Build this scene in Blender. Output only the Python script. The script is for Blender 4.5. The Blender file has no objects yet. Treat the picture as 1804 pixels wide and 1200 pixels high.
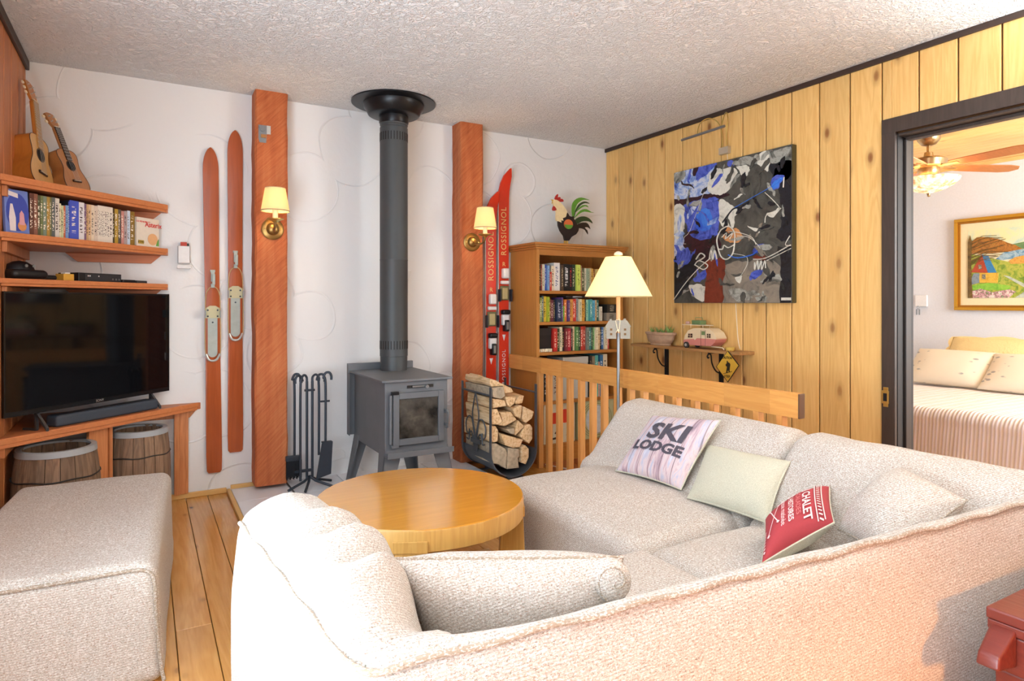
import bpy, bmesh, math, random
from mathutils import Matrix, Vector, noise

random.seed(7)
SC = bpy.context.scene
COL = SC.collection
PI = math.pi

# ------------------------------------------------------------------ camera
cam_d = bpy.data.cameras.new('camera')
cam_d.sensor_width = 36.0
cam_d.lens = 36.0 * 1122 / 1804
cam_d.shift_y = -66 / 1804
cam_d.clip_start = 0.05
cam = bpy.data.objects.new('camera', cam_d)
COL.objects.link(cam)
cam.location = (0.537, -4.157, 1.134)
cam.rotation_euler = (PI / 2, 0, math.radians(-30.0))
SC.camera = cam

# ------------------------------------------------------------------ world, daylight, exposure
wd = bpy.data.worlds.new('sky')
SC.world = wd
wd.use_nodes = True
wd.node_tree.nodes['Background'].inputs[0].default_value = (0.80, 0.90, 1.0, 1)
wd.node_tree.nodes['Background'].inputs[1].default_value = 1.0
SC.view_settings.view_transform = 'Standard'
SC.view_settings.look = 'None'
SC.view_settings.exposure = 0.40
SC.view_settings.gamma = 1.0
SC.view_settings.use_curve_mapping = False


def area(name, loc, rot, sx, sy, power, col):
    l = bpy.data.lights.new(name, 'AREA')
    l.shape = 'RECTANGLE'
    l.size, l.size_y, l.energy, l.color = sx, sy, power, col
    o = bpy.data.objects.new(name, l)
    o.location, o.rotation_euler = loc, rot
    COL.objects.link(o)
    return o


# daylight entering through the windows of the walls beside and behind the camera
area('daylight_side_window', (-0.12, -3.45, 1.25), (math.radians(90), 0, math.radians(-90)), 2.5, 2.0, 32, (0.68, 0.85, 1.0))
# upward fill added at the side window, brightening the ceiling like snow bounce
area('upward_fill_side_window', (-0.14, -3.45, 0.75), (math.radians(142), 0, math.radians(-90)), 2.5, 0.9, 74, (0.80, 0.91, 1.0))
area('daylight_rear_window', (0.9, -6.95, 1.35), (math.radians(90), 0, 0), 1.3, 1.8, 12, (0.90, 0.95, 1.0))
# daylight from the bedroom's own window, beyond the frame
area('daylight_bedroom_window', (5.6, -4.45, 1.5), (math.radians(90), 0, 0), 1.8, 1.5, 125, (0.95, 0.98, 1.0))


# ------------------------------------------------------------------ helpers
def hexc(h):
    h = h.lstrip('#')
    v = [int(h[i:i + 2], 16) / 255 for i in (0, 2, 4)]
    return tuple(c / 12.92 if c <= 0.04045 else ((c + 0.055) / 1.055) ** 2.4 for c in v) + (1.0,)


MATS = {}


def new_mat(name):
    m = bpy.data.materials.new(name)
    m.use_nodes = True
    nt = m.node_tree
    return m, nt, nt.nodes['Principled BSDF']


def N(nt, typ, **kw):
    n = nt.nodes.new(typ)
    for k, v in kw.items():
        if k in n.inputs.keys() if isinstance(k, str) else False:
            n.inputs[k].default_value = v
        else:
            setattr(n, k, v)
    return n


def L(nt, a, b):
    nt.links.new(a, b)


def setin(n, **kw):
    for k, v in kw.items():
        n.inputs[k.replace('_', ' ')].default_value = v


def plain(name, col, rough=0.5, metal=0.0, spec=0.5, emit=0.0, bump=0.0, bscale=60, var=0.06):
    """plain coloured material with a faint procedural unevenness"""
    if name in MATS:
        return MATS[name]
    m, nt, b = new_mat(name)
    c = hexc(col) if isinstance(col, str) else tuple(col) + (1,)
    tc = nt.nodes.new('ShaderNodeTexCoord')
    nz = nt.nodes.new('ShaderNodeTexNoise')
    setin(nz, Scale=bscale, Detail=3.0)
    L(nt, tc.outputs['Object'], nz.inputs['Vector'])
    hs = nt.nodes.new('ShaderNodeHueSaturation')
    hs.inputs['Color'].default_value = c
    mr = nt.nodes.new('ShaderNodeMapRange')
    setin(mr, To_Min=1 - var, To_Max=1 + var)
    L(nt, nz.outputs['Fac'], mr.inputs['Value'])
    L(nt, mr.outputs['Result'], hs.inputs['Value'])
    L(nt, hs.outputs['Color'], b.inputs['Base Color'])
    setin(b, Roughness=rough, Metallic=metal)
    b.inputs['Specular IOR Level'].default_value = spec
    if emit:
        b.inputs['Emission Color'].default_value = c
        b.inputs['Emission Strength'].default_value = emit
    if bump:
        bp = nt.nodes.new('ShaderNodeBump')
        setin(bp, Strength=bump, Distance=0.01)
        L(nt, nz.outputs['Fac'], bp.inputs['Height'])
        L(nt, bp.outputs['Normal'], b.inputs['Normal'])
    MATS[name] = m
    return m


def ramp(nt, stops):
    r = nt.nodes.new('ShaderNodeValToRGB')
    e = r.color_ramp.elements
    while len(e) > len(stops):
        e.remove(e[-1])
    while len(e) < len(stops):
        e.new(0.5)
    for el, (p, c) in zip(e, stops):
        el.position = p
        el.color = hexc(c) if isinstance(c, str) else c
    return r


def wood(name, light, dark, axis='Z', rough=0.45, scale=1.0, knots=0.0, knotcol='#6b3a1a', grain=0.5, bump=0.15,
         var=0.12, stretch=14.0, coat=0.0, plane='XZ', ksize=1.0):
    """grain running along `axis` in object space; each piece shifted and toned at random"""
    if name in MATS:
        return MATS[name]
    m, nt, b = new_mat(name)
    tc = nt.nodes.new('ShaderNodeTexCoord')
    oi = nt.nodes.new('ShaderNodeObjectInfo')
    sep = nt.nodes.new('ShaderNodeVectorMath'); sep.operation = 'MULTIPLY'
    sv = {'X': (1 / stretch, 1, 1), 'Y': (1, 1 / stretch, 1), 'Z': (1, 1, 1 / stretch)}[axis]
    sep.inputs[1].default_value = tuple(v * scale for v in sv)
    add = nt.nodes.new('ShaderNodeVectorMath'); add.operation = 'ADD'
    mul = nt.nodes.new('ShaderNodeMath'); mul.operation = 'MULTIPLY'; mul.inputs[1].default_value = 37.0
    L(nt, oi.outputs['Random'], mul.inputs[0])
    L(nt, tc.outputs['Object'], sep.inputs[0])
    L(nt, sep.outputs[0], add.inputs[0])
    L(nt, mul.outputs[0], add.inputs[1])
    n1 = nt.nodes.new('ShaderNodeTexNoise')
    setin(n1, Scale=9.0, Detail=4.0, Roughness=0.6, Distortion=0.6)
    L(nt, add.outputs[0], n1.inputs['Vector'])
    n2 = nt.nodes.new('ShaderNodeTexNoise')
    setin(n2, Scale=70.0, Detail=3.0, Roughness=0.7)
    L(nt, add.outputs[0], n2.inputs['Vector'])
    # growth rings: sine of the low noise
    s1 = nt.nodes.new('ShaderNodeMath'); s1.operation = 'MULTIPLY'; s1.inputs[1].default_value = 55.0
    s2 = nt.nodes.new('ShaderNodeMath'); s2.operation = 'SINE'
    L(nt, n1.outputs['Fac'], s1.inputs[0]); L(nt, s1.outputs[0], s2.inputs[0])
    mr = nt.nodes.new('ShaderNodeMapRange')
    setin(mr, From_Min=-1.0, From_Max=1.0, To_Min=0.25, To_Max=0.75)
    L(nt, s2.outputs[0], mr.inputs['Value'])
    mx = nt.nodes.new('ShaderNodeMix'); mx.data_type = 'FLOAT'
    mx.inputs[0].default_value = 0.55
    L(nt, mr.outputs['Result'], mx.inputs[2]); L(nt, n2.outputs['Fac'], mx.inputs[3])
    lo, hi = 0.5 - 0.5 * grain, 0.5 + 0.5 * grain
    rp = ramp(nt, [(max(0.0, 0.5 - 0.28), dark), (min(1.0, 0.5 + 0.22), light)])
    mixc = nt.nodes.new('ShaderNodeMix'); mixc.data_type = 'RGBA'
    mixc.inputs[0].default_value = grain
    mixc.inputs[6].default_value = hexc(light)
    L(nt, mx.outputs[0], rp.inputs[0]); L(nt, rp.outputs[0], mixc.inputs[7])
    col = mixc.outputs[2]
    if knots:
        vo = nt.nodes.new('ShaderNodeTexVoronoi')
        vo.voronoi_dimensions = '2D'
        vo.inputs['Scale'].default_value = knots
        sx_ = nt.nodes.new('ShaderNodeSeparateXYZ'); L(nt, tc.outputs['Object'], sx_.inputs[0])
        cx_ = nt.nodes.new('ShaderNodeCombineXYZ')
        k1 = nt.nodes.new('ShaderNodeMath'); k1.operation = 'MULTIPLY_ADD'
        k2 = nt.nodes.new('ShaderNodeMath'); k2.operation = 'MULTIPLY_ADD'
        along = plane[0] == axis
        k1.inputs[1].default_value = 0.5 if along else 1.0
        k2.inputs[1].default_value = 1.0 if along else 0.5
        L(nt, sx_.outputs[plane[0]], k1.inputs[0]); L(nt, sx_.outputs[plane[1]], k2.inputs[0])
        L(nt, mul.outputs[0], k1.inputs[2]); L(nt, mul.outputs[0], k2.inputs[2])
        L(nt, k1.outputs[0], cx_.inputs[0]); L(nt, k2.outputs[0], cx_.inputs[1])
        L(nt, cx_.outputs[0], vo.inputs['Vector'])
        kr = ramp(nt, [(0.0, (1, 1, 1, 1)), (0.045 * ksize, (0.85, 0.85, 0.85, 1)), (0.075 * ksize, (0.35, 0.35, 0.35, 1)), (0.15 * ksize, (0, 0, 0, 1))])
        L(nt, vo.outputs['Distance'], kr.inputs[0])
        km = nt.nodes.new('ShaderNodeMix'); km.data_type = 'RGBA'
        ksel = nt.nodes.new('ShaderNodeSeparateColor'); L(nt, vo.outputs['Color'], ksel.inputs[0])
        kst = ramp(nt, [(0.0, (0, 0, 0, 1)), (0.40, (0, 0, 0, 1)), (0.46, (0.45, 0.45, 0.45, 1)), (1.0, (0.95, 0.95, 0.95, 1))]); L(nt, ksel.outputs[0], kst.inputs[0])
        kmu = nt.nodes.new('ShaderNodeMath'); kmu.operation = 'MULTIPLY'; L(nt, kr.outputs[0], kmu.inputs[0]); L(nt, kst.outputs[0], kmu.inputs[1])
        L(nt, kmu.outputs[0], km.inputs[0]); L(nt, col, km.inputs[6])
        km.inputs[7].default_value = hexc(knotcol)
        col = km.outputs[2]
    hs = nt.nodes.new('ShaderNodeHueSaturation')
    mv = nt.nodes.new('ShaderNodeMapRange')
    setin(mv, To_Min=1 - var, To_Max=1 + var)
    L(nt, oi.outputs['Random'], mv.inputs['Value'])
    L(nt, mv.outputs['Result'], hs.inputs['Value']); L(nt, col, hs.inputs['Color'])
    L(nt, hs.outputs['Color'], b.inputs['Base Color'])
    setin(b, Roughness=rough)
    if coat:
        b.inputs['Coat Weight'].default_value = coat
        b.inputs['Coat Roughness'].default_value = 0.12
    bp = nt.nodes.new('ShaderNodeBump')
    setin(bp, Strength=bump, Distance=0.004)
    L(nt, mx.outputs[0], bp.inputs['Height']); L(nt, bp.outputs['Normal'], b.inputs['Normal'])
    MATS[name] = m
    return m


def tweed(name, base, spots, scale=260.0, weave=420.0, bump=0.4, amount=0.55, rows=0.0):
    """woven upholstery: fine flecks of several threads over a base colour"""
    if name in MATS:
        return MATS[name]
    m, nt, b = new_mat(name)
    tc = nt.nodes.new('ShaderNodeTexCoord')
    col = None
    prev = hexc(base)
    prev_out = None
    for i, (c, thr, sc_, st) in enumerate(spots):
        v = nt.nodes.new('ShaderNodeVectorMath'); v.operation = 'MULTIPLY_ADD'
        v.inputs[1].default_value = st
        v.inputs[2].default_value = (i * 3.1, i * 5.7, i * 1.3)
        L(nt, tc.outputs['Object'], v.inputs[0])
        nz = nt.nodes.new('ShaderNodeTexNoise')
        setin(nz, Scale=sc_ * scale / 260.0, Detail=1.0, Roughness=0.6)
        L(nt, v.outputs[0], nz.inputs['Vector'])
        rp = ramp(nt, [(thr, (0, 0, 0, 1)), (min(1.0, thr + 0.12), (amount, amount, amount, 1))])
        L(nt, nz.outputs['Fac'], rp.inputs[0])
        mx = nt.nodes.new('ShaderNodeMix'); mx.data_type = 'RGBA'
        L(nt, rp.outputs[0], mx.inputs[0])
        if prev_out is None:
            mx.inputs[6].default_value = prev
        else:
            L(nt, prev_out, mx.inputs[6])
        mx.inputs[7].default_value = hexc(c)
        prev_out = mx.outputs[2]
    if rows:
        sp_ = nt.nodes.new('ShaderNodeSeparateXYZ'); L(nt, tc.outputs['Object'], sp_.inputs[0])
        r1 = nt.nodes.new('ShaderNodeMath'); r1.operation = 'MULTIPLY_ADD'; r1.inputs[1].default_value = 0.8
        L(nt, sp_.outputs['Y'], r1.inputs[0]); L(nt, sp_.outputs['Z'], r1.inputs[2])
        r2 = nt.nodes.new('ShaderNodeMath'); r2.operation = 'MULTIPLY'; r2.inputs[1].default_value = rows
        L(nt, r1.outputs[0], r2.inputs[0])
        r3 = nt.nodes.new('ShaderNodeMath'); r3.operation = 'SINE'; L(nt, r2.outputs[0], r3.inputs[0])
        r4 = nt.nodes.new('ShaderNodeMapRange'); setin(r4, From_Min=-1.0, From_Max=0.4, To_Min=0.80, To_Max=1.0)
        L(nt, r3.outputs[0], r4.inputs['Value'])
        hv = nt.nodes.new('ShaderNodeHueSaturation'); L(nt, r4.outputs[0], hv.inputs['Value']); L(nt, prev_out, hv.inputs['Color'])
        prev_out = hv.outputs['Color']
    L(nt, prev_out, b.inputs['Base Color'])
    setin(b, Roughness=0.95)
    b.inputs['Specular IOR Level'].default_value = 0.1
    b.inputs['Sheen Weight'].default_value = 0.15
    nz = nt.nodes.new('ShaderNodeTexNoise')
    setin(nz, Scale=weave, Detail=2.0)
    L(nt, tc.outputs['Object'], nz.inputs['Vector'])
    bp = nt.nodes.new('ShaderNodeBump')
    setin(bp, Strength=bump, Distance=0.003)
    L(nt, nz.outputs['Fac'], bp.inputs['Height']); L(nt, bp.outputs['Normal'], b.inputs['Normal'])
    MATS[name] = m
    return m


# -------------------------------------------------- mesh builder
class MB:
    def __init__(self, M=None):
        self.v, self.f = [], []
        self.M = M or Matrix.Identity(4)

    def add(self, vs, fs, M=None):
        o = len(self.v)
        T = self.M @ M if M is not None else self.M
        self.v += [T @ Vector(p) for p in vs]
        self.f += [tuple(i + o for i in f) for f in fs]
        return self

    def box(self, x0, x1, y0, y1, z0, z1, M=None):
        x0, x1 = min(x0, x1), max(x0, x1)
        y0, y1 = min(y0, y1), max(y0, y1)
        z0, z1 = min(z0, z1), max(z0, z1)
        vs = [(x0, y0, z0), (x1, y0, z0), (x1, y1, z0), (x0, y1, z0), (x0, y0, z1), (x1, y0, z1), (x1, y1, z1), (x0, y1, z1)]
        fs = [(0, 3, 2, 1), (4, 5, 6, 7), (0, 1, 5, 4), (1, 2, 6, 5), (2, 3, 7, 6), (3, 0, 4, 7)]
        return self.add(vs, fs, M)

    def rbox(self, x0, x1, y0, y1, z0, z1, r, n=5, fn=None, M=None):
        """box with rounded edges; fn may displace each point"""
        cx, cy, cz = (x0 + x1) / 2, (y0 + y1) / 2, (z0 + z1) / 2
        h = Vector((abs(x1 - x0) / 2, abs(y1 - y0) / 2, abs(z1 - z0) / 2))
        r = min(r, h.x * 0.98, h.y * 0.98, h.z * 0.98)
        vs, fs, idx = [], [], {}

        def params(half):
            # denser near the rounded rim
            inner = half - r
            k = max(2, n)
            a = [-1 + i / k for i in range(k)]
            seg = [-half + r * (1 - math.cos(i / k * PI / 2)) if False else -half + r * i / k for i in range(k)]
            mid_n = max(2, int(n * 1.6))
            mid = [-inner + 2 * inner * i / mid_n for i in range(mid_n + 1)]
            return seg + mid + [-s for s in reversed(seg)]
        P = [params(h.x), params(h.y), params(h.z)]

        def put(p):
            key = (round(p[0], 6), round(p[1], 6), round(p[2], 6))
            if key in idx:
                return idx[key]
            q = Vector([max(-(h[i] - r), min(h[i] - r, p[i])) for i in range(3)])
            d = Vector(p) - q
            # cube-corner parametrisation to sphere
            if d.length > 1e-9:
                d.normalize()
                pos = q + d * r
            else:
                pos = Vector(p)
            pos = Vector((pos.x + cx, pos.y + cy, pos.z + cz))
            if fn:
                pos = Vector(fn(pos))
            idx[key] = len(vs)
            vs.append(tuple(pos))
            return idx[key]
        for ax in range(3):
            u, w = (ax + 1) % 3, (ax + 2) % 3
            for sgn in (-1, 1):
                for i in range(len(P[u]) - 1):
                    for j in range(len(P[w]) - 1):
                        q = []
                        for (a, b) in ((i, j), (i + 1, j), (i + 1, j + 1), (i, j + 1)):
                            p = [0, 0, 0]
                            p[ax] = sgn * h[ax]
                            p[u], p[w] = P[u][a], P[w][b]
                            q.append(put(p))
                        if len(set(q)) == 4:
                            fs.append(tuple(q if sgn > 0 else reversed(q)))
        return self.add(vs, fs, M)

    def cyl(self, p0, p1, r0, r1=None, n=16, caps=True, M=None):
        r1 = r0 if r1 is None else r1
        p0, p1 = Vector(p0), Vector(p1)
        d = (p1 - p0).normalized()
        a = d.orthogonal().normalized(); b = d.cross(a)
        vs = [p0 + (a * math.cos(2 * PI * i / n) + b * math.sin(2 * PI * i / n)) * r0 for i in range(n)]
        vs += [p1 + (a * math.cos(2 * PI * i / n) + b * math.sin(2 * PI * i / n)) * r1 for i in range(n)]
        fs = [(i, (i + 1) % n, n + (i + 1) % n, n + i) for i in range(n)]
        if caps:
            fs += [tuple(reversed(range(n))), tuple(range(n, 2 * n))]
        return self.add(vs, fs, M)

    def tube(self, pts, r, n=8, closed=False, M=None):
        pts = [Vector(p) for p in pts]
        m = len(pts)
        vs, fs = [], []
        prev = None
        for i, p in enumerate(pts):
            if closed:
                t = pts[(i + 1) % m] - pts[i - 1]
            else:
                t = pts[min(i + 1, m - 1)] - pts[max(i - 1, 0)]
            t = t.normalized() if t.length > 1e-9 else Vector((0, 0, 1))
            if prev is None:
                a = t.orthogonal().normalized()
            else:
                a = prev - t * prev.dot(t)
                a = a.normalized() if a.length > 1e-6 else t.orthogonal().normalized()
            prev = a
            b = t.cross(a)
            rr = r(i / (m - 1)) if callable(r) else r
            vs += [p + (a * math.cos(2 * PI * k / n) + b * math.sin(2 * PI * k / n)) * rr for k in range(n)]
        for i in range(m if closed else m - 1):
            j = (i + 1) % m
            fs += [(i * n + k, i * n + (k + 1) % n, j * n + (k + 1) % n, j * n + k) for k in range(n)]
        if not closed:
            fs += [tuple(reversed(range(n))), tuple((m - 1) * n + k for k in range(n))]
        return self.add(vs, fs, M)

    def lathe(self, prof, c=(0, 0, 0), n=32, M=None, a0=0, a1=2 * PI):
        """profile of (radius, z) turned about the z axis through c"""
        full = abs(a1 - a0 - 2 * PI) < 1e-6
        cols = n if full else n + 1
        vs, fs = [], []
        for (r, z) in prof:
            for k in range(cols):
                t = a0 + (a1 - a0) * k / n
                vs.append((c[0] + r * math.cos(t), c[1] + r * math.sin(t), c[2] + z))
        for i in range(len(prof) - 1):
            for k in range(n):
                k2 = (k + 1) % cols
                fs.append((i * cols + k, i * cols + k2, (i + 1) * cols + k2, (i + 1) * cols + k))
        return self.add(vs, fs, M)

    def prism(self, poly, z0, z1, M=None):
        """2-D polygon (counter-clockwise) raised from z0 to z1"""
        n = len(poly)
        ar = sum(poly[i][0] * poly[(i + 1) % n][1] - poly[(i + 1) % n][0] * poly[i][1] for i in range(n))
        if ar < 0:
            poly = list(reversed(poly))
        vs = [(p[0], p[1], z0) for p in poly] + [(p[0], p[1], z1) for p in poly]
        fs = [tuple(reversed(range(n))), tuple(range(n, 2 * n))]
        fs += [(i, (i + 1) % n, n + (i + 1) % n, n + i) for i in range(n)]
        return self.add(vs, fs, M)

    def build(self, name, mat, parent=None, smooth=False, bevel=0.0, seg=2, origin=None, kind=None, label=None, ang=40):
        me = bpy.data.meshes.new(name)
        o = bpy.data.objects.new(name, me)
        COL.objects.link(o)
        if parent is not None:
            org = wloc(parent)
            o.parent = parent
        else:
            if origin is None:
                xs = [v.x for v in self.v]; ys = [v.y for v in self.v]; zs = [v.z for v in self.v]
                origin = ((min(xs) + max(xs)) / 2, (min(ys) + max(ys)) / 2, min(zs))
            org = Vector(origin)
            o.location = org
        me.from_pydata([tuple(v - org) for v in self.v], [], self.f)
        if bevel:
            bm = bmesh.new(); bm.from_mesh(me)
            ed = [e for e in bm.edges if len(e.link_faces) == 2 and e.calc_face_angle(0) > math.radians(35)]
            bmesh.ops.bevel(bm, geom=ed, offset=bevel, segments=seg, profile=0.6, affect='EDGES', clamp_overlap=True)
            bm.to_mesh(me); bm.free()
        if mat is not None:
            me.materials.append(MATS[mat] if isinstance(mat, str) else mat)
        if smooth:
            for p in me.polygons:
                p.use_smooth = True
            if ang:
                me.set_sharp_from_angle(angle=math.radians(ang))
        me.update()
        if kind:
            o['kind'] = kind
        if label:
            o['label'] = label
        return o


def wloc(o):
    p = Vector((0, 0, 0))
    while o is not None:
        p += o.location
        o = o.parent
    return p


def thing(name, loc, label, cat, group=None):
    o = bpy.data.objects.new(name, None)
    o.empty_display_size = 0.1
    o.location = loc
    COL.objects.link(o)
    tag(o, label, cat, group)
    return o


def tag(o, label=None, cat=None, group=None, kind=None):
    if label: o['label'] = label
    if cat: o['category'] = cat
    if group: o['group'] = group
    if kind: o['kind'] = kind
    return o


def struct(o, label=None):
    o['kind'] = 'structure'
    if label: o['label'] = label
    return o


def struct_root(name, loc, label):
    o = bpy.data.objects.new(name, None)
    o.location = loc
    COL.objects.link(o)
    return struct(o, label)


def frame(o, x, y, z=None):
    """matrix with origin o and axes x, y (z from the cross product)"""
    x = Vector(x).normalized(); y = Vector(y)
    z = x.cross(y).normalized() if z is None else Vector(z).normalized()
    y = z.cross(x).normalized()
    M = Matrix.Identity(4)
    for i in range(3):
        M[i][0], M[i][1], M[i][2], M[i][3] = x[i], y[i], z[i], o[i]
    return M


def text_geo(s, size, align='CENTER', extrude=0.0, spacing=1.0, bold=0.0):
    cu = bpy.data.curves.new('txt', 'FONT')
    cu.body = s; cu.size = size; cu.align_x = align; cu.align_y = 'CENTER'
    cu.extrude = extrude; cu.space_character = spacing; cu.resolution_u = 3
    cu.offset = bold
    ob = bpy.data.objects.new('txt', cu)
    COL.objects.link(ob)
    dg = bpy.context.evaluated_depsgraph_get()
    me = bpy.data.meshes.new_from_object(ob.evaluated_get(dg))
    vs = [tuple(v.co) for v in me.vertices]; fs = [tuple(p.vertices) for p in me.polygons]
    bpy.data.objects.remove(ob); bpy.data.curves.remove(cu); bpy.data.meshes.remove(me)
    return vs, fs


def lettering(s, size, M, mat, parent, sx=1.0, extrude=0.0006, name='lettering', **kw):
    vs, fs = text_geo(s, size, extrude=extrude, **kw)
    b = MB(M)
    b.add([(v[0] * sx, v[1], v[2]) for v in vs], fs)
    return b.build(name, mat, parent)


def bez(p0, p1, p2, p3, n=12):
    p0, p1, p2, p3 = map(Vector, (p0, p1, p2, p3))
    return [p0 * (1 - t) ** 3 + p1 * 3 * t * (1 - t) ** 2 + p2 * 3 * t * t * (1 - t) + p3 * t ** 3 for t in [i / n for i in range(n + 1)]]


def catmull(P, n=6, closed=False):
    P = [Vector(p) for p in P]
    m = len(P); out = []
    for i in range(m if closed else m - 1):
        if closed:
            a, b, c, d = P[(i - 1) % m], P[i], P[(i + 1) % m], P[(i + 2) % m]
        else:
            a, b, c, d = P[max(i - 1, 0)], P[i], P[i + 1], P[min(i + 2, m - 1)]
        for k in range(n):
            t = k / n
            out.append(0.5 * ((2 * b) + (c - a) * t + (2 * a - 5 * b + 4 * c - d) * t * t + (3 * b - a - 3 * c + d) * t ** 3))
    if not closed:
        out.append(P[-1])
    return out

# ------------------------------------------------------------------ outlines in metres (y, z)
PAINT = {'paint_black': [[(-1.68, 1.957), (-1.771, 1.953), (-1.767, 1.133), (-1.69, 1.133), (-1.7, 1.34), (-1.67, 1.515), (-1.7, 1.599), (-1.69, 1.773), (-1.63, 1.87)],
    [(-0.818, 1.444), (-1.006, 1.473), (-1.033, 1.372), (-0.938, 1.234), (-0.817, 1.174)],
    [(-1.624, 1.972), (-1.771, 1.974), (-1.769, 1.881), (-1.66, 1.839)]],
    'paint_lightblue': [[(-0.823, 2.057), (-1.175, 2.053), (-1.162, 1.948), (-1.137, 1.855), (-0.826, 1.849)],
    [(-0.826, 1.6), (-0.911, 1.592), (-0.952, 1.477), (-0.826, 1.423)]],
    'paint_darkred': [[(-0.826, 1.859), (-1.261, 1.851), (-1.267, 1.817), (-0.924, 1.82), (-0.826, 1.828)],
    [(-0.979, 1.636), (-1.137, 1.621), (-1.243, 1.514), (-1.137, 1.406), (-1.006, 1.473), (-0.911, 1.541)]],
    'paint_blue': [[(-0.918, 1.816), (-1.187, 1.818), (-1.249, 1.724), (-1.237, 1.658), (-1.175, 1.559), (-1.006, 1.583), (-0.938, 1.681)],
    [(-1.006, 1.313), (-1.124, 1.358), (-1.124, 1.309), (-1.046, 1.272)],
    [(-0.854, 1.483), (-0.952, 1.517), (-0.979, 1.415), (-0.868, 1.39)],
    [(-1.63, 1.87), (-1.7, 1.893), (-1.72, 1.855), (-1.65, 1.806)],
    [(-1.535, 1.491), (-1.577, 1.483), (-1.546, 1.446), (-1.491, 1.44)],
    [(-1.491, 1.314), (-1.598, 1.345), (-1.535, 1.294), (-1.48, 1.269)],
    [(-1.033, 2.05), (-1.175, 2.048), (-1.137, 2.001), (-1.046, 1.978)],
    [(-1.309, 2.046), (-1.356, 2.042), (-1.356, 2.009), (-1.309, 2.013)]],
    'paint_brightblue': [[(-1.046, 1.749), (-1.137, 1.767), (-1.175, 1.694), (-1.162, 1.637), (-1.086, 1.616), (-1.02, 1.672)],
    [(-1.64, 1.842), (-1.7, 1.867), (-1.71, 1.848), (-1.65, 1.814)]],
    'paint_cream': [[(-0.826, 1.818), (-0.911, 1.806), (-0.918, 1.642), (-0.833, 1.589)],
    [(-1.162, 1.997), (-1.356, 1.995), (-1.344, 1.899), (-1.261, 1.846), (-1.15, 1.872)],
    [(-1.237, 1.802), (-1.344, 1.759), (-1.379, 1.708), (-1.333, 1.62), (-1.249, 1.638)],
    [(-1.379, 1.995), (-1.475, 1.982), (-1.447, 1.923), (-1.402, 1.945)],
    [(-1.535, 2.029), (-1.598, 2.052), (-1.611, 1.931), (-1.546, 1.974)],
    [(-0.966, 1.254), (-1.111, 1.25), (-1.111, 1.152), (-0.993, 1.193)],
    [(-1.588, 1.664), (-1.65, 1.679), (-1.67, 1.698), (-1.695, 1.682), (-1.64, 1.649)],
    [(-1.344, 1.796), (-1.413, 1.828), (-1.419, 1.813), (-1.368, 1.791)],
    [(-1.368, 1.295), (-1.408, 1.308), (-1.408, 1.275), (-1.379, 1.276)],
    [(-1.464, 1.62), (-1.546, 1.58), (-1.535, 1.563)]],
    'paint_greylight': [[(-1.368, 2.044), (-1.588, 2.045), (-1.769, 2.042), (-1.769, 1.974), (-1.619, 1.977), (-1.491, 1.993), (-1.368, 2.007)],
    [(-1.321, 1.226), (-1.447, 1.206), (-1.502, 1.16), (-1.356, 1.156)],
    [(-1.588, 1.31), (-1.68, 1.297), (-1.69, 1.254), (-1.598, 1.265)],
    [(-0.826, 2.051), (-0.924, 2.049), (-0.911, 1.99), (-0.826, 1.994)]],
    'paint_brownred': [[(-1.118, 1.407), (-1.273, 1.417), (-1.261, 1.266), (-1.249, 1.132), (-1.111, 1.132), (-1.124, 1.309)],
    [(-1.519, 1.425), (-1.619, 1.414), (-1.598, 1.398), (-1.513, 1.407)]],
    'paint_taupe': [[(-1.261, 1.361), (-1.447, 1.398), (-1.68, 1.367), (-1.7, 1.254), (-1.68, 1.133), (-1.249, 1.132)]],
    'paint_orange': [[(-1.273, 1.616), (-1.379, 1.606), (-1.402, 1.52), (-1.297, 1.529)]]}
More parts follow.
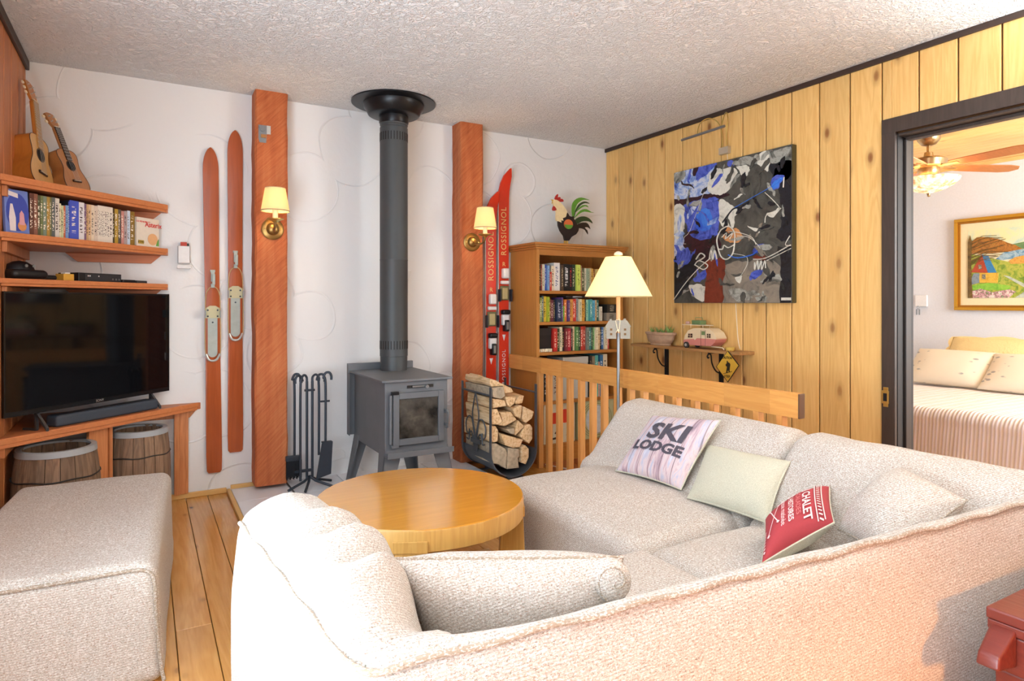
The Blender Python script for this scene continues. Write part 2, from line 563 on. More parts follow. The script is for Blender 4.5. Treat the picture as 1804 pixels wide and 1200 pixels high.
STROKES = [([(-0.814, 1.158), (-0.939, 1.275), (-1.06, 1.37), (-1.163, 1.433)],
    0.004, 0), ([(-1.249, 1.609), (-1.309, 1.627), (-1.356, 1.589), (-1.361, 1.524), (-1.345, 1.45), (-1.298, 1.416), (-1.249, 1.438), (-1.219, 1.516), (-1.219, 1.564), (-1.249, 1.609)],
    0.006, 0), ([(-1.225, 1.487), (-1.262, 1.484), (-1.274, 1.507), (-1.309, 1.49), (-1.356, 1.505)],
    0.005, 0), ([(-1.256, 1.561), (-1.298, 1.586), (-1.286, 1.549), (-1.345, 1.581), (-1.321, 1.546)],
    0.004, 0), ([(-1.02, 1.392), (-1.06, 1.42), (-1.137, 1.386), (-1.099, 1.359), (-1.027, 1.392)],
    0.005, 0), ([(-1.033, 1.431), (-1.073, 1.469), (-1.112, 1.446), (-1.06, 1.42)],
    0.006, 0), ([(-1.15, 1.424), (-1.169, 1.482), (-1.182, 1.423), (-1.198, 1.479), (-1.215, 1.421)],
    0.006, 0), ([(-1.503, 1.404), (-1.599, 1.407), (-1.77, 1.473)],
    0.004, 0), ([(-1.599, 1.389), (-1.77, 1.451)],
    0.003, 0), ([(-1.514, 1.385), (-1.514, 1.34), (-1.535, 1.393), (-1.541, 1.339), (-1.562, 1.391), (-1.567, 1.337), (-1.588, 1.39), (-1.594, 1.345)],
    0.005, 0), ([(-0.939, 1.544), (-0.914, 1.551), (-0.925, 1.591), (-0.98, 1.636), (-1.086, 1.843), (-1.137, 1.923)],
    0.002, 0), ([(-1.38, 1.559), (-1.47, 1.542), (-1.535, 1.491), (-1.557, 1.463)],
    0.0025, 0), ([(-1.345, 1.45), (-1.448, 1.425), (-1.459, 1.379), (-1.425, 1.325), (-1.391, 1.29)],
    0.0025, 0), ([(-1.588, 1.802), (-1.64, 1.754), (-1.691, 1.695), (-1.661, 1.682), (-1.599, 1.663), (-1.588, 1.62)],
    0.0035, 0), ([(-1.721, 1.872), (-1.716, 1.813)],
    0.005, 0), ([(-1.356, 1.739), (-1.492, 1.784), (-1.64, 1.833), (-1.701, 1.867)],
    0.003, 1), ([(-1.535, 1.455), (-1.492, 1.431), (-1.38, 1.42), (-1.309, 1.443)],
    0.005, 1), ([(-1.262, 1.656), (-1.345, 1.731), (-1.402, 1.733)],
    0.006, 2), ([(-1.309, 1.594), (-1.402, 1.576), (-1.492, 1.54), (-1.524, 1.492)],
    0.003, 0), ([(-1.76, 1.525), (-1.731, 1.476), (-1.77, 1.468)],
    0.004, 0)]
CARAVAN = {'body': [(-1.003, 0.866), (-1.006, 0.885), (-1.013, 0.914), (-1.044, 0.95), (-1.094, 0.967), (-1.225, 0.969), (-1.266, 0.943), (-1.289, 0.908), (-1.275, 0.881), (-1.243, 0.858), (-1.142, 0.855), (-1.012, 0.856)],
    'lower': [(-1.001, 0.866), (-1.004, 0.887), (-1.094, 0.896), (-1.106, 0.888), (-1.124, 0.902), (-1.266, 0.902), (-1.287, 0.901), (-1.275, 0.88), (-1.243, 0.856), (-1.142, 0.853), (-1.011, 0.855)],
    'win1': [(-1.045, 0.903), (-1.05, 0.929), (-1.084, 0.93), (-1.084, 0.904)],
    'win2': [(-1.212, 0.935), (-1.241, 0.935), (-1.241, 0.909), (-1.212, 0.909)],
    'door': [(-1.159, 0.956), (-1.197, 0.957), (-1.197, 0.855), (-1.159, 0.855)],
    'doorwin': [(-1.165, 0.95), (-1.193, 0.95), (-1.193, 0.925), (-1.165, 0.925)],
    'case': [(-1.136, 1.011), (-1.202, 1.013), (-1.202, 0.989), (-1.136, 0.987)]}
SIGN = {'outer': [(-1.396, 0.838), (-1.485, 0.753), (-1.397, 0.64), (-1.303, 0.729)],
    'inner': [(-1.396, 0.832), (-1.479, 0.752), (-1.397, 0.647), (-1.309, 0.73)],
    'man': [(-1.391, 0.774), (-1.397, 0.775), (-1.4, 0.767), (-1.414, 0.762), (-1.419, 0.752), (-1.415, 0.734), (-1.413, 0.713), (-1.416, 0.705), (-1.406, 0.705), (-1.402, 0.718), (-1.396, 0.707), (-1.397, 0.698), (-1.385, 0.696), (-1.388, 0.715), (-1.393, 0.737), (-1.384, 0.742), (-1.381, 0.749), (-1.391, 0.76)],
    'ski': [(-1.363, 0.693), (-1.365, 0.69), (-1.432, 0.71), (-1.43, 0.713)]}
LANDSCAPE = {'sky': [(-1.212, 1.791), (-1.861, 1.813), (-1.861, 1.619), (-1.212, 1.671)],
    'hill': [(-1.216, 1.584), (-1.239, 1.686), (-1.284, 1.725), (-1.373, 1.721), (-1.46, 1.692), (-1.53, 1.653), (-1.579, 1.633), (-1.627, 1.597), (-1.53, 1.58), (-1.388, 1.573)],
    'farhill': [(-1.558, 1.643), (-1.64, 1.657), (-1.733, 1.661), (-1.733, 1.589), (-1.613, 1.598)],
    'lake': [(-1.431, 1.52), (-1.488, 1.574), (-1.586, 1.592), (-1.667, 1.594), (-1.861, 1.595), (-1.861, 1.51), (-1.599, 1.526), (-1.488, 1.508)],
    'meadow': [(-1.214, 1.18), (-1.214, 1.585), (-1.431, 1.52), (-1.572, 1.479), (-1.861, 1.51), (-1.861, 1.18)],
    'roof': [(-1.325, 1.569), (-1.373, 1.553), (-1.438, 1.403), (-1.373, 1.402)],
    'gable': [(-1.239, 1.412), (-1.325, 1.569), (-1.373, 1.402)],
    'house': [(-1.303, 1.405), (-1.453, 1.399), (-1.446, 1.312), (-1.307, 1.315)],
    'shed': [(-1.239, 1.352), (-1.262, 1.402), (-1.307, 1.4), (-1.303, 1.316), (-1.243, 1.3)],
    'lawn': [(-1.246, 1.291), (-1.373, 1.314), (-1.544, 1.284), (-1.53, 1.248), (-1.254, 1.253)],
    'bush': [(-1.53, 1.498), (-1.572, 1.528), (-1.633, 1.54), (-1.733, 1.518), (-1.733, 1.47), (-1.544, 1.472)],
    'path': [(-1.488, 1.376), (-1.53, 1.367), (-1.643, 1.298), (-1.733, 1.28), (-1.733, 1.181), (-1.572, 1.178), (-1.667, 1.249)],
    'flowers': [(-1.216, 1.18), (-1.22, 1.232), (-1.314, 1.264), (-1.402, 1.229), (-1.53, 1.252), (-1.586, 1.235), (-1.53, 1.178)],
    'trunk': [(-1.214, 1.18), (-1.214, 1.688), (-1.231, 1.746), (-1.246, 1.685), (-1.239, 1.514), (-1.246, 1.274), (-1.254, 1.18)],
    'win': [(-1.299, 1.477), (-1.323, 1.476), (-1.323, 1.438), (-1.299, 1.439)],
    'win2': [(-1.329, 1.391), (-1.355, 1.39), (-1.355, 1.348), (-1.329, 1.349)]}

# ------------------------------------------------------------------ surface materials
def wall_stucco():
    m, nt, b = new_mat('white_stucco')
    tc = nt.nodes.new('ShaderNodeTexCoord')
    n1 = nt.nodes.new('ShaderNodeTexNoise'); setin(n1, Scale=5.0, Detail=6.0, Roughness=0.55)
    L(nt, tc.outputs['Object'], n1.inputs['Vector'])
    # trowel arcs: thin slices of large cell rings, broken up by a mask
    dist = nt.nodes.new('ShaderNodeTexNoise'); setin(dist, Scale=2.2, Detail=1.0)
    L(nt, tc.outputs['Object'], dist.inputs['Vector'])
    va = nt.nodes.new('ShaderNodeVectorMath'); va.operation = 'MULTIPLY_ADD'
    va.inputs[1].default_value = (0.10, 0.10, 0.10)
    L(nt, dist.outputs['Color'], va.inputs[0]); L(nt, tc.outputs['Object'], va.inputs[2])
    vo = nt.nodes.new('ShaderNodeTexVoronoi'); vo.inputs['Scale'].default_value = 2.3
    vo.voronoi_dimensions = '3D'
    L(nt, va.outputs[0], vo.inputs['Vector'])
    band = ramp(nt, [(0.475, (0, 0, 0, 1)), (0.49, (1, 1, 1, 1)), (0.497, (1, 1, 1, 1)), (0.50, (0, 0, 0, 1))])
    L(nt, vo.outputs['Distance'], band.inputs[0])
    msk = nt.nodes.new('ShaderNodeTexNoise'); setin(msk, Scale=1.9, Detail=1.0)
    L(nt, tc.outputs['Object'], msk.inputs['Vector'])
    mr = ramp(nt, [(0.40, (0, 0, 0, 1)), (0.50, (1, 1, 1, 1))])
    L(nt, msk.outputs['Fac'], mr.inputs[0])
    mm = nt.nodes.new('ShaderNodeMath'); mm.operation = 'MULTIPLY'
    L(nt, band.outputs[0], mm.inputs[0]); L(nt, mr.outputs[0], mm.inputs[1])
    s1 = nt.nodes.new('ShaderNodeMath'); s1.operation = 'MULTIPLY_ADD'; s1.inputs[1].default_value = 0.7
    L(nt, mm.outputs[0], s1.inputs[0])
    s2 = nt.nodes.new('ShaderNodeMath'); s2.operation = 'MULTIPLY'; s2.inputs[1].default_value = 0.9
    L(nt, n1.outputs['Fac'], s2.inputs[0]); L(nt, s2.outputs[0], s1.inputs[2])
    bp = nt.nodes.new('ShaderNodeBump'); setin(bp, Strength=0.55, Distance=0.012)
    L(nt, s1.outputs[0], bp.inputs['Height']); L(nt, bp.outputs['Normal'], b.inputs['Normal'])
    b.inputs['Base Color'].default_value = hexc('#e9ebeb')
    setin(b, Roughness=0.85)
    b.inputs['Specular IOR Level'].default_value = 0.15
    MATS['white_stucco'] = m


def ceiling_mat():
    m, nt, b = new_mat('textured_ceiling')
    tc = nt.nodes.new('ShaderNodeTexCoord')
    va = nt.nodes.new('ShaderNodeVectorMath'); va.operation = 'MULTIPLY'
    va.inputs[1].default_value = (1.0, 1.0, 1.0)
    L(nt, tc.outputs['Object'], va.inputs[0])
    n1 = nt.nodes.new('ShaderNodeTexNoise'); setin(n1, Scale=30.0, Detail=4.0, Roughness=0.6, Distortion=1.8)
    L(nt, va.outputs[0], n1.inputs['Vector'])
    r = ramp(nt, [(0.40, (0, 0, 0, 1)), (0.50, (0.45, 0.45, 0.45, 1)), (0.60, (1, 1, 1, 1))])
    L(nt, n1.outputs['Fac'], r.inputs[0])
    bp = nt.nodes.new('ShaderNodeBump'); setin(bp, Strength=0.75, Distance=0.016)
    L(nt, r.outputs[0], bp.inputs['Height']); L(nt, bp.outputs['Normal'], b.inputs['Normal'])
    b.inputs['Base Color'].default_value = hexc('#f3f4f4')
    setin(b, Roughness=0.9)
    b.inputs['Specular IOR Level'].default_value = 0.1
    MATS['textured_ceiling'] = m


def rough_timber():
    """reddish stained post with slanting saw marks"""
    m, nt, b = new_mat('rough_timber')
    tc = nt.nodes.new('ShaderNodeTexCoord')
    mp = nt.nodes.new('ShaderNodeMapping')
    mp.inputs['Scale'].default_value = (8, 8, 130)
    mp0 = nt.nodes.new('ShaderNodeMapping')
    mp0.inputs['Rotation'].default_value = (math.radians(30), math.radians(42), 0)
    L(nt, tc.outputs['Object'], mp0.inputs['Vector']); L(nt, mp0.outputs[0], mp.inputs['Vector'])
    n1 = nt.nodes.new('ShaderNodeTexNoise'); setin(n1, Scale=1.0, Detail=2.0, Roughness=0.6)
    L(nt, mp.outputs[0], n1.inputs['Vector'])
    mp2 = nt.nodes.new('ShaderNodeMapping'); mp2.inputs['Scale'].default_value = (16, 16, 1.2)
    L(nt, tc.outputs['Object'], mp2.inputs['Vector'])
    n2 = nt.nodes.new('ShaderNodeTexNoise'); setin(n2, Scale=1.0, Detail=4.0, Roughness=0.6)
    L(nt, mp2.outputs[0], n2.inputs['Vector'])
    mx = nt.nodes.new('ShaderNodeMix'); mx.data_type = 'FLOAT'; mx.inputs[0].default_value = 0.6
    L(nt, n1.outputs['Fac'], mx.inputs[2]); L(nt, n2.outputs['Fac'], mx.inputs[3])
    r = ramp(nt, [(0.3, '#9a4f2c'), (0.5, '#b9683e'), (0.7, '#cb8152')])
    L(nt, mx.outputs[0], r.inputs[0]); L(nt, r.outputs[0], b.inputs['Base Color'])
    setin(b, Roughness=0.7)
    b.inputs['Specular IOR Level'].default_value = 0.25
    bp = nt.nodes.new('ShaderNodeBump'); setin(bp, Strength=0.6, Distance=0.006)
    L(nt, n1.outputs['Fac'], bp.inputs['Height']); L(nt, bp.outputs['Normal'], b.inputs['Normal'])
    MATS['rough_timber'] = m


wall_stucco(); ceiling_mat(); rough_timber()
wood('pine_wall', '#ecc37c', '#d29a4c', 'Z', rough=0.5, knots=4.6, knotcol='#7a3d14', grain=0.7, var=0.08, plane='YZ')
wood('pine_ceiling', '#efcb8a', '#d9a85c', 'Y', rough=0.5, knots=5.0, knotcol='#9a6a2c', grain=0.6, var=0.05, plane='XY', ksize=0.6)
wood('red_cedar', '#cc8450', '#a35e30', 'Z', rough=0.5, grain=0.8, var=0.10)
wood('cedar_shelf', '#c77a4b', '#ab5c32', 'X', rough=0.45, grain=0.7, var=0.05)
wood('cedar_upright', '#cf8a56', '#a75e30', 'Z', rough=0.45, grain=0.8, var=0.06)
wood('pine_floor', '#d9a259', '#b87a34', 'Y', rough=0.22, knots=5.0, plane='XY', ksize=0.7, knotcol='#6a3a14', grain=0.75, var=0.10, coat=0.35, bump=0.08)
wood('red_floor', '#a5592c', '#7e3c18', 'Y', rough=0.35, grain=0.6, var=0.08)
wood('oak_rail', '#e0a45a', '#c8843c', 'Y', rough=0.4, grain=0.7, var=0.09)
wood('oak_baluster', '#dda05a', '#bf7c3a', 'Z', rough=0.42, grain=0.7, var=0.08)
wood('dark_frame_wood', '#463a33', '#2c231e', 'Z', rough=0.45, grain=0.6, var=0.05)
plain('groove', '#5c3712', rough=0.9)
plain('groove_red', '#4a2410', rough=0.8)
plain('dark_trim', '#3a2a22', rough=0.5)
plain('white_paint', '#e6e6e8', rough=0.7)
plain('bedroom_white', '#dfe1e6', rough=0.8)
plain('tile_white', '#eceef2', rough=0.3, spec=0.5, bscale=4, var=0.03)
plain('grout', '#8d8b8a', rough=0.9)
plain('floor_gap', '#3a2210', rough=0.9)
plain('pale_wood', '#d9ae6a', rough=0.5)
plain('metal_strip', '#5a5550', rough=0.35, metal=0.8)
plain('window_glass', '#ffffff', rough=0.0)

W = 3.83
H = 2.40
YB = -6.8

# ------------------------------------------------------------------ floor
fl = struct_root('floor', (1.9, -3.4, 0), 'glossy honey-coloured plank floor')
g = MB()
g.box(0, 2.93, YB, 0, -0.14, -0.018).box(2.93, W, -1.0, 0, -0.14, -0.018).box(2.93, W, YB, -2.62, -0.14, -0.018)
g.build('subfloor', 'floor_gap', fl)
rnd = random.Random(3)
x = 0.055 - 0.115
while x < W:
    x0, x1 = max(x, 0.0), min(x + 0.115, W)
    if x1 - x0 > 0.01:
        spans = []
        if x1 <= 2.96:
            spans = [(YB, 0, 'pine_floor')]
        else:
            spans = [(-1.0, 0, 'red_floor'), (YB, -2.62, 'pine_floor')]
        for (ya, yb, mt) in spans:
            cuts = [ya]
            if yb - ya > 2:
                c = ya + rnd.uniform(1.2, 3.0)
                while c < yb - 0.5:
                    cuts.append(c); c += rnd.uniform(1.8, 3.4)
            cuts.append(yb)
            for a, b_ in zip(cuts[:-1], cuts[1:]):
                MB().box(x0 + 0.0012, x1 - 0.0012, a + 0.001, b_ - 0.001, -0.018, 0).build('plank', mt, fl, bevel=0.0015, seg=1)
    x += 0.115
# stairwell beyond the railing
g = MB()
for k in range(4):
    g.box(2.93, W, -1.0 - 0.26 * (k + 1), -1.0 - 0.26 * k, -1.0, -0.19 * (k + 1))
g.box(2.93, W, -2.62, -2.04, -1.0, -0.95)
struct(g.build('floor_stairwell', 'red_floor', smooth=False))
struct(MB().box(2.90, 2.93, -2.62, -1.0, -1.0, -0.018).build('wall_stairwell', 'white_paint'))

# ------------------------------------------------------------------ ceiling
struct(MB().box(0, W, YB, 0, H, H + 0.1).build('ceiling', 'textured_ceiling'), 'white stippled plaster ceiling')

# ------------------------------------------------------------------ back wall
struct(MB().box(-0.1, W + 0.1, 0, 0.12, -1.0, H + 0.1).build('wall_back', 'white_stucco'), 'white stucco wall with trowel arcs behind the wood stove')


# ------------------------------------------------------------------ plank walls
wr = struct_root('wall_right', (W, -3, 0), 'knotty pine plank wall on the right')
DY0, DY1, DZ = -2.335, -3.26, 1.990      # doorway
g = MB()
g.box(W + 0.015, W + 0.13, DY0, 0, -1.0, H).box(W + 0.015, W + 0.13, DY1, DY0, DZ, H).box(W + 0.015, W + 0.13, YB, DY1, -1.0, H)
g.build('backing', 'groove', wr)
edges = [0.0, -0.157, -0.335, -0.503, -0.682, -0.86, -1.035, -1.208, -1.383, -1.558, -1.736, -1.914, -2.094, -2.266, -2.447, -2.621, -2.797]
while edges[-1] > YB + 0.18:
    edges.append(edges[-1] - 0.176)
edges[-1] = YB
for a, b_ in zip(edges[:-1], edges[1:]):
    z0 = -1.0
    if b_ < DY0 - 0.02 and a > DY1 + 0.02:
        z0 = DZ + 0.03
    if b_ < DY0 < a:      # the plank cut by the doorway
        MB().box(W, W + 0.015, DY0 + 0.02, a - 0.0035, -1.0, H - 0.002).build('plank', 'pine_wall', wr, bevel=0.004, seg=1)
        MB().box(W, W + 0.015, b_ + 0.0035, DY0 + 0.02, DZ + 0.03, H - 0.002).build('plank', 'pine_wall', wr, bevel=0.004, seg=1)
        continue
    if b_ < DY1 < a:
        MB().box(W, W + 0.015, b_ + 0.0035, DY1 - 0.02, -1.0, H - 0.002).build('plank', 'pine_wall', wr, bevel=0.004, seg=1)
        MB().box(W, W + 0.015, DY1 - 0.02, a - 0.0035, DZ + 0.03, H - 0.002).build('plank', 'pine_wall', wr, bevel=0.004, seg=1)
        continue
    MB().box(W, W + 0.015, b_ + 0.0035, a - 0.0035, z0, H - 0.002).build('plank', 'pine_wall', wr, bevel=0.004, seg=1)

wl = struct_root('wall_left', (0, -3, 0), 'reddish cedar plank wall on the left')
WY0, WY1, WZ0, WZ1 = -2.18, -4.72, 0.22, 2.28   # side window
g = MB()
g.box(-0.1, -0.015, WY0, 0, 0, H).box(-0.1, -0.015, WY1, WY0, 0, WZ0).box(-0.1, -0.015, WY1, WY0, WZ1, H).box(-0.1, -0.015, YB, WY1, 0, H)
g.build('backing', 'groove_red', wl)
ed = [0.0, -0.079, -0.237, -0.417, -0.601]
while ed[-1] > YB + 0.18:
    ed.append(ed[-1] - 0.175)
ed[-1] = YB
for a, b_ in zip(ed[:-1], ed[1:]):
    if b_ < WY0 and a > WY1:
        MB().box(-0.015, 0, b_ + 0.0035, a - 0.0035, 0, WZ0).build('plank', 'red_cedar', wl)
        MB().box(-0.015, 0, b_ + 0.0035, a - 0.0035, WZ1, H).build('plank', 'red_cedar', wl)
    else:
        MB().box(-0.015, 0, b_ + 0.0035, a - 0.0035, 0, H - 0.001).build('plank', 'red_cedar', wl, bevel=0.004, seg=1)

# rear wall (behind the camera) with a wide window
RX0, RX1, RZ0, RZ1 = 0.25, 1.55, 0.42, 2.28
g = MB()
g.box(-0.1, RX0, YB - 0.1, YB, -0.1, H + 0.1).box(RX1, W + 0.13, YB - 0.1, YB, -0.1, H + 0.1)
g.box(RX0, RX1, YB - 0.1, YB, -0.1, RZ0).box(RX0, RX1, YB - 0.1, YB, RZ1, H + 0.1)
struct(g.build('wall_rear', 'red_cedar'))
w1 = struct_root('window_1', (1.9, YB, RZ0), 'window in the rear wall')
for a, b_ in ((RX0, RX0 + 0.05), (RX1 - 0.05, RX1), (0.88, 0.92)):
    MB().box(a, b_, YB - 0.08, YB - 0.02, RZ0, RZ1).build('window_frame', 'white_paint', w1)
for a, b_ in ((RZ0, RZ0 + 0.05), (RZ1 - 0.05, RZ1)):
    MB().box(RX0, RX1, YB - 0.08, YB - 0.02, a, b_).build('window_frame', 'white_paint', w1)
w2 = struct_root('window_2', (-0.05, -4.2, WZ0), 'tall side window')
for a, b_ in ((WY0 - 0.05, WY0), (WY1, WY1 + 0.05), (-3.47, -3.42)):
    MB().box(-0.08, -0.03, a, b_, WZ0, WZ1).build('window_frame', 'white_paint', w2)
for a, b_ in ((WZ0, WZ0 + 0.05), (WZ1 - 0.05, WZ1)):
    MB().box(-0.08, -0.03, WY1, WY0, a, b_).build('window_frame', 'white_paint', w2)

# ceiling trims and base strip
struct(MB().box(W - 0.014, W, YB, 0, H - 0.03, H).build('trim_1', 'dark_trim', bevel=0.004), 'dark strip along the top of the pine wall')
struct(MB().box(0, 0.016, YB, 0, H - 0.048, H).build('trim_2', 'dark_trim', bevel=0.004), 'dark strip along the top of the cedar wall')
struct(MB().box(0, 0.963, -0.016, 0, 0, 0.032).build('baseboard_back', 'pale_wood', bevel=0.006), 'narrow pale wood strip along the foot of the stucco wall')

# ------------------------------------------------------------------ door frame
d1 = struct_root('door_1', (W, -2.8, 0), 'dark stained door frame opening to the bedroom')
MB().box(W - 0.02, W, -2.345, -2.276, 0, 2.069).build('casing', 'dark_frame_wood', d1, bevel=0.004)
MB().box(W - 0.02, W, -3.38, -3.30, 0, 2.069).build('casing', 'dark_frame_wood', d1, bevel=0.004)
MB().box(W - 0.021, W, -3.38, -2.276, 1.995, 2.071).build('casing', 'dark_frame_wood', d1, bevel=0.004)
MB().box(W - 0.002, W + 0.14, -2.349, -2.336, 0, 1.990).build('jamb', plain('jamb_black', '#1a1411', 0.6), d1, bevel=0.002)
MB().box(W + 0.05, W + 0.095, -2.362, -2.349, 0, 1.975).build('door_stop', plain('stop_brown', '#2b211b', 0.5), d1, bevel=0.003)
MB().box(W - 0.002, W + 0.14, -3.30, -2.349, 1.977, 1.990).build('jamb', 'dark_frame_wood', d1, bevel=0.003)
MB().box(W + 0.05, W + 0.095, -3.30, -2.349, 1.960, 1.977).build('door_stop', 'dark_frame_wood', d1, bevel=0.003)
MB().box(W - 0.002, W + 0.14, -3.30, -3.26, 0, 1.972).build('jamb', 'dark_trim', d1, bevel=0.003)
plain('brass_bright', '#cdb56a', rough=0.3, metal=0.9)
sp = MB().box(W - 0.0235, W - 0.02, -2.318, -2.278, 0.655, 0.735)
for zz in ((0.61, 0.628), (0.71, 0.728)):
    pass
o = MB().box(W - 0.0235, W - 0.0195, -2.312, -2.286, 0.605, 0.705).box(W - 0.030, W - 0.0235, -2.318, -2.280, 0.622, 0.688)
o = o.build('strike_plate', 'brass_bright', d1, bevel=0.002)
MB().box(W - 0.0315, W - 0.030, -2.309, -2.291, 0.635, 0.675).build('strike_hole', plain('black_hole', '#0c0b0a', 0.8), o)

# ------------------------------------------------------------------ hearth
he = struct_root('floor_hearth', (1.7, -0.6, 0), 'low pale-tiled hearth under the wood stove')
MB().box(0.985, 2.49, -1.2, 0, 0, 0.012).build('mortar_bed', 'grout', he)
HYS = [0, -0.30, -0.605, -0.91, -1.2]
for xa, xb in ((0.987, 1.296), (1.322, 1.615), (1.62, 1.905), (1.91, 2.195), (2.20, 2.488)):
    for ya, yb in zip(HYS[:-1], HYS[1:]):
        MB().box(xa, xb, yb + 0.004, ya, 0.010, 0.020).build('tile', 'tile_white', he, bevel=0.0015, seg=1)
MB().box(1.299, 1.305, -1.2, -0.001, 0.010, 0.0225).build('metal_strip', 'metal_strip', he)
MB().box(1.306, 1.320, -1.2, -0.001, 0.010, 0.0215).build('white_edging', 'tile_white', he)
MB().box(0.962, 0.985, -1.22, -0.0005, 0, 0.022).build('wood_edging', 'pale_wood', he, bevel=0.004)
MB().box(0.985, 2.49, -1.222, -1.2, 0, 0.022).build('wood_edging', 'pale_wood', he, bevel=0.004)
MB().box(0.985, 1.16, -0.02, -0.0005, 0.020, 0.044).build('wood_edging', 'pale_wood', he, bevel=0.004)

# ------------------------------------------------------------------ bedroom beyond the doorway
BX = 7.05
g = MB().box(BX, BX + 0.1, -4.5, -0.1, -0.1, H + 0.1)
struct(g.build('wall_bedroom_far', 'bedroom_white'), 'plain white bedroom wall behind the bed')
struct(MB().box(W + 0.13, BX, -0.2, -0.1, -0.1, H).build('wall_bedroom_side', 'bedroom_white'))
g = MB().box(W + 0.13, 4.7, -4.5, -4.4, -0.1, H).box(6.5, BX, -4.5, -4.4, -0.1, H).box(4.7, 6.5, -4.5, -4.4, -0.1, 0.75).box(4.7, 6.5, -4.5, -4.4, 2.25, H)
struct(g.build('wall_bedroom_rear', 'bedroom_white'))
struct(MB().box(W + 0.015, BX, -4.5, -0.1, -0.14, 0.0).build('floor_bedroom', 'pine_floor'))
cb = struct_root('ceiling_bedroom', (5.4, -2.3, H), 'pine board ceiling of the bedroom')
MB().box(W + 0.13, BX, -4.5, -0.1, H + 0.012, H + 0.1).build('backing', 'groove', cb)
x = W + 0.13
while x < BX - 0.02:
    MB().box(x + 0.0015, min(x + 0.098, BX) - 0.0015, -4.4, -0.2, H, H + 0.012).build('board', 'pine_ceiling', cb, bevel=0.002, seg=1)
    x += 0.098
struct(MB().box(BX - 0.018, BX, -4.4, -0.2, H - 0.035, H).build('trim_3', 'pine_ceiling', bevel=0.004))

# ------------------------------------------------------------------ timber posts
def post(x0, x1, z0, label):
    rr = random.Random(int(x0 * 100))
    n = 26
    g = MB()
    vs, fs = [], []
    for i in range(n + 1):
        z = z0 + (H - z0) * i / n
        j = [rr.uniform(-0.003, 0.003) for _ in range(6)]
        c = 0.010
        ring = [(x0 + j[0], 0.0), (x0 + j[0], -0.14 + c + j[1]), (x0 + c + j[2], -0.14 + j[3] * 0.3), (x1 - c + j[4], -0.14 + j[3] * 0.3), (x1 + j[5], -0.14 + c + j[1]), (x1 + j[5], 0.0)]
        vs += [(p[0], p[1], z) for p in ring]
    for i in range(n):
        for k in range(5):
            fs.append((i * 6 + k, i * 6 + k + 1, (i + 1) * 6 + k + 1, (i + 1) * 6 + k))
    fs.append(tuple(reversed(range(6)))); fs.append(tuple(n * 6 + k for k in range(6)))
    g.add(vs, [tuple(reversed(f)) for f in fs])
    return tag(g.build('timber_post', 'rough_timber'), label, 'post', 'timber posts on the stucco wall')


post(1.103, 1.289, 0.045, 'reddish rough-sawn timber post beside the wooden skis')
post(2.445, 2.623, 0.0205, 'reddish rough-sawn timber post behind the firewood rack')

# ------------------------------------------------------------------ more materials
plain('stove_metal', '#6a6e73', rough=0.55, metal=0.35, bscale=9, var=0.12, bump=0.05)
plain('stove_pipe', '#4a4e50', rough=0.5, metal=0.3, bscale=6, var=0.1)
plain('black_metal', '#15161a', rough=0.35, metal=0.3)
plain('stove_dark', '#141414', rough=0.6)
plain('iron', '#3b424c', rough=0.45, metal=0.6)
plain('steel_grey', '#8f9497', rough=0.35, metal=0.8)
plain('steel_pale', '#c6c8c4', rough=0.35, metal=0.5)
plain('ski_plate', '#a5ada6', rough=0.5, metal=0.4, bscale=40, var=0.15)
plain('antique_brass', '#9a7a45', rough=0.35, metal=0.85, bscale=20)
plain('ivory', '#efe2c4', rough=0.5)
plain('white_plastic', '#e9e8e6', rough=0.4)
wood('ski_wood', '#b4592a', '#8f3f18', 'Z', rough=0.3, grain=0.6, var=0.04, stretch=22)
wood('bookcase_wood', '#c08440', '#a26a2c', 'Z', rough=0.4, knots=1.5, knotcol='#8a4a1c', grain=0.55, var=0.03)
wood('bookcase_shelf_wood', '#b5793a', '#996028', 'X', rough=0.4, grain=0.55, var=0.03)
plain('ski_red', '#d3341c', rough=0.25, var=0.03)
plain('ski_gold', '#e8c77e', rough=0.4)
plain('book_pages', '#e8dfc8', rough=0.8)


def glass_mat():
    m, nt, b = new_mat('sooty_glass')
    b.inputs['Base Color'].default_value = hexc('#2e2c28')
    setin(b, Roughness=0.12)
    tc = nt.nodes.new('ShaderNodeTexCoord')
    nz = nt.nodes.new('ShaderNodeTexNoise'); setin(nz, Scale=7.0, Detail=5.0, Roughness=0.6)
    L(nt, tc.outputs['Object'], nz.inputs['Vector'])
    r = ramp(nt, [(0.35, '#1d1b19'), (0.55, '#4a4640'), (0.75, '#7b746a')])
    L(nt, nz.outputs['Fac'], r.inputs[0]); L(nt, r.outputs[0], b.inputs['Base Color'])
    MATS['sooty_glass'] = m


glass_mat()


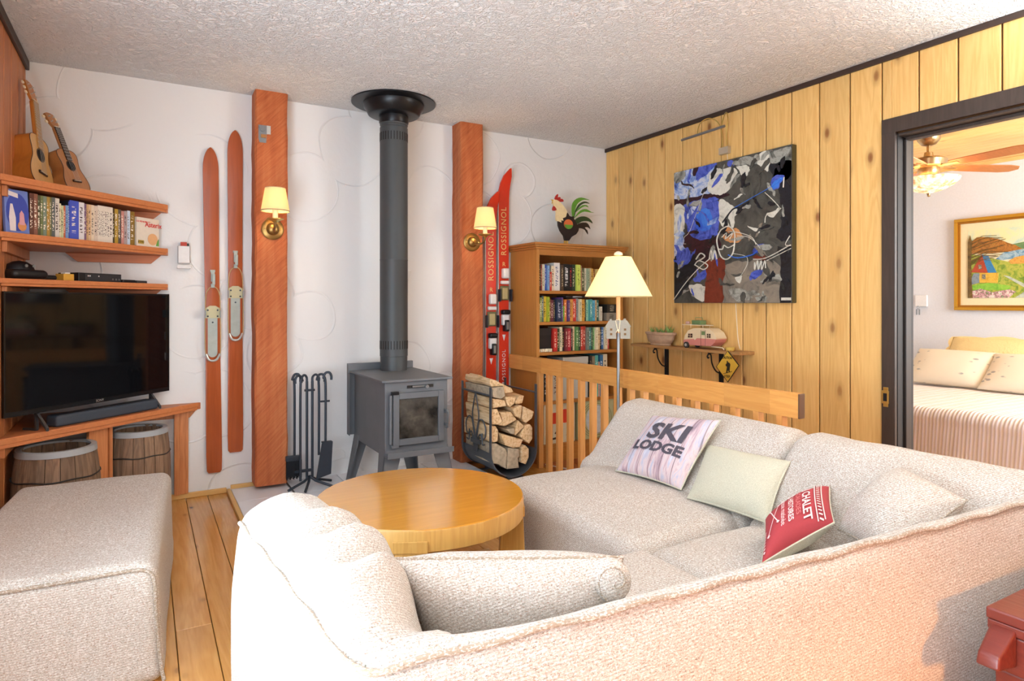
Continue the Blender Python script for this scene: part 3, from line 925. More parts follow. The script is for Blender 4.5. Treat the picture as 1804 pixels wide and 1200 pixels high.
def log_mats():
    m, nt, b = new_mat('split_wood')
    tc = nt.nodes.new('ShaderNodeTexCoord'); oi = nt.nodes.new('ShaderNodeObjectInfo')
    v = nt.nodes.new('ShaderNodeVectorMath'); v.operation = 'MULTIPLY'; v.inputs[1].default_value = (30, 3, 30)
    a = nt.nodes.new('ShaderNodeVectorMath'); a.operation = 'ADD'
    L(nt, tc.outputs['Object'], v.inputs[0]); L(nt, v.outputs[0], a.inputs[0]); L(nt, oi.outputs['Random'], a.inputs[1])
    n = nt.nodes.new('ShaderNodeTexNoise'); setin(n, Scale=2.0, Detail=5.0, Roughness=0.65)
    L(nt, a.outputs[0], n.inputs['Vector'])
    r = ramp(nt, [(0.28, '#97714a'), (0.45, '#dfbb8a'), (0.62, '#f0d6ae')])
    L(nt, n.outputs['Fac'], r.inputs[0])
    hs = nt.nodes.new('ShaderNodeHueSaturation')
    mr = nt.nodes.new('ShaderNodeMapRange'); setin(mr, To_Min=0.85, To_Max=1.1)
    L(nt, oi.outputs['Random'], mr.inputs['Value']); L(nt, mr.outputs[0], hs.inputs['Value'])
    L(nt, r.outputs[0], hs.inputs['Color']); L(nt, hs.outputs[0], b.inputs['Base Color'])
    setin(b, Roughness=0.85)
    bp = nt.nodes.new('ShaderNodeBump'); setin(bp, Strength=0.6, Distance=0.006)
    L(nt, n.outputs['Fac'], bp.inputs['Height']); L(nt, bp.outputs[0], b.inputs['Normal'])
    MATS['split_wood'] = m


log_mats()
plain('grey_log', '#b9aa92', rough=0.9, bscale=45, var=0.5, bump=0.8)
plain('bark', '#7c6a55', rough=0.95, bscale=40, var=0.35, bump=0.7)

# ------------------------------------------------------------------ wood stove
st = thing('wood_stove', (1.857, -0.51, 0.02), 'grey steel wood stove with glass door standing on the tiled hearth', 'stove')
X0, X1, Y0, Y1 = 1.672, 2.045, -0.805, -0.225
MB().box(X0, X1, Y0, Y1, 0.292, 0.70).build('firebox', 'stove_metal', st, bevel=0.006)
MB().box(1.648, 2.067, -0.828, -0.20, 0.700, 0.712).build('top_plate', 'stove_metal', st, bevel=0.002)
MB().box(1.640, 2.070, -0.198, -0.170, 0.31, 0.755).build('rear_heat_shield', 'stove_metal', st, bevel=0.002)
g = MB().box(1.640, 1.643, -0.23, -0.198, 0.31, 0.698).box(2.067, 2.070, -0.23, -0.198, 0.31, 0.698)
g.build('shield_flange', 'stove_metal', st)
# door: frame, glass, hinges, latch
dr = MB()
FX0, FX1, FZ0, FZ1, FY = 1.712, 2.012, 0.352, 0.640, -0.832
t = 0.034
dr.box(FX0, FX0 + t, FY, Y0, FZ0, FZ1).box(FX1 - t, FX1, FY, Y0, FZ0, FZ1).box(FX0 + t, FX1 - t, FY, Y0, FZ0, FZ0 + t).box(FX0 + t, FX1 - t, FY, Y0, FZ1 - t, FZ1)
do = dr.build('door', 'stove_metal', st, bevel=0.002, seg=1)
MB().box(FX0 + t, FX1 - t, -0.818, -0.812, FZ0 + t, FZ1 - t).build('door_glass', 'sooty_glass', do)
MB().cyl((FX0 - 0.012, FY + 0.012, FZ0 + 0.01), (FX0 - 0.012, FY + 0.012, FZ1 - 0.01), 0.009).build('hinge_pin', 'stove_metal', do, smooth=True)
MB().box(FX0 - 0.012, FX0 + 0.03, FY - 0.006, FY + 0.012, FZ1 - 0.008, FZ1 + 0.01).build('hinge', 'black_metal', do, bevel=0.002)
MB().box(FX0 - 0.012, FX0 + 0.03, FY - 0.006, FY + 0.012, FZ0 - 0.01, FZ0 + 0.006).build('hinge', 'stove_metal', do, bevel=0.002)
h = MB().box(FX1 + 0.002, FX1 + 0.012, FY - 0.02, Y0, 0.51, 0.53).box(FX1 + 0.002, FX1 + 0.012, FY - 0.02, Y0, 0.44, 0.455)
h.build('latch', 'stove_metal', st, bevel=0.002)
MB().tube([(FX1 + 0.010, FY - 0.022, 0.53), (FX1 + 0.010, FY - 0.034, 0.52), (FX1 + 0.010, FY - 0.036, 0.47), (FX1 + 0.010, FY - 0.03, 0.435), (FX1 + 0.010, FY - 0.01, 0.43)], 0.007).build('door_handle', 'steel_grey', st, smooth=True)
# ash lip
g = MB()
g.box(1.664, 2.052, -0.875, Y0, 0.300, 0.310).box(1.664, 2.052, -0.879, -0.873, 0.296, 0.326)
g.build('ash_lip', 'stove_metal', st, bevel=0.002)
# draught slider
MB().box(1.80, 1.955, -0.809, Y0, 0.660, 0.676).build('air_slot', 'stove_dark', st)
s = MB().box(1.83, 1.91, -0.814, -0.808, 0.664, 0.673)
s.cyl((1.905, -0.81, 0.668), (1.905, -0.835, 0.668), 0.005).cyl((1.905, -0.833, 0.668), (1.905, -0.845, 0.668), 0.010)
s.build('air_slider', 'steel_grey', st)
# splayed angle-iron legs
for sx in (-1, 1):
    for sy in (-1, 1):
        cx = X0 if sx < 0 else X1
        cy = Y0 if sy < 0 else Y1
        tx, ty = cx, cy
        bx, by = cx + sx * 0.045, cy + sy * 0.035
        a, b_ = 0.10, 0.055
        th = 0.006
        g = MB()
        for (dx, dy) in ((1, 0), (0, 1)):
            T = [(tx, ty), (tx - sx * a * dx, ty - sy * a * dy)]
            B = [(bx, by), (bx - sx * b_ * dx, by - sy * b_ * dy)]
            o1 = (-sx * th * dy, -sy * th * dx)
            vs = [(B[0][0], B[0][1], 0.0205), (B[1][0], B[1][1], 0.0205), (B[1][0] + o1[0], B[1][1] + o1[1], 0.0205), (B[0][0] + o1[0], B[0][1] + o1[1], 0.0205),
                  (T[0][0], T[0][1], 0.325), (T[1][0], T[1][1], 0.325), (T[1][0] + o1[0], T[1][1] + o1[1], 0.325), (T[0][0] + o1[0], T[0][1] + o1[1], 0.325)]
            g.add(vs, [(0, 3, 2, 1), (4, 5, 6, 7), (0, 1, 5, 4), (1, 2, 6, 5), (2, 3, 7, 6), (3, 0, 4, 7)])
        g.build('leg', 'stove_metal', st)

# stove pipe up to the ceiling
PX, PY = 1.902, -0.300
sp = thing('stove_pipe', (PX, PY, 0.712), 'tall dark grey stove pipe rising to a black ceiling collar', 'pipe')
R = 0.087
MB().lathe([(0.0, 0.7125), (R - 0.004, 0.7125), (R - 0.002, 0.80), (R, 0.802), (R, 1.40), (R + 0.001, 1.402), (R + 0.001, 1.408), (R, 1.41), (R, 2.235), (R - 0.003, 2.238), (R - 0.003, 2.25), (R, 2.252), (R, 2.31)], (PX, PY, 0), 40).build('pipe', 'stove_pipe', sp, smooth=True)
for zc in (0.872, 2.175):
    for k in range(30):
        t = 2 * PI * k / 30
        M = Matrix.Translation((PX, PY, zc)) @ Matrix.Rotation(t, 4, 'Z')
        MB(M).box(R - 0.004, R + 0.0012, -0.003, 0.003, -0.026, 0.026).build('vent_slot', 'stove_dark', sp)
MB().lathe([(0.0, 2.3985), (0.262, 2.3985), (0.262, 2.390), (0.19, 2.386), (0.186, 2.36), (0.172, 2.345), (0.160, 2.318), (0.150, 2.312), (0.092, 2.309), (0.092, 2.27), (0.0875, 2.262)], (PX, PY, 0), 48).build('ceiling_collar', 'black_metal', sp, smooth=True)

# ------------------------------------------------------------------ fire tools
ft = thing('fire_tool_set', (1.42, -0.20, 0.02), 'black iron fire tools hanging on a stand beside the timber post', 'fire tools')
cx, cy = 1.405, -0.20
g = MB()
for dx in (-0.016, 0.016):
    g.tube([(cx + dx, cy, 0.66), (cx + dx, cy, 0.10), (cx + dx, cy, 0.075)], 0.008)
g.box(cx - 0.03, cx + 0.03, cy - 0.008, cy + 0.008, 0.60, 0.612).box(cx - 0.09, cx + 0.02, cy - 0.012, cy + 0.004, 0.115, 0.13)
for dx in (-1, 1):
    g.tube(catmull([(cx + dx * 0.016, cy, 0.655), (cx + dx * 0.018, cy, 0.685), (cx + dx * 0.035, cy - 0.01, 0.70), (cx + dx * 0.052, cy - 0.015, 0.68), (cx + dx * 0.05, cy - 0.015, 0.655)], 5), 0.007)
g.build('stand', 'iron', ft, smooth=True)
for ang in (205, 250, 320, 20):
    a = math.radians(ang)
    MB().tube([(cx, cy, 0.085), (cx + 0.04 * math.cos(a), cy + 0.04 * math.sin(a), 0.06), (cx + 0.15 * math.cos(a), cy + 0.13 * math.sin(a), 0.029)], 0.008).build('foot', 'iron', ft, smooth=True)


def hook_tool(x, y, ztop, zbot, side):
    g = MB()
    g.tube(catmull([(x, y, zbot), (x, y, ztop - 0.07), (x - side * 0.012, y, ztop - 0.035), (x, y, ztop - 0.004), (x + side * 0.02, y - 0.01, ztop), (x + side * 0.032, y - 0.012, ztop - 0.02), (x + side * 0.032, y - 0.012, ztop - 0.045)], 6), 0.0075)
    return g


o = hook_tool(cx - 0.085, cy + 0.02, 0.705, 0.20, 1).build('brush', 'iron', ft, smooth=True)
MB().box(cx - 0.135, cx - 0.045, cy + 0.005, cy + 0.035, 0.185, 0.215).build('brush_head', 'iron', o, bevel=0.003)
g = MB()
for k in range(14):
    xx = cx - 0.131 + k * 0.0063
    g.box(xx, xx + 0.005, cy + 0.007, cy + 0.033, 0.075 + 0.008 * (k % 3), 0.188)
o2 = g.build('bristles', plain('bristle', '#15181f', 0.9), o); o2['kind'] = 'stuff'
hook_tool(cx - 0.060, cy - 0.03, 0.70, 0.07, -1).build('poker', 'iron', ft, smooth=True)
o = hook_tool(cx + 0.09, cy - 0.02, 0.71, 0.27, 1)
o.box(cx + 0.06, cx + 0.115, cy - 0.026, cy - 0.014, 0.53, 0.54)
o = o.build('shovel', 'iron', ft, smooth=True)
bl = [(cx + 0.062, 0.285), (cx + 0.128, 0.290), (cx + 0.112, 0.100), (cx + 0.022, 0.078)]
g = MB()
vs = [(p[0], cy - 0.045 - (0.29 - p[1]) * 0.12, p[1]) for p in bl] + [(p[0], cy - 0.041 - (0.29 - p[1]) * 0.12, p[1]) for p in bl]
g.add(vs, [(3, 2, 1, 0), (4, 5, 6, 7), (0, 1, 5, 4), (1, 2, 6, 5), (2, 3, 7, 6), (3, 0, 4, 7)])
g.box(cx + 0.066, cx + 0.126, cy - 0.045, cy - 0.014, 0.284, 0.291)
g.build('blade', 'iron', o)
hook_tool(cx + 0.062, cy + 0.03, 0.695, 0.20, 1).build('tongs', 'iron', ft, smooth=True)

# ------------------------------------------------------------------ firewood rack
rk = thing('firewood_rack', (2.58, -0.44, 0.0), 'grey iron firewood rack with curved trough beside the railing', 'log rack')
RX, RXR = 2.408, 2.748
RCX, RR = (RX + RXR) / 2, (RXR - RX) / 2


def ucurve(off=0.0, n=16):
    return [(RCX - (RR - off) * math.cos(PI * i / n), 0.19 - (0.165 - off) * math.sin(PI * i / n)) for i in range(n + 1)]


def hoop(y, w=0.024, th=0.006, ztop=0.607):
    path = [(RX, ztop)] + ucurve() + [(RXR, ztop)]
    inner = [(RX + th, ztop)] + ucurve(th) + [(RXR - th, ztop)]
    n = len(path)
    vs = [(p[0], y, p[1]) for p in path] + [(p[0], y, p[1]) for p in inner] + [(p[0], y + w, p[1]) for p in path] + [(p[0], y + w, p[1]) for p in inner]
    fs = []
    for i in range(n - 1):
        fs += [(i, i + 1, n + i + 1, n + i), (2 * n + i, 3 * n + i, 3 * n + i + 1, 2 * n + i + 1), (i, 2 * n + i, 2 * n + i + 1, i + 1), (n + i, n + i + 1, 3 * n + i + 1, 3 * n + i)]
    fs += [(0, n, 3 * n, 2 * n), (n - 1, 3 * n - 1, 4 * n - 1, 2 * n - 1)]
    g = MB(); g.add(vs, fs)
    return g


plain('rack_iron', '#5a5f66', rough=0.5, metal=0.5)
for y in (-0.655, -0.250):
    hoop(y).build('hoop', 'rack_iron', rk, smooth=True, ang=30)
# trough sheet
pa, pb = ucurve(0.007), ucurve(0.009)
n = len(pa)
vs = [(p[0], -0.645, p[1]) for p in pa] + [(p[0], -0.235, p[1]) for p in pa] + [(p[0], -0.645, p[1]) for p in pb] + [(p[0], -0.235, p[1]) for p in pb]
fs = []
for i in range(n - 1):
    fs += [(i, n + i, n + i + 1, i + 1), (2 * n + i, 2 * n + i + 1, 3 * n + i + 1, 3 * n + i), (i, i + 1, 2 * n + i + 1, 2 * n + i), (n + i, 3 * n + i, 3 * n + i + 1, n + i + 1)]
g = MB(); g.add(vs, fs); g.build('trough', 'rack_iron', rk, smooth=True)
for xx in (RX + 0.003, RXR - 0.003):
    MB().tube([(xx, -0.65, 0.553), (xx, -0.23, 0.553)], 0.006).build('side_bar', 'rack_iron', rk, smooth=True)
g = MB().box(RCX - 0.10, RCX + 0.10, -0.60, -0.575, 0.0, 0.006).box(RCX - 0.10, RCX + 0.10, -0.31, -0.285, 0.0, 0.006)
for yy in (-0.5875, -0.2975):
    g.box(RCX - 0.02, RCX + 0.02, yy - 0.012, yy + 0.012, 0.0, 0.028)
g.build('foot', 'rack_iron', rk)
# scroll panel on the left side
g = MB()
yc = -0.445


def sc(pts):
    g.tube(catmull([(RX - 0.002, yc + p[0], p[1]) for p in pts], 8), 0.0045, n=6)


sc([(-0.005, 0.17), (-0.01, 0.28), (-0.045, 0.40), (-0.02, 0.50), (0.0, 0.55)])
sc([(0.005, 0.17), (0.01, 0.28), (0.045, 0.40), (0.02, 0.50), (0.0, 0.55)])
for s_ in (-1, 1):
    sc([(s_ * 0.012, 0.17), (s_ * 0.02, 0.27), (s_ * 0.05, 0.37), (s_ * 0.10, 0.385), (s_ * 0.14, 0.34), (s_ * 0.13, 0.28), (s_ * 0.10, 0.27), (s_ * 0.09, 0.30)])
    sc([(s_ * 0.018, 0.17), (s_ * 0.035, 0.25), (s_ * 0.065, 0.29), (s_ * 0.09, 0.265), (s_ * 0.10, 0.23), (s_ * 0.13, 0.235)])
g.build('scroll_panel', 'rack_iron', rk, smooth=True)
MB().box(RX - 0.010, RX + 0.006, yc - 0.06, yc + 0.06, 0.222, 0.252).build('scroll_clasp', 'rack_iron', rk, bevel=0.004)

LOGS = [
    [(2.424, 0.251), (2.458, 0.25), (2.526, 0.209), (2.54, 0.177), (2.53, 0.076), (2.471, 0.114), (2.427, 0.125)],
    [(2.544, 0.213), (2.631, 0.194), (2.631, 0.142), (2.618, 0.138), (2.631, 0.069), (2.534, 0.073)],
    [(2.64, 0.202), (2.667, 0.218), (2.695, 0.19), (2.695, 0.135), (2.674, 0.088), (2.637, 0.105)],
    [(2.485, 0.31), (2.656, 0.252), (2.638, 0.206), (2.582, 0.204), (2.519, 0.231)],
    [(2.67, 0.34), (2.71, 0.348), (2.732, 0.322), (2.732, 0.247), (2.703, 0.217), (2.663, 0.249), (2.631, 0.275)],
    [(2.624, 0.381), (2.67, 0.334), (2.599, 0.281), (2.592, 0.293), (2.599, 0.322)],
    [(2.417, 0.363), (2.458, 0.359), (2.478, 0.328), (2.475, 0.257), (2.451, 0.254), (2.417, 0.258)],
    [(2.487, 0.441), (2.568, 0.437), (2.617, 0.381), (2.526, 0.349), (2.475, 0.36), (2.507, 0.386)],
    [(2.417, 0.465), (2.464, 0.467), (2.501, 0.386), (2.478, 0.365), (2.424, 0.369)],
    [(2.576, 0.458), (2.647, 0.475), (2.637, 0.387), (2.596, 0.408)],
    [(2.656, 0.468), (2.739, 0.426), (2.724, 0.384), (2.674, 0.355), (2.647, 0.385)],
    [(2.526, 0.539), (2.609, 0.53), (2.596, 0.487), (2.562, 0.464), (2.54, 0.491)],
    [(2.604, 0.498), (2.633, 0.533), (2.674, 0.533), (2.66, 0.483), (2.611, 0.481)],
    [(2.431, 0.534), (2.523, 0.516), (2.537, 0.477), (2.431, 0.471)],
    [(2.42, 0.602), (2.512, 0.606), (2.525, 0.543), (2.492, 0.526), (2.431, 0.541)],
    [(2.417, 0.625), (2.424, 0.658), (2.458, 0.647), (2.582, 0.585), (2.596, 0.56), (2.526, 0.557), (2.515, 0.607), (2.431, 0.606)],
    [(2.526, 0.33), (2.587, 0.334), (2.593, 0.293), (2.561, 0.298)],
]
LOGLAB = ['large pale-grey split log lying lowest at the left of the rack', 'grey weathered split log at the bottom middle of the rack',
          'narrow split log standing on edge at the bottom right of the rack', 'half-round split log lying across the two grey bottom logs',
          'round-backed split log halfway up the right side of the rack', 'wedge-shaped split log leaning in the middle of the rack',
          'orange-tinged split log halfway up the left side of the rack', 'broad flat split log in the middle of the wood pile',
          'block-like split log behind the front left upright of the rack', 'four-sided split log right of the pile centre, second layer down',
          'bark-sided split log against the right upright of the rack', 'small wedge of firewood under the topmost logs',
          'short bark-sided log at the upper right of the wood pile', 'flat slab of firewood under the knotty top log',
          'knotty grey-ended log near the top left of the wood pile', 'topmost long split log peaking above the rack',
          'small dark-ended log tucked in the centre of the wood pile']
rl = random.Random(11)
for i, poly in enumerate(LOGS):
    cx = sum(p[0] for p in poly) / len(poly); cz = sum(p[1] for p in poly) / len(poly)
    ys = [-0.628 + rl.uniform(-0.012, 0.012), -0.50, -0.38, -0.262 + rl.uniform(-0.01, 0.01)]
    nn = len(poly)
    g = MB(); vs = []
    for k, y in enumerate(ys):
        s_ = 0.985 if k else 0.97
        for p in poly:
            j = 0 if k == 0 else rl.uniform(-0.003, 0.003)
            vs.append((cx + (p[0] - cx) * s_ + j, y + (rl.uniform(-0.003, 0.003) if k == 0 else 0), cz + (p[1] - cz) * s_ + j))
    ar = sum(poly[q][0] * poly[(q + 1) % nn][1] - poly[(q + 1) % nn][0] * poly[q][1] for q in range(nn))
    fs = []
    for k in range(3):
        for q in range(nn):
            f = (k * nn + q, k * nn + (q + 1) % nn, (k + 1) * nn + (q + 1) % nn, (k + 1) * nn + q)
            fs.append(f)
    fs += [tuple(reversed(range(nn))), tuple(3 * nn + q for q in range(nn))]
    if ar > 0:
        fs = [tuple(reversed(f)) for f in fs]
    g.add(vs, fs)
    o = g.build('split_log', 'grey_log' if i in (0, 1, 14, 16) else 'split_wood', bevel=0.003, seg=1)
    tag(o, LOGLAB[i], 'firewood', 'split logs stacked in the firewood rack')
# back logs seen over the side bar
g = MB(); g.prism([(2.425, 0.612), (2.50, 0.612), (2.50, 0.64), (2.46, 0.658), (2.425, 0.64)], 0, 0.14, Matrix.Translation((0, -0.26, 0)) @ Matrix.Rotation(PI / 2, 4, 'X'))
tag(g.build('split_log', 'split_wood', bevel=0.003, seg=1), 'short pale log at the back of the wood pile by the wall post', 'firewood', 'split logs stacked in the firewood rack')


# ------------------------------------------------------------------ wooden skis on the wall
def rounded_ski(x, z0, z1, w, y, th, tilt, tip=0.11):
    """outline with a rounded pointed tip, blunt rounded tail; slightly waisted"""
    Lh = z1 - z0
    right = []
    for i in range(19):
        t = 0.93 * i / 18
        right.append((w * (0.5 + 0.02 * math.cos(2 * PI * t)) * (0.72 if i == 0 else 1.0), z0 + Lh * t))
    for i in range(1, 13):
        k = i / 12
        right.append((w * 0.515 * max(0.06, (1 - k ** 2.3) ** 0.62), z0 + Lh * (0.93 + 0.07 * k)))
    right.insert(1, (w * 0.49, z0 + 0.012))
    poly = [(x + tilt * (z - z0) + ww, z) for ww, z in right] + [(x + tilt * (z - z0) - ww, z) for ww, z in reversed(right)]
    return poly


M_XZ = Matrix.Rotation(PI / 2, 4, 'X')      # polygon (x, z) -> world, thickness along -y


def wooden_ski(x, z0, z1, bz, label):
    t = thing('wooden_ski', (x, -0.012, z0), label, 'ski', 'old wooden skis hung on the stucco wall')
    tilt = -0.011 if x < 0.95 else -0.001
    MB(M_XZ).prism(rounded_ski(x, z0, z1, 0.082, 0, 0, tilt), 0.004, 0.020).build('ski_board', 'ski_wood', t, bevel=0.004, smooth=True)
    xb = x + tilt * (bz - z0)
    y = -0.0215
    # foot plate with rounded heel
    P = [(xb - 0.026, bz + 0.03), (xb - 0.026, bz - 0.20)] + [(xb - 0.026 * math.cos(PI * i / 8), bz - 0.20 - 0.026 * math.sin(PI * i / 8)) for i in range(1, 8)] + [(xb + 0.026, bz - 0.20), (xb + 0.026, bz + 0.03)]
    MB(M_XZ).prism(P, 0.020, 0.0235).build('foot_plate', 'ski_plate', t)
    P = [(xb - 0.040, bz + 0.005), (xb - 0.040, bz + 0.062), (xb - 0.015, bz + 0.078), (xb + 0.015, bz + 0.078), (xb + 0.040, bz + 0.062), (xb + 0.040, bz + 0.005)]
    tp = MB(M_XZ).prism(P, 0.0235, 0.027).build('toe_plate', plain('cream_metal', '#bdb894', 0.5, metal=0.3), t)
    for dx in (-1, 1):
        MB().box(xb + dx * 0.040 - 0.002, xb + dx * 0.040 + 0.002, -0.055, -0.02, bz + 0.008, bz + 0.052).build('toe_iron', 'steel_grey', t)
        for dz in (0.016, 0.052):
            MB().cyl((xb + dx * 0.026, -0.027, bz + dz), (xb + dx * 0.026, -0.030, bz + dz), 0.005, n=10).build('rivet', 'iron', tp)
    MB().cyl((xb, -0.0235, bz - 0.02), (xb, -0.026, bz - 0.02), 0.005, n=10).build('rivet', 'iron', t)
    # cable: up round the toe lever, down round the heel
    zt = bz + 0.19
    c = [(xb, zt), (xb - 0.022, zt - 0.012), (xb - 0.036, zt - 0.05), (xb - 0.040, bz + 0.06), (xb - 0.041, bz - 0.10), (xb - 0.038, bz - 0.20), (xb - 0.022, bz - 0.235), (xb, bz - 0.243), (xb + 0.022, bz - 0.235), (xb + 0.040, bz - 0.20), (xb + 0.042, bz - 0.10), (xb + 0.040, bz + 0.06), (xb + 0.036, zt - 0.05), (xb + 0.022, zt - 0.012)]
    MB().tube(catmull([(p[0], -0.034, p[1]) for p in c], 5, closed=True), 0.0028, n=6, closed=True).build('cable', plain('cable_tan', '#b79a6a', 0.5), t, smooth=True)
    c = [(xb - 0.036, bz - 0.205), (xb - 0.022, bz - 0.237), (xb, bz - 0.246), (xb + 0.022, bz - 0.237), (xb + 0.038, bz - 0.205)]
    MB().tube(catmull([(p[0], -0.036, p[1]) for p in c], 5), 0.0065, n=8).build('heel_spring', 'steel_pale', t, smooth=True)
    g = MB().box(xb - 0.014, xb + 0.014, -0.026, -0.02, zt + 0.085, zt + 0.10)
    g.box(xb - 0.010, xb + 0.010, -0.036, -0.02, zt + 0.03, zt + 0.095).box(xb - 0.004, xb + 0.012, -0.046, -0.034, zt + 0.012, zt + 0.075).box(xb - 0.010, xb + 0.010, -0.038, -0.02, zt - 0.006, zt + 0.018)
    g.build('front_lever', 'ski_plate', t, bevel=0.002)
    return t


wooden_ski(0.896, 0.131, 2.052, 1.040, 'lower-hung brown wooden ski next to the television shelf')
wooden_ski(1.011, 0.239, 2.171, 1.158, 'higher-hung brown wooden ski next to the timber post')


# ------------------------------------------------------------------ red skis standing in the corner
def red_ski(x, ztop, toe_z, heel_z, text_z, label):
    y = -0.035
    t = thing('red_ski', (x, y, 0.002), label, 'ski', 'red alpine skis leaning on the stucco wall')
    n = 40
    vs, fs = [], []
    z0 = 0.002
    for i in range(n + 1):
        s_ = i / n
        z = z0 + (ztop - z0) * s_
        w = 0.040 + 0.006 * (2 * s_ - 1) ** 2
        yy = y
        xs = 0.0
        if s_ > 0.90:
            k = (s_ - 0.90) / 0.10
            yy = y - 0.055 * k * k
            w *= max(0.10, math.sqrt(max(0, 1 - k ** 2.6)))
            xs = 0.030 * k * k
        th = 0.010
        vs += [(x - w + xs, yy - th, z), (x + w + xs, yy - th, z), (x + w + xs, yy + 0.004, z), (x - w + xs, yy + 0.004, z)]
    for i in range(n):
        a, b_ = i * 4, (i + 1) * 4
        for k in range(4):
            fs.append((a + k, a + (k + 1) % 4, b_ + (k + 1) % 4, b_ + k))
    fs += [(3, 2, 1, 0), tuple(n * 4 + k for k in range(4))]
    g = MB(); g.add(vs, fs); g.build('ski_board', 'ski_red', t, smooth=True, ang=30)
    g = MB()
    g.tube([(x - 0.047, y - 0.004, z0 + 0.01), (x - 0.041, y - 0.004, 0.9), (x - 0.045, y - 0.004, ztop * 0.90)], 0.0035, n=6)
    g.build('side_edge', 'steel_pale', t, smooth=True)
    Mt = frame((x, y - 0.0108, text_z), (0, 0, 1), (-1, 0, 0), (0, -1, 0))
    lettering('ROSSIGNOL', 0.062, Mt, 'ski_gold', t, sx=0.98, spacing=1.12)
    Mr = frame((x, y - 0.0108, text_z - 0.245), (1, 0, 0), (0, 0, 1), (0, -1, 0))
    lettering('R', 0.045, Mr, 'ski_gold', t, sx=1.0)
    # toe piece
    tb = MB()
    tb.rbox(x - 0.026, x + 0.026, y - 0.055, y - 0.010, toe_z + 0.05, toe_z + 0.125, 0.012, n=3)
    tb.rbox(x - 0.034, x + 0.034, y - 0.040, y - 0.010, toe_z + 0.008, toe_z + 0.034, 0.008, n=3)
    tb.build('toe_binding', 'white_plastic', t, smooth=True)
    MB().rbox(x - 0.036, x + 0.036, y - 0.026, y - 0.010, toe_z - 0.11, toe_z - 0.004, 0.006, n=2).build('binding_base', plain('olive_plastic', '#6d6a46', 0.5), t, smooth=True)
    MB().box(x - 0.022, x + 0.022, y - 0.028, y - 0.024, toe_z - 0.10, toe_z - 0.02).build('binding_plate', plain('tan_plastic', '#b7a878', 0.5), t)
    for dx in (-1, 1):
        MB().box(x + dx * 0.047 - 0.003, x + dx * 0.047 + 0.003, y - 0.05, y - 0.012, toe_z - 0.12, toe_z - 0.03).build('ski_brake', 'iron', t)
    # heel piece
    MB().rbox(x - 0.032, x + 0.032, y - 0.060, y - 0.010, heel_z + 0.05, heel_z + 0.085, 0.012, n=3).build('heel_cup', 'black_metal', t, smooth=True)
    MB().rbox(x - 0.028, x + 0.028, y - 0.050, y - 0.010, heel_z - 0.03, heel_z + 0.05, 0.010, n=3).build('heel_binding', 'white_plastic', t, smooth=True)
    MB().rbox(x - 0.016, x + 0.020, y - 0.064, y - 0.014, heel_z - 0.075, heel_z + 0.01, 0.008, n=3).build('heel_lever', 'black_metal', t, smooth=True)
    MB().box(x - 0.008, x + 0.010, y - 0.067, y - 0.058, heel_z - 0.06, heel_z - 0.005).build('lever_insert', 'steel_grey', t)
    P = [(x - 0.014, heel_z - 0.10), (x + 0.014, heel_z - 0.10), (x, heel_z - 0.145)]
    MB(M_XZ).prism(P, -y + 0.010, -y + 0.0115).build('white_triangle', 'white_plastic', t)
    return t


red_ski(2.735, 1.945, 1.075, 0.83, 1.475, 'shorter red alpine ski between the timber post and its taller mate')
red_ski(2.842, 2.125, 1.265, 1.0, 1.665, 'taller red alpine ski next to the wooden bookcase')
lettering('ROSSIGNOL', 0.040, frame((2.842, -0.0465, 0.66), (0, 0, 1), (-1, 0, 0), (0, -1, 0)), 'white_plastic', bpy.data.objects['red_ski.001'], spacing=1.25)


# ------------------------------------------------------------------ wall sconces
def shade_mat(name, col, strength):
    m, nt, b = new_mat(name)
    nt.nodes.remove(b)
    out = nt.nodes['Material Output']
    d = nt.nodes.new('ShaderNodeBsdfDiffuse'); d.inputs[0].default_value = hexc('#f3e3bd')
    tr = nt.nodes.new('ShaderNodeBsdfTranslucent'); tr.inputs[0].default_value = hexc('#f6e2b4')
    mx = nt.nodes.new('ShaderNodeMixShader'); mx.inputs[0].default_value = 0.55
    em = nt.nodes.new('ShaderNodeEmission'); em.inputs[0].default_value = hexc(col); em.inputs[1].default_value = strength
    tc = nt.nodes.new('ShaderNodeTexCoord')
    nz = nt.nodes.new('ShaderNodeTexNoise'); setin(nz, Scale=120.0, Detail=2.0)
    L(nt, tc.outputs['Object'], nz.inputs['Vector'])
    bp = nt.nodes.new('ShaderNodeBump'); setin(bp, Strength=0.2, Distance=0.002)
    L(nt, nz.outputs['Fac'], bp.inputs['Height']); L(nt, bp.outputs[0], d.inputs['Normal'])
    ad = nt.nodes.new('ShaderNodeAddShader')
    L(nt, d.outputs[0], mx.inputs[1]); L(nt, tr.outputs[0], mx.inputs[2])
    L(nt, mx.outputs[0], ad.inputs[0]); L(nt, em.outputs[0], ad.inputs[1])
    L(nt, ad.outputs[0], out.inputs['Surface'])
    MATS[name] = m


shade_mat('sconce_shade_lit', '#ffd9a0', 0.18)
shade_mat('lamp_shade_lit', '#ffe9a8', 0.38)


def bulb(name, loc, power, col, size, parent):
    l = bpy.data.lights.new(name, 'POINT')
    l.energy, l.color, l.shadow_soft_size = power, col, size
    o = bpy.data.objects.new(name, l)
    COL.objects.link(o)
    o.parent = parent
    o.location = Vector(loc) - wloc(parent)
    return o


WARM = (1.0, 0.62, 0.28)


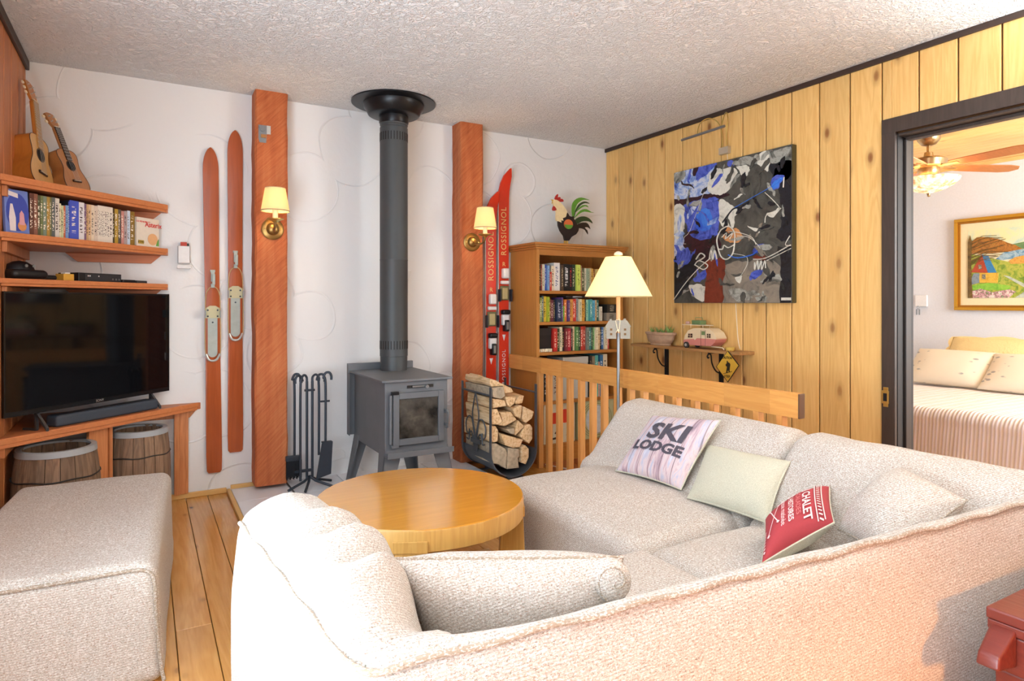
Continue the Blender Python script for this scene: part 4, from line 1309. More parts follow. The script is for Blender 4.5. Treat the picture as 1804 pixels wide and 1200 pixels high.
def sconce(px, sx, zp, zb, zt, label):
    t = thing('wall_sconce', (px, -0.141, zp), label, 'wall lamp', 'brass wall lamps on the timber posts')
    M = Matrix.Translation((px, -0.141, zp)) @ Matrix.Rotation(PI / 2, 4, 'X')
    MB(M).lathe([(0, 0.0), (0.064, 0.0), (0.064, 0.006), (0.056, 0.011), (0.038, 0.014), (0.034, 0.024), (0.022, 0.034), (0, 0.037)], n=32).build('backplate', 'antique_brass', t, smooth=True)
    for dx in (-0.047, 0.047):
        MB(M).cyl((dx, 0, 0.01), (dx, 0, 0.016), 0.005, n=10).build('screw', 'brass_bright', t)
    y = -0.30
    arm = catmull([(px, -0.172, zp), (px, -0.20, zp - 0.018), (px + (sx - px) * 0.5, -0.245, zp - 0.022), (sx, -0.285, zp - 0.004), (sx, y, zp + 0.03)], 8)
    MB().tube(arm, 0.0065, n=8).build('arm', 'antique_brass', t, smooth=True)
    MB().lathe([(0, 0.022), (0.012, 0.022), (0.020, 0.030), (0.046, 0.040), (0.046, 0.044), (0.0, 0.044)], (sx, y, zp), 28).build('drip_pan', 'brass_bright', t, smooth=True)
    MB().lathe([(0, 0.044), (0.016, 0.044), (0.015, 0.060), (0.015, zb + 0.03 - zp), (0, zb + 0.03 - zp)], (sx, y, zp), 18).build('candle_sleeve', 'ivory', t, smooth=True)
    rb, rt = 0.079, 0.056
    sh = MB().lathe([(rb, zb), (rt, zt), (rt - 0.0015, zt), (rb - 0.0015, zb), (rb, zb)], (sx, y, 0), 36).build('lamp_shade', 'sconce_shade_lit', t, smooth=True)
    for r_, z_, h_ in ((rb + 0.0008, zb, 0.006), (rt + 0.0008, zt - 0.006, 0.006)):
        MB().lathe([(r_, z_), (r_ - 0.0005, z_ + h_), (r_ - 0.003, z_ + h_), (r_ - 0.003, z_), (r_, z_)], (sx, y, 0), 36).build('shade_trim', plain('trim_braid', '#b9a27a', 0.8), sh, smooth=True)
    bu = MB().lathe([(0, zb + 0.03), (0.010, zb + 0.032), (0.016, zb + 0.055), (0.009, zb + 0.08), (0, zb + 0.088)], (sx, y, 0), 14).build('bulb_glass', plain('bulb_lit', '#ffe2b0', 0.3, emit=6.0), t, smooth=True)
    bulb('bulb_light', (sx, y, zb + 0.055), 5.0, WARM, 0.02, t)
    return t


sconce(1.201, 1.190, 1.576, 1.661, 1.797, 'lit brass wall lamp on the left timber post near the wooden skis')
sconce(2.529, 2.552, 1.561, 1.643, 1.786, 'lit brass wall lamp on the right timber post near the red skis')

# latch bracket high on the left post
t = thing('latch_bracket', (1.16, -0.142, 2.087), 'grey metal bolt bracket screwed high on the left timber post', 'bracket')
MB(M_XZ).prism([(1.128, 2.087), (1.165, 2.087), (1.168, 2.13), (1.168, 2.19), (1.122, 2.19), (1.122, 2.11)], 0.1415, 0.1445).build('plate', 'steel_grey', t)
MB().box(1.168, 1.19, -0.1465, -0.1415, 2.14, 2.19).build('side_plate', 'steel_pale', t)
MB().cyl((1.142, -0.144, 2.168), (1.142, -0.160, 2.168), 0.016, n=18).build('knob', 'steel_grey', t, smooth=True)
MB().box(1.135, 1.165, -0.152, -0.144, 2.115, 2.135).build('catch', plain('copper_tone', '#b08050', 0.4, metal=0.7), t, bevel=0.002)

# match holder
t = thing('match_holder', (0.732, -0.001, 1.333), 'white metal match box holder on the stucco wall below the shelves', 'match holder')
g = MB()
g.box(0.704, 0.766, -0.042, -0.039, 1.365, 1.462).box(0.704, 0.707, -0.042, -0.001, 1.365, 1.462).box(0.763, 0.766, -0.042, -0.001, 1.365, 1.462).box(0.704, 0.766, -0.004, -0.001, 1.338, 1.462)
g.box(0.700, 0.770, -0.052, -0.001, 1.333, 1.340).box(0.700, 0.770, -0.052, -0.049, 1.340, 1.352)
g.build('holder', 'white_plastic', t, bevel=0.0008, seg=1)
tag(MB().box(0.718, 0.750, -0.036, -0.008, 1.375, 1.485).build('match_box', plain('match_red', '#b5402e', 0.6)), 'red matchbox sticking out of the white match holder', 'matchbox')
tag(MB().box(0.7515, 0.7615, -0.034, -0.010, 1.375, 1.478).build('match_box', plain('match_dark', '#22302a', 0.6)), 'dark green matchbox beside the red one in the match holder', 'matchbox')


# ------------------------------------------------------------------ bookcase
bc = thing('bookcase', (3.31, -0.19, 0.0), 'honey-brown wooden bookcase full of books in the corner', 'bookcase')
BX0, BX1, BY = 2.922, 3.700, -0.372
for x0, x1 in ((BX0, BX0 + 0.024), (BX1 - 0.024, BX1)):
    MB().box(x0, x1, BY, -0.004, 0.0, 1.535).build('side_panel', 'bookcase_wood', bc, bevel=0.002)
MB().box(BX0 + 0.024, BX1 - 0.024, -0.016, -0.006, 0.05, 1.53).build('back_panel', 'bookcase_wood', bc)
SHZ = [1.222, 0.999, 0.784, 0.432, 0.125]
for z in SHZ:
    MB().box(BX0 + 0.024, BX1 - 0.024, BY + 0.006, -0.016, z - 0.022, z).build('shelf_board', 'bookcase_shelf_wood', bc, bevel=0.002)
MB().box(BX0 + 0.024, BX1 - 0.024, BY + 0.004, BY + 0.02, 0.0, 0.103).build('plinth', 'bookcase_shelf_wood', bc)
MB().box(BX0 + 0.024, BX1 - 0.024, BY, BY + 0.02, 1.473, 1.535).build('top_rail', 'bookcase_shelf_wood', bc, bevel=0.002)
g = MB()
g.box(BX0 - 0.012, BX1 + 0.012, BY - 0.012, -0.004, 1.515, 1.53).box(BX0 - 0.022, BX1 + 0.022, BY - 0.022, -0.004, 1.53, 1.545).box(BX0 - 0.03, BX1 + 0.03, BY - 0.03, -0.004, 1.545, 1.561)
g.build('cornice', 'bookcase_shelf_wood', bc, bevel=0.003)


def spine_mat(col, txt):
    name = 'spine_' + col.strip('#') + txt.strip('#')
    if name in MATS:
        return MATS[name]
    m, nt, b = new_mat(name)
    tc = nt.nodes.new('ShaderNodeTexCoord'); oi = nt.nodes.new('ShaderNodeObjectInfo')
    v = nt.nodes.new('ShaderNodeVectorMath'); v.operation = 'MULTIPLY'; v.inputs[1].default_value = (2.0, 0.0, 34.0)
    a = nt.nodes.new('ShaderNodeVectorMath'); a.operation = 'ADD'
    sc_ = nt.nodes.new('ShaderNodeMath'); sc_.operation = 'MULTIPLY'; sc_.inputs[1].default_value = 50.0
    L(nt, oi.outputs['Random'], sc_.inputs[0])
    L(nt, tc.outputs['Generated'], v.inputs[0]); L(nt, v.outputs[0], a.inputs[0]); L(nt, sc_.outputs[0], a.inputs[1])
    n = nt.nodes.new('ShaderNodeTexNoise'); setin(n, Scale=1.0, Detail=1.0)
    L(nt, a.outputs[0], n.inputs['Vector'])
    r = ramp(nt, [(0.52, (0, 0, 0, 1)), (0.56, (1, 1, 1, 1))])
    L(nt, n.outputs['Fac'], r.inputs[0])
    sep = nt.nodes.new('ShaderNodeSeparateXYZ'); L(nt, tc.outputs['Generated'], sep.inputs[0])
    mx_ = ramp(nt, [(0.0, (0, 0, 0, 1)), (0.28, (0, 0, 0, 1)), (0.30, (1, 1, 1, 1)), (0.70, (1, 1, 1, 1)), (0.72, (0, 0, 0, 1))])
    mz_ = ramp(nt, [(0.0, (0, 0, 0, 1)), (0.16, (0, 0, 0, 1)), (0.18, (1, 1, 1, 1)), (0.86, (1, 1, 1, 1)), (0.88, (0, 0, 0, 1))])
    L(nt, sep.outputs['X'], mx_.inputs[0]); L(nt, sep.outputs['Z'], mz_.inputs[0])
    m1 = nt.nodes.new('ShaderNodeMath'); m1.operation = 'MULTIPLY'; L(nt, mx_.outputs[0], m1.inputs[0]); L(nt, mz_.outputs[0], m1.inputs[1])
    m2 = nt.nodes.new('ShaderNodeMath'); m2.operation = 'MULTIPLY'; L(nt, m1.outputs[0], m2.inputs[0]); L(nt, r.outputs[0], m2.inputs[1])
    mc = nt.nodes.new('ShaderNodeMix'); mc.data_type = 'RGBA'
    mc.inputs[6].default_value = hexc(col); mc.inputs[7].default_value = hexc(txt)
    L(nt, m2.outputs[0], mc.inputs[0]); L(nt, mc.outputs[2], b.inputs['Base Color'])
    setin(b, Roughness=0.5)
    MATS[name] = m
    return m


ORD = ['first', 'second', 'third', 'fourth', 'fifth', 'sixth', 'seventh', 'eighth', 'ninth', 'tenth', 'eleventh', 'twelfth', 'thirteenth', 'fourteenth',
       'fifteenth', 'sixteenth', 'seventeenth', 'eighteenth', 'nineteenth', 'twentieth', 'twenty-first', 'twenty-second', 'twenty-third', 'twenty-fourth',
       'twenty-fifth', 'twenty-sixth', 'twenty-seventh', 'twenty-eighth', 'twenty-ninth', 'thirtieth', 'thirty-first', 'thirty-second', 'thirty-third', 'thirty-fourth', 'thirty-fifth', 'thirty-sixth']


def book(x0, w, z, h, d, col, txt, label, group, yf=-0.335, name='book'):
    t = thing(name, (x0 + w / 2, yf + d / 2, z), label, 'book', group)
    g = MB(); c = min(0.002, w * 0.15)
    g.box(x0, x0 + c, yf, yf + d, z + 0.0005, z + h).box(x0 + w - c, x0 + w, yf, yf + d, z + 0.0005, z + h).box(x0 + c, x0 + w - c, yf, yf + 0.003, z + 0.0005, z + h)
    g.build('cover', spine_mat(col, txt), t)
    MB().box(x0 + c, x0 + w - c, yf + 0.003, yf + d - 0.003, z + 0.003, z + h - 0.004).build('pages', 'book_pages', t)
    return t


# (colour, colour word, letter colour, width cm, height cm)
ROW1 = [('#1e1a18', 'black', '#c8b890', 2.2, 18.5), ('#8c3a2a', 'red-brown', '#e8d8b0', 1.6, 18.6), ('#cfc8b0', 'cream', '#4a6a3a', 2.6, 19.0), ('#2f4f9a', 'blue', '#d8d8e8', 1.8, 18.8), ('#7fa0c8', 'pale blue', '#203050', 1.6, 18.2), ('#c43a28', 'bright red', '#f0e0c0', 2.2, 13.6), ('#e6d6b8', 'ivory', '#2a2a2a', 2.6, 18.0), ('#e8e4dc', 'white', '#3a4a7a', 5.2, 20.4), ('#4a3626', 'dark brown', '#d8c8a0', 2.0, 19.0), ('#151515', 'thick black', '#d8d8d8', 6.0, 19.6), ('#1a1a1c', 'black', '#c83838', 2.6, 19.4), ('#2d3a28', 'dark green', '#c8c8a0', 3.2, 19.6), ('#c6d860', 'lime green', '#2a3a1a', 3.4, 19.4), ('#b58a66', 'tan', '#3a2a1a', 1.6, 18.8), ('#5a5a3e', 'olive', '#d8d0a8', 2.8, 17.2), ('#cfc6a8', 'cream', '#6a5a3a', 2.2, 17.2), ('#9aa88a', 'sage green', '#2a3a2a', 1.9, 17.0), ('#c8b48a', 'beige', '#5a3a1a', 1.8, 17.2), ('#d0a44a', 'golden', '#5a3a1a', 2.2, 17.0), ('#7a4a22', 'brown', '#e0c080', 2.2, 16.8), ('#d8b870', 'pale gold', '#5a3a1a', 2.4, 16.6), ('#c08a40', 'amber', '#3a2a1a', 2.2, 16.8), ('#b06a30', 'orange', '#f0d8a0', 2.4, 16.4)]
ROW2 = [('#d8c89a', 'cream', '#6a4a2a', 1.8, 13.0), ('#8a9a5a', 'moss green', '#f0f0d8', 2.0, 17.6), ('#46606a', 'slate blue', '#d8e0e0', 1.6, 18.6), ('#d8b838', 'yellow', '#3a2a1a', 2.6, 18.4), ('#a8b438', 'yellow-green', '#2a3a1a', 1.8, 18.0), ('#7a4630', 'brown', '#e8d8b0', 1.6, 16.4), ('#6a2a3a', 'maroon', '#e8d0c0', 2.4, 15.8), ('#2a2a2a', 'black', '#d8c890', 2.0, 15.8), ('#25344e', 'navy', '#c8d0e0', 4.6, 16.2), ('#6a4a8a', 'purple', '#e8d8f0', 1.4, 17.6), ('#7ab838', 'bright green', '#203010', 1.6, 11.5), ('#d87a30', 'orange', '#fff0d0', 2.4, 16.0), ('#5a3a6a', 'violet', '#e0d0f0', 1.8, 15.6), ('#d89a48', 'light orange', '#4a2a10', 3.0, 16.2), ('#c83a30', 'red', '#f8e8d0', 3.2, 16.6), ('#8a9090', 'grey', '#202828', 2.4, 17.0), ('#d8d0a8', 'ivory', '#4a5a3a', 2.0, 16.4), ('#d0983a', 'gold', '#4a2a10', 3.0, 16.2), ('#20201e', 'black', '#c8b878', 1.6, 16.0), ('#9ac8a8', 'seafoam green', '#205038', 2.6, 16.0), ('#4a9a96', 'teal', '#e0f0e8', 2.6, 16.2), ('#5aa8c8', 'sky blue', '#103a50', 2.8, 15.6), ('#c8a878', 'tan', '#4a2a1a', 2.0, 15.8), ('#23584e', 'dark teal', '#d8e8d8', 2.4, 15.8), ('#d8d0b8', 'off-white', '#5a4a3a', 2.0, 10.8)]
ROW3 = [('#c03028', 'red', '#f0d8c0', 3.4, 16.6), ('#3a4a2a', 'dark green', '#e0d8b0', 2.4, 16.4), ('#e0d8b8', 'cream', '#2a5a3a', 2.8, 17.6), ('#2a2420', 'black', '#c8a860', 1.8, 16.0), ('#7a2a30', 'maroon', '#e8c8b0', 2.2, 16.6), ('#b02838', 'crimson', '#f8e0d0', 3.2, 16.4), ('#3a3432', 'charcoal', '#d8c8a8', 2.0, 16.2), ('#e0c8a0', 'beige', '#a03020', 2.0, 17.8), ('#5a8a4a', 'green', '#f0f0d0', 2.4, 17.6), ('#22342a', 'blackish green', '#c8d8b0', 2.4, 17.4), ('#c84030', 'scarlet', '#fff0d8', 2.8, 17.6), ('#a83428', 'brick red', '#f0d8b8', 2.4, 17.8), ('#7a8478', 'grey-green', '#1a2a1a', 2.2, 16.8), ('#3a7a78', 'teal', '#e0f0e8', 2.2, 16.8), ('#2a4a3a', 'bottle green', '#d8d8a8', 2.0, 16.6), ('#7aa868', 'light green', '#1a3a1a', 1.8, 16.6), ('#e8dcb8', 'ivory', '#6a4a2a', 2.4, 16.8), ('#d8b888', 'tan', '#4a2a1a', 2.0, 16.8), ('#1c1c20', 'black', '#d8d0b0', 1.8, 16.8), ('#3a6aa0', 'blue', '#e0e8f0', 2.4, 16.8), ('#e0d4b0', 'cream', '#5a3a2a', 2.6, 16.8), ('#d05048', 'salmon red', '#f8e8d8', 1.8, 16.4)]
RNAME = ['top', 'second', 'third', 'fourth']
for ri, (row, z, x0) in enumerate(((ROW1, SHZ[0], 2.955), (ROW2, SHZ[1], 2.955), (ROW3, SHZ[2], 3.085))):
    x = x0
    for k, (c, cw, tcx, w, h) in enumerate(row):
        w /= 100; h /= 100
        if x + w > 3.67:
            break
        book(x, w - 0.0008, z, h, 0.13 + 0.01 * (k % 3), c, tcx, '%s-spined book, %s from the left on the bookcase %s shelf' % (cw, ORD[k], RNAME[ri]), 'books on the %s bookcase shelf' % RNAME[ri], yf=-0.340 + 0.006 * (k % 4))
        x += w
# paperbacks lying flat on the second row
for k, (c, cw, tcx) in enumerate((('#1a1a1a', 'black', '#d0d0d0'),)):
    t = thing('book', (3.29, -0.27, 1.172), 'black paperback lying flat on top of the second-shelf books', 'book')
    MB().box(3.20, 3.40, -0.335, -0.21, 1.1725, 1.186).build('cover', spine_mat(c, tcx), t)
t = thing('book', (3.62, -0.27, SHZ[1]), 'grey-brown book lying flat at the right end of the second shelf', 'book')
MB().box(3.572, 3.665, -0.335, -0.20, SHZ[1] + 0.0005, SHZ[1] + 0.06).build('cover', spine_mat('#8a8070', '#2a2a20'), t)
t = thing('book', (3.62, -0.27, SHZ[1] + 0.06), 'black book lying flat on the grey-brown one at the second shelf end', 'book')
MB().box(3.574, 3.668, -0.338, -0.20, SHZ[1] + 0.061, SHZ[1] + 0.125).build('cover', spine_mat('#26241f', '#b0a890'), t)
# black box with little ivory pieces on the third shelf
t = thing('storage_box', (3.015, -0.26, SHZ[2]), 'black box at the left end of the bookcase third shelf', 'box')
MB().box(2.956, 3.075, -0.325, -0.15, SHZ[2] + 0.0005, SHZ[2] + 0.168).build('box_body', plain('box_black', '#17161a', 0.5), t, bevel=0.002)
MB().box(2.955, 3.076, -0.326, -0.149, SHZ[2] + 0.12, SHZ[2] + 0.17).build('box_lid', plain('box_black2', '#211f22', 0.5), t, bevel=0.002)
for k in range(7):
    o = MB().rbox(2.957 + k * 0.0165, 2.969 + k * 0.0165, -0.352, -0.334, SHZ[2] + 0.0005, SHZ[2] + 0.024, 0.004, n=2).build('ivory_figurine', 'ivory', smooth=True)
    tag(o, 'tiny ivory block in the row before the black box', 'ornament', 'tiny ivory blocks on the third shelf')
# fourth shelf
ROW4 = [('#3a1c18', 'dark red', '#d8b890', 3.0, 28.0), ('#d8d0c0', 'cream', '#5a3a2a', 2.0, 26.0), ('#1c1a1a', 'black', '#e0e0e0', 3.4, 27.5), ('#7a2a20', 'rust-red', '#e8c8a0', 4.0, 29.0), ('#c8c4b8', 'pale grey', '#4a3a3a', 5.0, 27.0), ('#7a2c22', 'brick-red', '#e8d0b0', 3.4, 24.0)]
x = 2.955
for k, (c, cw, tcx, w, h) in enumerate(ROW4):
    w /= 100; h /= 100
    book(x, w - 0.0008, SHZ[3], h, 0.2, c, tcx, '%s large book, %s from the left on the bookcase fourth shelf' % (cw, ORD[k]), 'large books on the fourth bookcase shelf')
    x += w
t = thing('storage_box', (3.28, -0.25, SHZ[3]), 'pale grey paper-covered box on the bookcase fourth shelf', 'box')
MB().box(3.175, 3.40, -0.33, -0.12, SHZ[3] + 0.0005, SHZ[3] + 0.30).build('box_body', plain('box_grey', '#b9bcb6', 0.6), t, bevel=0.002)
MB().box(3.173, 3.402, -0.332, -0.118, SHZ[3] + 0.26, SHZ[3] + 0.305).build('box_lid', plain('box_grey2', '#c9ccc6', 0.6), t, bevel=0.002)
x = 3.41
for k, (c, cw, tcx, w, h) in enumerate([('#2a2a2c', 'black', '#d0c8a0', 2.4, 31.0), ('#8a8068', 'taupe', '#3a2a1a', 2.8, 30.5), ('#58b0a8', 'turquoise', '#e8f8f0', 3.0, 31.0), ('#d8a890', 'peach', '#6a3a2a', 1.6, 26.0), ('#3a78a8', 'blue', '#e0e8f0', 3.0, 31.0), ('#e0d8b8', 'ivory', '#5a4a3a', 4.0, 31.5)]):
    w /= 100; h /= 100
    book(x, w - 0.0008, SHZ[3], h, 0.2, c, tcx, '%s tall book right of the grey box on the fourth shelf' % cw, 'tall books at the right of the fourth shelf')
    x += w
# board games on the bottom shelf
t = thing('board_game', (3.13, -0.22, SHZ[4]), 'cream board game box with red shape on the bookcase bottom shelf', 'game box')
MB().box(3.00, 3.27, -0.345, -0.29, SHZ[4] + 0.0005, SHZ[4] + 0.285).build('box_body', plain('game_cream', '#d9d2bb', 0.6), t, bevel=0.002)
M = frame((3.14, -0.3455, SHZ[4] + 0.19), (1, 0, 0), (0, 0, 1))
MB(M).prism([(0.055 * math.cos(2 * PI * i / 24) + 0.04, 0.05 * math.sin(2 * PI * i / 24)) for i in range(24)], 0, 0.0008).build('red_shape', plain('game_red', '#cf3a22', 0.6), t)
MB(M).box(-0.11, -0.03, -0.05, 0.03, 0, 0.0008).build('red_shape', 'game_red', t)
MB(M).prism([(-0.12, -0.17), (-0.02, -0.16), (-0.02, -0.145), (-0.12, -0.155)], 0, 0.0008).build('dark_shape', plain('game_dark', '#3a2a20', 0.6), t)
MB(M).prism([(-0.05, -0.12), (0.0, -0.06), (0.012, -0.07), (-0.038, -0.125)], 0, 0.0008).build('dark_shape', 'game_dark', t)
MB(M).prism([(0.05, -0.14), (0.12, -0.08), (0.12, -0.12)], 0, 0.0008).build('dark_shape', 'game_dark', t)
t = thing('board_game', (3.46, -0.22, SHZ[4]), 'olive board game box with round white picture on the bottom shelf', 'game box')
MB().box(3.30, 3.63, -0.345, -0.29, SHZ[4] + 0.0005, SHZ[4] + 0.285).build('box_body', plain('game_olive', '#b7b98e', 0.6), t, bevel=0.002)
M = frame((3.465, -0.3455, SHZ[4] + 0.14), (1, 0, 0), (0, 0, 1))
MB(M).prism([(0.095 * math.cos(2 * PI * i / 28), 0.11 * math.sin(2 * PI * i / 28)) for i in range(28)], 0, 0.0008).build('round_picture', plain('game_pic', '#cfd5d8', 0.6, bscale=40, var=0.3), t)
for rr in (0.115, 0.13, 0.145):
    MB(M).tube([(rr * math.cos(2 * PI * i / 28), (rr - 0.01) * math.sin(2 * PI * i / 28), 0.0006) for i in range(28)], 0.0012, n=5, closed=True).build('ring_line', 'game_dark', t)
t = thing('board_game', (2.97, -0.22, SHZ[4]), 'green and red box standing at the left of the bottom shelf', 'game box')
MB().box(2.955, 2.99, -0.34, -0.14, SHZ[4] + 0.0005, SHZ[4] + 0.25).build('box_body', plain('game_green', '#4a6a30', 0.6), t, bevel=0.002)
MB().box(2.9545, 2.9905, -0.3405, -0.30, SHZ[4] + 0.06, SHZ[4] + 0.16).build('red_band', plain('game_red2', '#b03020', 0.6), t)


# ------------------------------------------------------------------ metal rooster on the bookcase
def rz(p):
    return (3.359 + (p[0] - 600) * 0.000515, 1.5615 + (1082 - p[1]) * 0.00043)


ro = thing('metal_rooster', (3.31, -0.2, 1.5615), 'painted metal rooster with green tail feathers on top of the bookcase', 'ornament')
YR = 0.2


def rpart(name, pts, mat, d0, d1, smooth_n=3):
    P = catmull([(rz(p)[0], rz(p)[1], 0) for p in pts], smooth_n, closed=True) if smooth_n > 1 else [Vector((rz(p)[0], rz(p)[1], 0)) for p in pts]
    return MB(M_XZ).prism([(q.x, q.y) for q in P], YR + d0, YR + d1).build(name, mat, ro)


plain('rooster_black', '#231712', 0.3, bscale=60, var=0.3)
plain('rooster_cream', '#ecd9a8', 0.45, bscale=60, var=0.15)
plain('rooster_red', '#b02a26', 0.35)
plain('rooster_green', '#5f9a34', 0.3, bscale=30, var=0.25)
plain('rooster_dark_green', '#2c4424', 0.3, bscale=30, var=0.3)
plain('rooster_orange', '#d8703a', 0.35, bscale=30, var=0.2)
plain('rooster_yellow', '#dcb450', 0.4)
rpart('body', [(320, 655), (390, 680), (370, 635), (420, 640), (400, 595), (460, 570), (485, 490), (520, 545), (560, 560), (590, 540), (600, 590), (640, 650), (690, 750), (680, 800), (640, 860), (560, 910), (515, 980), (440, 985), (420, 900), (360, 820), (325, 730)], 'rooster_black', -0.006, 0.010, 1)
rpart('neck', [(235, 300), (290, 285), (345, 310), (400, 360), (440, 410), (480, 470), (470, 520), (455, 570), (405, 600), (415, 645), (375, 640), (380, 680), (330, 655), (290, 640), (285, 560), (290, 490), (260, 420), (235, 360)], 'rooster_cream', -0.004, 0.0085, 2)
rpart('comb', [(265, 270), (285, 215), (320, 180), (325, 215), (315, 240), (345, 228), (370, 240), (365, 260), (400, 258), (420, 285), (410, 305), (350, 310), (300, 285)], 'rooster_red', -0.003, 0.006, 2)
rpart('wattle', [(245, 395), (285, 440), (285, 465), (245, 480), (220, 465), (225, 425)], 'rooster_red', 0.002, 0.011, 2)
rpart('beak', [(205, 285), (240, 285), (255, 310), (238, 340), (210, 355), (225, 330), (230, 312)], 'rooster_yellow', -0.002, 0.006, 1)
w_ = rpart('wing', [(495 + 78 * math.cos(2 * PI * i / 12), 695 + 85 * math.sin(2 * PI * i / 12)) for i in range(12)], 'rooster_orange', 0.010, 0.016, 2)
g = MB(M_XZ).prism([rz((495 + 72 * math.cos(PI * i / 12), 705 + 76 * math.sin(PI * i / 12))) for i in range(13)], YR + 0.016, YR + 0.0175)
g.build('wing_green', 'rooster_green', w_)
FE = [([(570, 540), (560, 420), (580, 310), (650, 230), (740, 200), (830, 215), (890, 228), (790, 235), (720, 270), (660, 330), (625, 430), (600, 560)], 'rooster_green', 0.004),
      ([(590, 570), (640, 420), (690, 330), (760, 275), (830, 262), (900, 295), (820, 290), (740, 330), (690, 390), (640, 470), (610, 580)], 'rooster_dark_green', 0.000),
      ([(640, 470), (700, 390), (770, 330), (850, 325), (880, 360), (820, 345), (750, 380), (690, 430)], 'rooster_green', -0.004),
      ([(600, 585), (690, 460), (760, 410), (840, 400), (920, 440), (980, 450), (900, 452), (800, 445), (720, 480), (650, 540)], 'rooster_green', 0.004),
      ([(620, 610), (700, 550), (790, 530), (870, 550), (930, 600), (948, 645), (900, 620), (830, 610), (740, 630), (660, 680)], 'rooster_dark_green', 0.002),
      ([(655, 690), (730, 650), (820, 640), (870, 670), (905, 750), (860, 720), (800, 730), (850, 780), (858, 850), (800, 770), (740, 750), (670, 740)], 'rooster_black', 0.004)]
for pts, mt, d in FE:
    rpart('tail_feather', pts, mt, d, d + 0.003, 2)
rpart('leg', [(430, 985), (458, 985), (455, 1082), (425, 1082)], 'rooster_yellow', 0.0, 0.006, 1)
rpart('leg', [(470, 985), (498, 985), (500, 1082), (472, 1082)], 'rooster_yellow', 0.0, 0.006, 1)
MB().box(rz((400, 0))[0], rz((530, 0))[0], -0.235, -0.165, 1.5615, 1.5645).build('base', 'rooster_yellow', ro)

# ------------------------------------------------------------------ railing
rg = thing('stair_railing', (2.895, -1.25, 0.0), 'low oak railing with square balusters guarding the stairs', 'railing')
RXA, RXB = 2.877, 2.912
ry = [-0.062, -0.25, -0.50, -0.74, -1.08, -1.36, -1.64, -2.08, -2.33, -2.468]
for a, b_ in zip(ry[:-1], ry[1:]):
    MB().box(RXA, RXB, b_, a, 0.655, 0.757).build('rail_segment', 'oak_rail', rg, bevel=0.0006, seg=1)
MB().box(RXA - 0.001, RXB + 0.001, -2.475, -2.468, 0.654, 0.758).build('rail_end', plain('walnut_end', '#5b3a1e', 0.5), rg, bevel=0.003)
for y in (-0.46, -0.574, -0.696, -0.817, -0.94, -1.057, -1.168, -1.29, -1.405, -1.514, -1.631, -1.76, -1.885, -2.005, -2.13, -2.257, -2.378):
    MB().box(RXA - 0.001, RXA + 0.037, y - 0.015, y + 0.015, 0.0005, 0.6555).build('baluster', 'oak_baluster', rg, bevel=0.002, seg=1)
t = MB().tube(catmull([(2.965, -0.42, 0.006), (3.05, -0.62, 0.005), (3.2, -0.75, 0.005), (3.45, -0.70, 0.005), (3.72, -0.55, 0.005), (3.80, -0.45, 0.006)], 8), 0.004, n=6).build('power_cord', 'white_plastic', smooth=True)
tag(t, 'white power cord lying on the reddish floor before the bookcase', 'cord')

# ------------------------------------------------------------------ floor lamp
lx, ly = 2.783, -1.43
lp = thing('floor_lamp', (lx, ly, 0.0005), 'lit floor lamp with cream cone shade behind the sofa', 'floor lamp')
plain('lamp_pole', '#b08d68', 0.35, metal=0.6)
MB().lathe([(0, 0.0005), (0.088, 0.0005), (0.088, 0.012), (0.07, 0.02), (0.02, 0.026), (0.012, 0.05), (0, 0.05)], (lx, ly, 0), 32).build('base', 'lamp_pole', lp, smooth=True)
MB().cyl((lx, ly, 0.04), (lx, ly, 0.97), 0.0085, n=14).build('lower_pole', 'steel_grey', lp, smooth=True)
MB().cyl((lx, ly, 0.97), (lx, ly, 1.24), 0.0115, n=14).build('upper_pole', plain('pole_tan', '#d8a878', 0.4), lp, smooth=True)
sh = MB().lathe([(0.182, 1.168), (0.182, 1.171), (0.070, 1.386), (0.0685, 1.386), (0.1805, 1.168), (0.182, 1.168)], (lx, ly, 0), 48).build('lamp_shade', 'lamp_shade_lit', lp, smooth=True)
MB().lathe([(0.1828, 1.167), (0.1815, 1.172), (0.1795, 1.172), (0.1808, 1.167), (0.1828, 1.167)], (lx, ly, 0), 48).build('shade_trim', plain('shade_brown', '#8a6a42', 0.8), sh, smooth=True)
MB().lathe([(0, 1.24), (0.02, 1.242), (0.03, 1.29), (0.02, 1.32), (0, 1.33)], (lx, ly, 0), 20).build('bulb_glass', 'bulb_lit', lp, smooth=True)
MB().lathe([(0, 1.384), (0.008, 1.385), (0.008, 1.392), (0.024, 1.396), (0.022, 1.408), (0.010, 1.416), (0, 1.418)], (lx, ly, 0), 20).build('finial', 'ivory', lp, smooth=True)
g = MB()
for k in range(3):
    a = 2 * PI * k / 3
    g.tube([(lx, ly, 1.384), (lx + 0.069 * math.cos(a), ly + 0.069 * math.sin(a), 1.384)], 0.0015, n=5)
g.cyl((lx, ly, 1.33), (lx, ly, 1.386), 0.003, n=8)
g.build('shade_spider', 'brass_bright', lp)
bulb('bulb_light', (lx, ly, 1.285), 13.0, (1.0, 0.66, 0.30), 0.03, lp)

# pair of little metal houses tied to the lamp
ph = thing('house_plaque', (lx - 0.02, ly - 0.016, 0.94), 'pale metal plaque of two small houses tied to the floor lamp pole', 'ornament')
Mh = frame((2.766, -1.450, 0.0), (0.866, -0.5, 0), (0, 0, 1))


def hp(a, b_):
    return ((a - 407) / 6.314 * 0.003075, 0.94 + (1055 - b_) / 6.314 * 0.003075)


